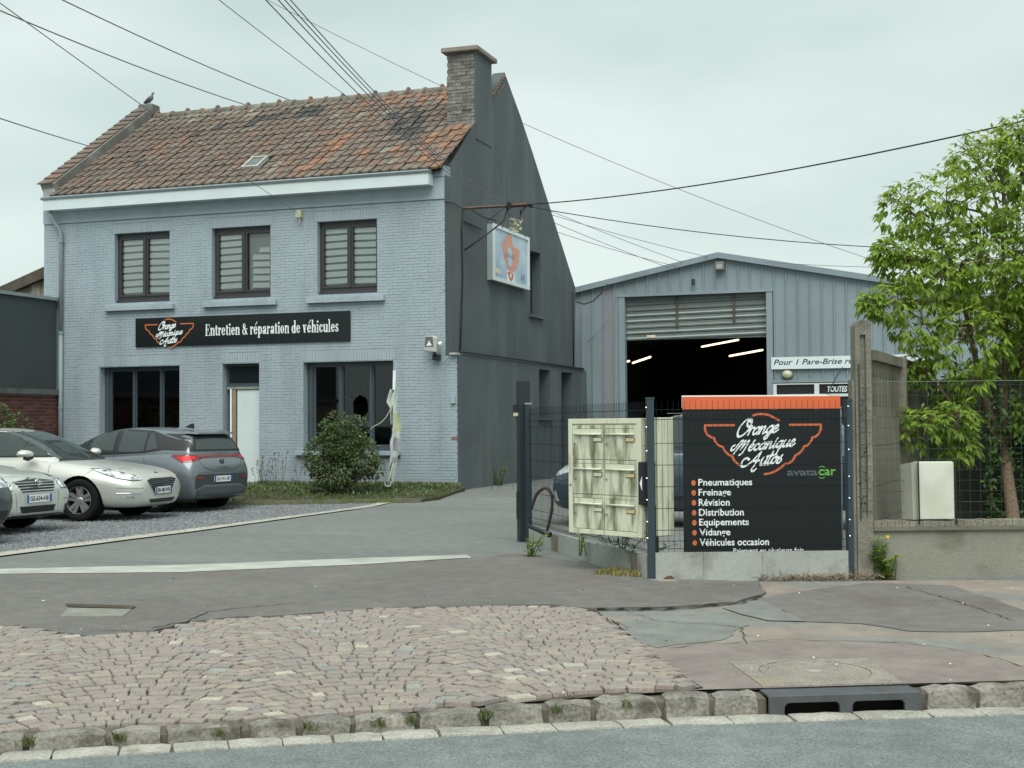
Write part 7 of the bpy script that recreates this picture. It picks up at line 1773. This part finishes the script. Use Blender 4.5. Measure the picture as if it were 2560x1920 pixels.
def leafball(name, label, cat, base, blobs, n, ll, lw, mats, seed, stems=6, droop=.2, kind=None, twig=.006, group=None):
    """shrub or leafy plant: stems plus leaf-sized faces through its volume"""
    r = random.Random(seed); base = Vector(base); t = thing(name, label, cat, tuple(base), 0, group); mb = MB()
    for k in range(stems):
        c, rr_ = blobs[k % len(blobs)]; c = Vector(c)+rv(r)*Vector(rr_).length*.25 if not isinstance(rr_, float) else Vector(c)+rv(r)*rr_*.5
        mb.tube([base+Vector((r.uniform(-.06, .06), r.uniform(-.05, .05), 0)), base.lerp(c, .5)+Vector((r.uniform(-.05, .05), 0, .02)), c], [twig, twig*.7, twig*.35], 4)
    mb.build('stems', M_bark if twig > .01 else M_leaf[2], t, fix=False)
    lf = MB(); tot = sum(b[1]**3 for b in blobs)
    for c, rr_ in blobs:
        for k in range(int(n*rr_**3/tot)+4):
            v = rv(r); v = v.normalized()*(v.length**.5); p = Vector(c)+v*rr_; d = (v+rv(r)*.7+Vector((0, 0, -.1))).normalized()
            leaf_geo(lf, p, d, Vector((r.uniform(-.5, .5), r.uniform(-.8, .2), 1)), ll*r.uniform(.6, 1.2), lw*r.uniform(.6, 1.2), r.randrange(len(mats)), droop=droop)
    q = lf.build('foliage', mats, t, fix=False); q['kind'] = 'stuff'; return t
def WPt(u, v, Y): return tuple(onY(u, v, Y))
M_bush = [mat('bush_leaf_%d' % i, c, .55, .2, 6) for i, c in enumerate(((.045, .095, .022), (.065, .13, .025), (.035, .07, .02), (.10, .14, .04), (.13, .09, .05)))]
bb = [(WPt(740, 960, 23.6), .42), (WPt(700, 985, 23.5), .38), (WPt(780, 985, 23.5), .36), (WPt(725, 1010, 23.4), .42), (WPt(700, 1040, 23.4), .26), (WPt(780, 1000, 23.6), .30), (WPt(730, 920, 23.7), .28), (WPt(770, 925, 23.7), .22), (WPt(675, 1005, 23.5), .2), (WPt(810, 1010, 23.7), .2), (WPt(700, 925, 23.7), .15)]
gx_, gy_ = G(738, 1062)[:2]
leafball('bush', 'round green bush growing in front of the right ground floor window', 'bush', (WPt(738, 1062, 23.5)[0], 23.5, H(-11.9, 23.5)+.05), bb, 7500, .075, .045, M_bush[:4]+[M_bush[1], M_bush[0], M_bush[4]], 5, stems=26, twig=.014)
leafball('bush', 'low green bush in front of the brick wall at the left edge', 'bush', (-19.0, 23.0, .02), [((-19.0, 23.2, .75), .42), ((-19.0, 23.1, 1.2), .40), ((-19.0, 23.45, 1.5), .26), ((-19.0, 22.6, 1.5), .5), ((-19.0, 22.5, .8), .5), ((-19.0, 23.6, 1.25), .22)], 3600, .08, .05, M_bush[:4], 6, stems=14, twig=.014)
# hedge behind the tree
r = random.Random(15); hg = MB()
hedge = thing('garden_hedge', 'dense dark green hedge filling the garden behind the tree', 'hedge', (2.4, 16.4, 0))
hb = MB(); 
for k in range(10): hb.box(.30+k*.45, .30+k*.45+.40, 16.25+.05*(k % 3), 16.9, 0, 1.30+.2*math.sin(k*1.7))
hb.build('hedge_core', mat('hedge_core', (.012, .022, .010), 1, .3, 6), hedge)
hl_ = MB()
for k in range(9000):
    x = r.uniform(.02, 4.6); z = abs(r.gauss(.0, .75))+.1 if r.random() < .3 else r.uniform(.1, 1.5+.3*math.sin(x*2.1)+.22*math.sin(x*5.3)); y = 16.12+r.uniform(-.22, .35)+.1*math.sin(x*4)
    leaf_geo(hl_, Vector((x, y, z)), rv(r)+Vector((0, -.4, -.1)), Vector((0, -.6, 1)), r.uniform(.05, .10), r.uniform(.03, .05), r.choice((0, 0, 1, 2, 2, 3)) if z < 1.2 else r.choice((0, 1, 1, 3)))
q = hl_.build('foliage', [M_bush[0], M_bush[1], M_bush[2], M_leaf[0]], hedge, fix=False); q['kind'] = 'stuff'
bt = thing('background_tree', 'yellow green shrub mass rising behind the garden back wall', 'shrub', (1.6, 18.2, 0))
hl_ = MB()
for k in range(12000):
    c = r.choice(((-.25, 1.75, .34), (.0, 1.35, .4), (.25, 2.0, .42), (.75, 2.35, .5), (1.4, 2.4, .65), (2.1, 2.6, .7), (3.0, 2.6, .8), (.6, 1.6, .5), (1.7, 1.7, .7), (2.8, 1.6, .8)))
    v = rv(r); p = Vector((c[0]+v.x*c[2], 18.2+v.y*.5, c[1]+v.z*c[2]*.85))
    leaf_geo(hl_, p, rv(r)+Vector((0, -.3, -.2)), Vector((0, -.6, 1)), r.uniform(.07, .12), r.uniform(.035, .055), r.choice((0, 1, 2, 2, 3)))
q = hl_.build('foliage', [M_bush[0], M_bush[1], M_leaf[0], mat('yellow_leaf', (.22, .24, .045), .6, .2, 5)], bt, fix=False); q['kind'] = 'stuff'
mb = MB()
for c in ((-.2, 1.7), (.3, 2.1), (.8, 2.4), (1.4, 2.4), (2.1, 2.6), (3, 2.6)): mb.tube([(1.5, 18.3, 0), (1.0+c[0]*.3, 18.3, 1.0), (c[0], 18.25, c[1])], [.05, .035, .012], 5)
mb.build('stems', M_bark, bt)
# small house with an orange roof far behind
fh = thing('distant_house', 'small distant house with an orange tiled roof glimpsed through the tree', 'house', (0, 46, 0))
hx0, hx1 = float(onY(1925, 800, 46)[0]), float(onY(2300, 800, 46)[0]); hz = float(onY(1980, 800, 46)[2]); hr = float(onY(1980, 758, 46)[2])
mb = MB(); mb.box(hx0+.3, hx1-.3, 46, 52, 0, hz); mb.build('wall', mat('house_beige', (.22, .21, .18), .9, .1), fh)
mb = MB(); mb.add([(hx0, 45.6, hz-.1), (hx1, 45.6, hz-.1), (hx1, 49, hr), (hx0, 49, hr), (hx0, 52.4, hz-.1), (hx1, 52.4, hz-.1)], [(0, 1, 2, 3), (3, 2, 5, 4), (0, 3, 4), (1, 5, 2)]); rf_ = mb.build('roof', mat('orange_roof', (.34, .17, .10), .9, .2, 2, fine=.3, fscale=9), fh)
for k in range(26):
    x = hx0+(hx1-hx0)*k/26; mb = MB(); mb.tube([(x+.12, 45.58, hz-.06), (x+.12, 49, hr+.05)], .07, 5); mb.build('tile_row', mat('orange_roof', 0), rf_)

# grass and weeds
def blades(name, pts, n, hgt, seed, mats=M_grass, w=.006, spread=.05, label=None):
    r = random.Random(seed); mb = MB()
    for k in range(n):
        p = r.choice(pts); x, y, z, s_ = p; x += r.gauss(0, s_); y += r.gauss(0, s_); h = hgt*r.uniform(.35, 1.2); a = r.uniform(0, 6.28); l = r.uniform(.1, .7)*h; d = Vector((math.cos(a), math.sin(a), 0)); q = Vector((-d.y, d.x, 0))*w
        b = Vector((x, y, z)); mb.add([b-q, b+q, b+d*l*.4+Vector((0, 0, h*.7))+q*.6, b+d*l+Vector((0, 0, h))], [(0, 1, 2), (0, 2, 3)], r.randrange(len(mats)))
    o = mb.build(name, mats, None, fix=False); tag(o, label or 'short green grass and weeds', 'grass', kind='stuff'); return o
r = random.Random(44); bp_ = []
for k in range(600):
    x = r.uniform(-15.0, -9.5); y = r.uniform(bed_y(-15), 25.2)
    if inpoly((x, y), BED): bp_.append((x, y, H(x, y)+.05, .08))
blades('bed_grass', bp_, 8000, .075, 1, label='weedy green grass in the bed along the house front')
blades('bed_grass', [(x, HY-.12-abs(r.gauss(0, .25)), H(x, HY)+.05, .05) for x in np.arange(-14.3, -9.8, .05)], 2600, .13, 2, label='taller grass fringe against the foot of the facade')
blades('edging_moss', [(-15.0+(BDX1+15.0)*t, bed_y(-15.0+(BDX1+15.0)*t)-.06, .0, .04) for t in np.arange(0, 1.0, .01)], 2200, .06, 3, label='mossy grass along the bed edging')
lk_ = MB(); r = random.Random(9)
for k in range(700):
    x = r.uniform(-14.2, -9.5); y = min(25.2, 23.8+r.gauss(0, .7))
    if not inpoly((x, y), BED): continue
    leaf_geo(lk_, Vector((x, y, H(x, y)+.06+r.uniform(0, .12))), rv(r)+Vector((0, 0, .5)), Vector((0, -.3, 1)), r.uniform(.05, .11), r.uniform(.02, .05), r.randrange(3))
q = lk_.build('bed_weeds', M_bush[:3], None, fix=False); tag(q, 'broad leaved weeds among the grass below the facade', 'weeds', kind='stuff')
def weed(label, x, y, z, h, n, seed, ll=.09, lw=.035, mats=None, spread=.12, name='weed', droop=.3):
    r = random.Random(seed); t = thing(name, label, 'plant', (x, y, z)); st = MB(); lf = MB()
    for s_ in range(max(2, n//10)):
        top = Vector((x+r.gauss(0, spread), y+r.gauss(0, spread*.6), z+h*r.uniform(.55, 1.05))); b = Vector((x+r.gauss(0, .03), y+r.gauss(0, .03), z-.02)); mid = b.lerp(top, .5)+Vector((r.uniform(-.03, .03), 0, .03)); st.tube([b, mid, top], [.006, .004, .002], 4)
        for k in range(10):
            p = b.lerp(top, r.uniform(.12, 1)); a = r.uniform(0, 6.28); d = Vector((math.cos(a), math.sin(a), r.uniform(-.1, .7))); leaf_geo(lf, p, d, Vector((0, 0, 1)), ll*r.uniform(.6, 1.2), lw*r.uniform(.7, 1.2), r.randrange(3), droop=droop)
    st.build('stems', M_leaf[2], t, fix=False); q = lf.build('leaves', mats or M_leaf[:3], t, fix=False); q['kind'] = 'stuff'; return t
def gp_(u, v): p = G(u, v); return p[0], p[1], p[2]
weed('bright green leafy weed at the foot of the black gate post', *gp_(1142, 1208), .30, 90, 1, .085, .035)
p_ = LP(1.1, .16, 0); weed('dark leafy plants under the mailboxes behind the concrete plate', p_[0]-.1, p_[1]+.1, .02, .42, 130, 2, .10, .04, spread=.26, mats=M_bush[:3])
p_ = LP(1.75, -.1, 0); weed('green sprig climbing over the plate at the left of the mailboxes', p_[0], p_[1], .1, .42, 40, 3, .10, .04, spread=.06)
weed('small green plant against the dark side wall near its front corner', XR+.14, 27.5, H(-9.8, 27.5), .52, 90, 4, .10, .045, spread=.12)
weed('low weeds at the foot of the dark side wall behind the gate post', XR+.15, 29.0, H(-9.8, 29), .34, 70, 5, .09, .04, spread=.25, mats=[M_leaf[0], M_grass[1], M_twig])
pq = FP(2.20, -.06, 0); weed('green weed with lobed leaves at the foot of the low garden wall', pq[0], pq[1], -.02, .26, 80, 6, .075, .05, spread=.07)
pq = FP(2.14, -.05, 0); yw = weed('green sprig with a single yellow flower growing against the garden wall', pq[0], pq[1], .10, .32, 50, 7, .075, .05, spread=.03)
fc = Vector(FP(2.215, -.07, .395)); mb = MB()
for k in range(5): a = 2*math.pi*k/5; leaf_geo(mb, fc, Vector((math.cos(a), -.3, math.sin(a))), Vector((0, -1, 0)), .021, .016, 0, droop=0)
mb.build('flower', mat('flower_yellow', (.75, .55, .02), .5, 0), yw, fix=False)
mb = MB(); mb.tube([fc, Vector(FP(2.16, -.05, .25)), Vector(FP(2.14, -.04, .0))], .003, 4); mb.build('flower_stalk', M_leaf[0], yw)
for k, (u, v) in enumerate(((575, 1062), (600, 1062), (560, 1062), (640, 1062))):
    x, y = float(onY(u, v, 24.9)[0]), 24.9; r = random.Random(50+k); t = thing('dead_weed', ('dry brown weed stalks beside the white door', 'taller dry weed stalks right of the white door', 'dry weed stalks touching the door step', 'lone dry weed stalk between the door and the bush')[k], 'plant', (x, y, H(x, y)+.05)); mb = MB()
    for s_ in range(5 if k < 3 else 2):
        b = Vector((x+r.uniform(-.1, .1), y, H(x, y)+.05)); tp_ = b+Vector((r.uniform(-.15, .15), r.uniform(-.05, .05), r.uniform(.3, .75))); mb.tube([b, b.lerp(tp_, .6)+Vector((.02, 0, 0)), tp_], [.005, .004, .002], 4)
        for q in range(5): c = b.lerp(tp_, r.uniform(.5, 1)); mb.tube([c, c+Vector((r.uniform(-.06, .06), 0, .05))], [.002, .008], 4)
    mb.build('stalks', mat('dead_brown', (.09, .07, .055), .95, .2), t, fix=False)
for k, (u0, v0, u1, v1, du) in enumerate(((1102, 1060, 1060, 955, -30), (1085, 1050, 1050, 1000, 8))):
    pass
# arching dead stalk on the facade right part
t = thing('dead_weed', 'long arching dead stalk in front of the facade right of the bush', 'plant', WPt(1062, 1055, 24.9)); mb = MB(); mb.tube([WPt(1062, 1058, 24.9), WPt(1062, 1020, 24.95), WPt(1050, 985, 25.0), WPt(1035, 955, 25.0), WPt(1030, 945, 25.0)], .006, 4)
mb.tube([WPt(1075, 1060, 24.9), WPt(1085, 1020, 24.95)], .004, 4); mb.tube([WPt(1110, 1058, 24.9), WPt(1102, 1030, 24.95), WPt(1095, 1010, 25)], .004, 4); mb.build('stalks', mat('dead_brown', 0), t, fix=False)
# kerb joint tufts, dry litter
kt = [(*cpt(x, -.01), ktop(x)-.05, .018) for x in (-4.62, -4.25, -3.82, -3.42, -2.95, -2.6, -2.25, -1.9, -5.1, -3.1)]
blades('kerb_grass', kt, 900, .045, 6, w=.003, label='tiny grass tufts in the kerb joints')
r = random.Random(70); lt = MB()
for k in range(520):
    a = r.uniform(.95, 2.05)+abs(r.gauss(0, .12)); b = -.05-abs(r.gauss(0, .06)); p = Vector(FP(a, b, 0)); p.z = H(p.x, p.y)+.015+r.uniform(0, .035); d = rv(r); d.z *= .35
    if r.random() < .35: leaf_geo(lt, p, d, Vector((0, -.5, 1)), r.uniform(.03, .07), r.uniform(.012, .03), r.randrange(2))
    else: L_ = r.uniform(.04, .16); q = d.normalized()*L_; s_ = Vector((-q.y, q.x, 0)).normalized()*.0022; lt.add([p-s_, p+s_, p+q+s_, p+q-s_], [(0, 1, 2, 3)], r.choice((0, 1, 2)))
q = lt.build('dry_litter', [M_twig, mat('dry_leaf', (.17, .12, .08), .9, .3, 20), mat('straw', (.36, .31, .2), .9, .2, 20)], None, fix=False); tag(q, 'dry stalks and leaves heaped against the fence plate', 'litter', kind='stuff')
blades('dry_grass_patch', [(*[G(1335+du, 1247+dv)][0][:2], H(*G(1335+du, 1247+dv)[:2])+.03, .035) for du, dv in ((-20, -2), (0, 3), (20, 0), (35, 5), (-5, -6), (50, 2), (-35, 0))], 900, .05, 8, mats=[mat('dry_yellow', (.34, .30, .10), .9, .2), M_grass[2]], w=.003, label='yellow dry grass patch by the corner of the fence')
r = random.Random(5); eg = []
for k in range(70): a = r.uniform(.3, 3.9); p = LP(a, .06+abs(r.gauss(0, .03)), 0); eg.append((p[0], p[1], H(p[0], p[1])+.03, .015))
blades('plate_foot_weeds', eg, 900, .035, 9, w=.003, mats=[M_grass[2], mat('moss', (.06, .07, .02), .95, .2)], label='mossy weeds along the foot of the concrete plates')
mb = MB(); 
V, Fs = rough_block(.09, .06, .035, 4, .008); c_ = FP(.17, -.07, .0); mb.add([(c_[0]+v[0], c_[1]+v[1], H(c_[0], c_[1])+.02+v[2]) for v in V], Fs)
o = mb.build('wood_lump', mat('wood_lump', (.09, .05, .03), .95, .2), None, fix=False); tag(o, 'small brown lump of wood beside the blue corner post', 'wood')
# concrete footing at the corner post
V, Fs = rough_block(.42, .22, .03, 9, .01); c_ = FP(.10, -.13, 0); mb = MB(); mb.add([(c_[0]+v[0], c_[1]+v[1], H(c_[0], c_[1])+.008+v[2]) for v in V], Fs)
o = mb.build('post_footing', mat('footing', (.26, .25, .21), .95, .2, 8, fine=.2), None, fix=False); tag(o, 'spilled concrete footing at the base of the corner post', 'concrete')
# pebbles and litter specks
r = random.Random(33); pb = MB()
for k in range(120):
    u, v = r.uniform(0, 2212), r.uniform(1250, 1600)
    p = G(u, v); 
    if p[1] < curb_y(p[0])+.1: continue
    s_ = r.uniform(.003, .011); z = H(p[0], p[1])+.03; pb.add([(p[0]-s_, p[1]-s_*.7, z), (p[0]+s_, p[1]-s_*.5, z), (p[0]+s_*.8, p[1]+s_, z), (p[0]-s_*.7, p[1]+s_*.8, z), (p[0], p[1], z+s_*.9)], [(0, 1, 4), (1, 2, 4), (2, 3, 4), (3, 0, 4)], 0 if r.random() < .4 else 1)
q = pb.build('loose_grit', [mat('grit_white', (.6, .6, .56), .8, 0), mat('grit_dark', (.06, .05, .04), .9, 0)], None, fix=False); tag(q, 'loose grit and litter specks on the pavement', 'grit', kind='stuff')
# gravel stones on the lot
r = random.Random(35); gs = MB()
for k in range(9000):
    p = G(r.uniform(-20, 900), r.uniform(1082, 1200)); 
    if not inpoly((p[0], p[1]), GRAV): continue
    s_ = r.uniform(.008, .024); z = H(p[0], p[1])+.012; a = r.uniform(0, 6); c, s2 = math.cos(a)*s_, math.sin(a)*s_
    gs.add([(p[0]-c, p[1]-s2, z), (p[0]+s2, p[1]-c, z), (p[0]+c, p[1]+s2, z), (p[0]-s2, p[1]+c, z), (p[0], p[1], z+s_*.8)], [(0, 1, 4), (1, 2, 4), (2, 3, 4), (3, 0, 4)], r.randrange(3))
q = gs.build('gravel_stones', [mat('gravel_a', (.20, .215, .23), .9, .1), mat('gravel_b', (.13, .14, .15), .9, .1), mat('gravel_c', (.25, .26, .27), .9, .1)], None, fix=False); tag(q, 'loose blue grey gravel stones of the parking lot', 'gravel', kind='stuff')

# ================================================================== FEATHER FLAG, HOSE
FY = 24.0
fg = thing('feather_flag', 'torn white feather flag hanging limp from its pole before the house', 'flag', (float(onY(846, 1050, FY)[0]), FY, .2))
def fq(u, v, dy=0): p = Vector(onY(u, v, FY+dy)); return p
mb = MB(); mb.tube([fq(852, 800), fq(851, 842)], .030, 8); mb.build('upper_sleeve', M_signw, fg)
mb = MB(); mb.tube([fq(850, 838), fq(845, 960), fq(843, 1062)], .016, 8); mb.build('pole', M_black, fg)
r = random.Random(2); rows_ = [(846, 856), (841, 854), (838, 853), (845, 853), (846, 856), (846, 860), (848, 862), (850, 861), (846, 860), (845, 858), (846, 857), (846, 855), (844, 853), (840, 850), (836, 848), (833, 846)]
V = []; nc = 6
for j, (a, b) in enumerate(rows_):
    a, b = a-3, b+4
    v_ = 840+(1040-840)*j/(len(rows_)-1)
    for i in range(nc+1): p = fq(a+(b-a)*i/nc, v_+2*math.sin(i+j), -.03-.05*math.sin(i*1.9+j*.6)+.02*i/nc); V.append(tuple(p))
Fs = [(j*(nc+1)+i, j*(nc+1)+i+1, (j+1)*(nc+1)+i+1, (j+1)*(nc+1)+i) for j in range(len(rows_)-1) for i in range(nc)]
mb = MB(); mb.v = V
for f in Fs: 
    j = f[0]//(nc+1); i = f[0] % (nc+1); mb.f.append(f); mb.m.append(1 if 4 <= j <= 6 and i > 1 else 2 if j in (8, 9, 11) and 1 < i < 5 else 0)
mb.build('cloth', [mat('flag_white', (.50, .56, .52), .8, .06, 9), mat('flag_green', (.44, .49, .30), .8, .1, 9), mat('flag_mauve', (.30, .26, .32), .8, .15, 12)], fg, fix=False, smooth=True)
mb = MB(); mb.tube(catmull([tuple(fq(*p, -.05)) for p in ((833, 1038), (831, 1046), (836, 1050), (842, 1050), (845, 1040))], 4), .018, 5); mb.build('torn_hem', mat('flag_white', 0), fg)
cable('thin cream string blowing from the flag towards the bush', catmull([tuple(fq(*p, -.08)) for p in ((848, 872), (838, 895), (824, 912), (808, 921), (800, 928))], 5), .009, mat('string_cream', (.5, .5, .38), .8, 0), name='string')
hz_ = lambda u, v, Y=14.9: tuple(onY(u, v, Y))
hs = thing('hose', 'brown black rubber hose looped through the fence by the gate post', 'hose', hz_(1187, 1155, 14.6))
mb = MB(); mb.tube(catmull([hz_(1148, 1098), hz_(1158, 1070), hz_(1172, 1056), hz_(1184, 1056), hz_(1192, 1072), hz_(1192, 1100), hz_(1186, 1130), hz_(1181, 1148)], 5), .019, 8); mb.build('hose_loop', mat('hose_brown', (.022, .018, .016), .5, .2), hs, smooth=True)
mb = MB(); mb.tube([hz_(1140, 1136, 14.6), hz_(1165, 1146, 14.5), hz_(1188, 1155, 14.4)], [.022, .028, .034], 8); mb.build('hose_end', M_black, hs, smooth=True)
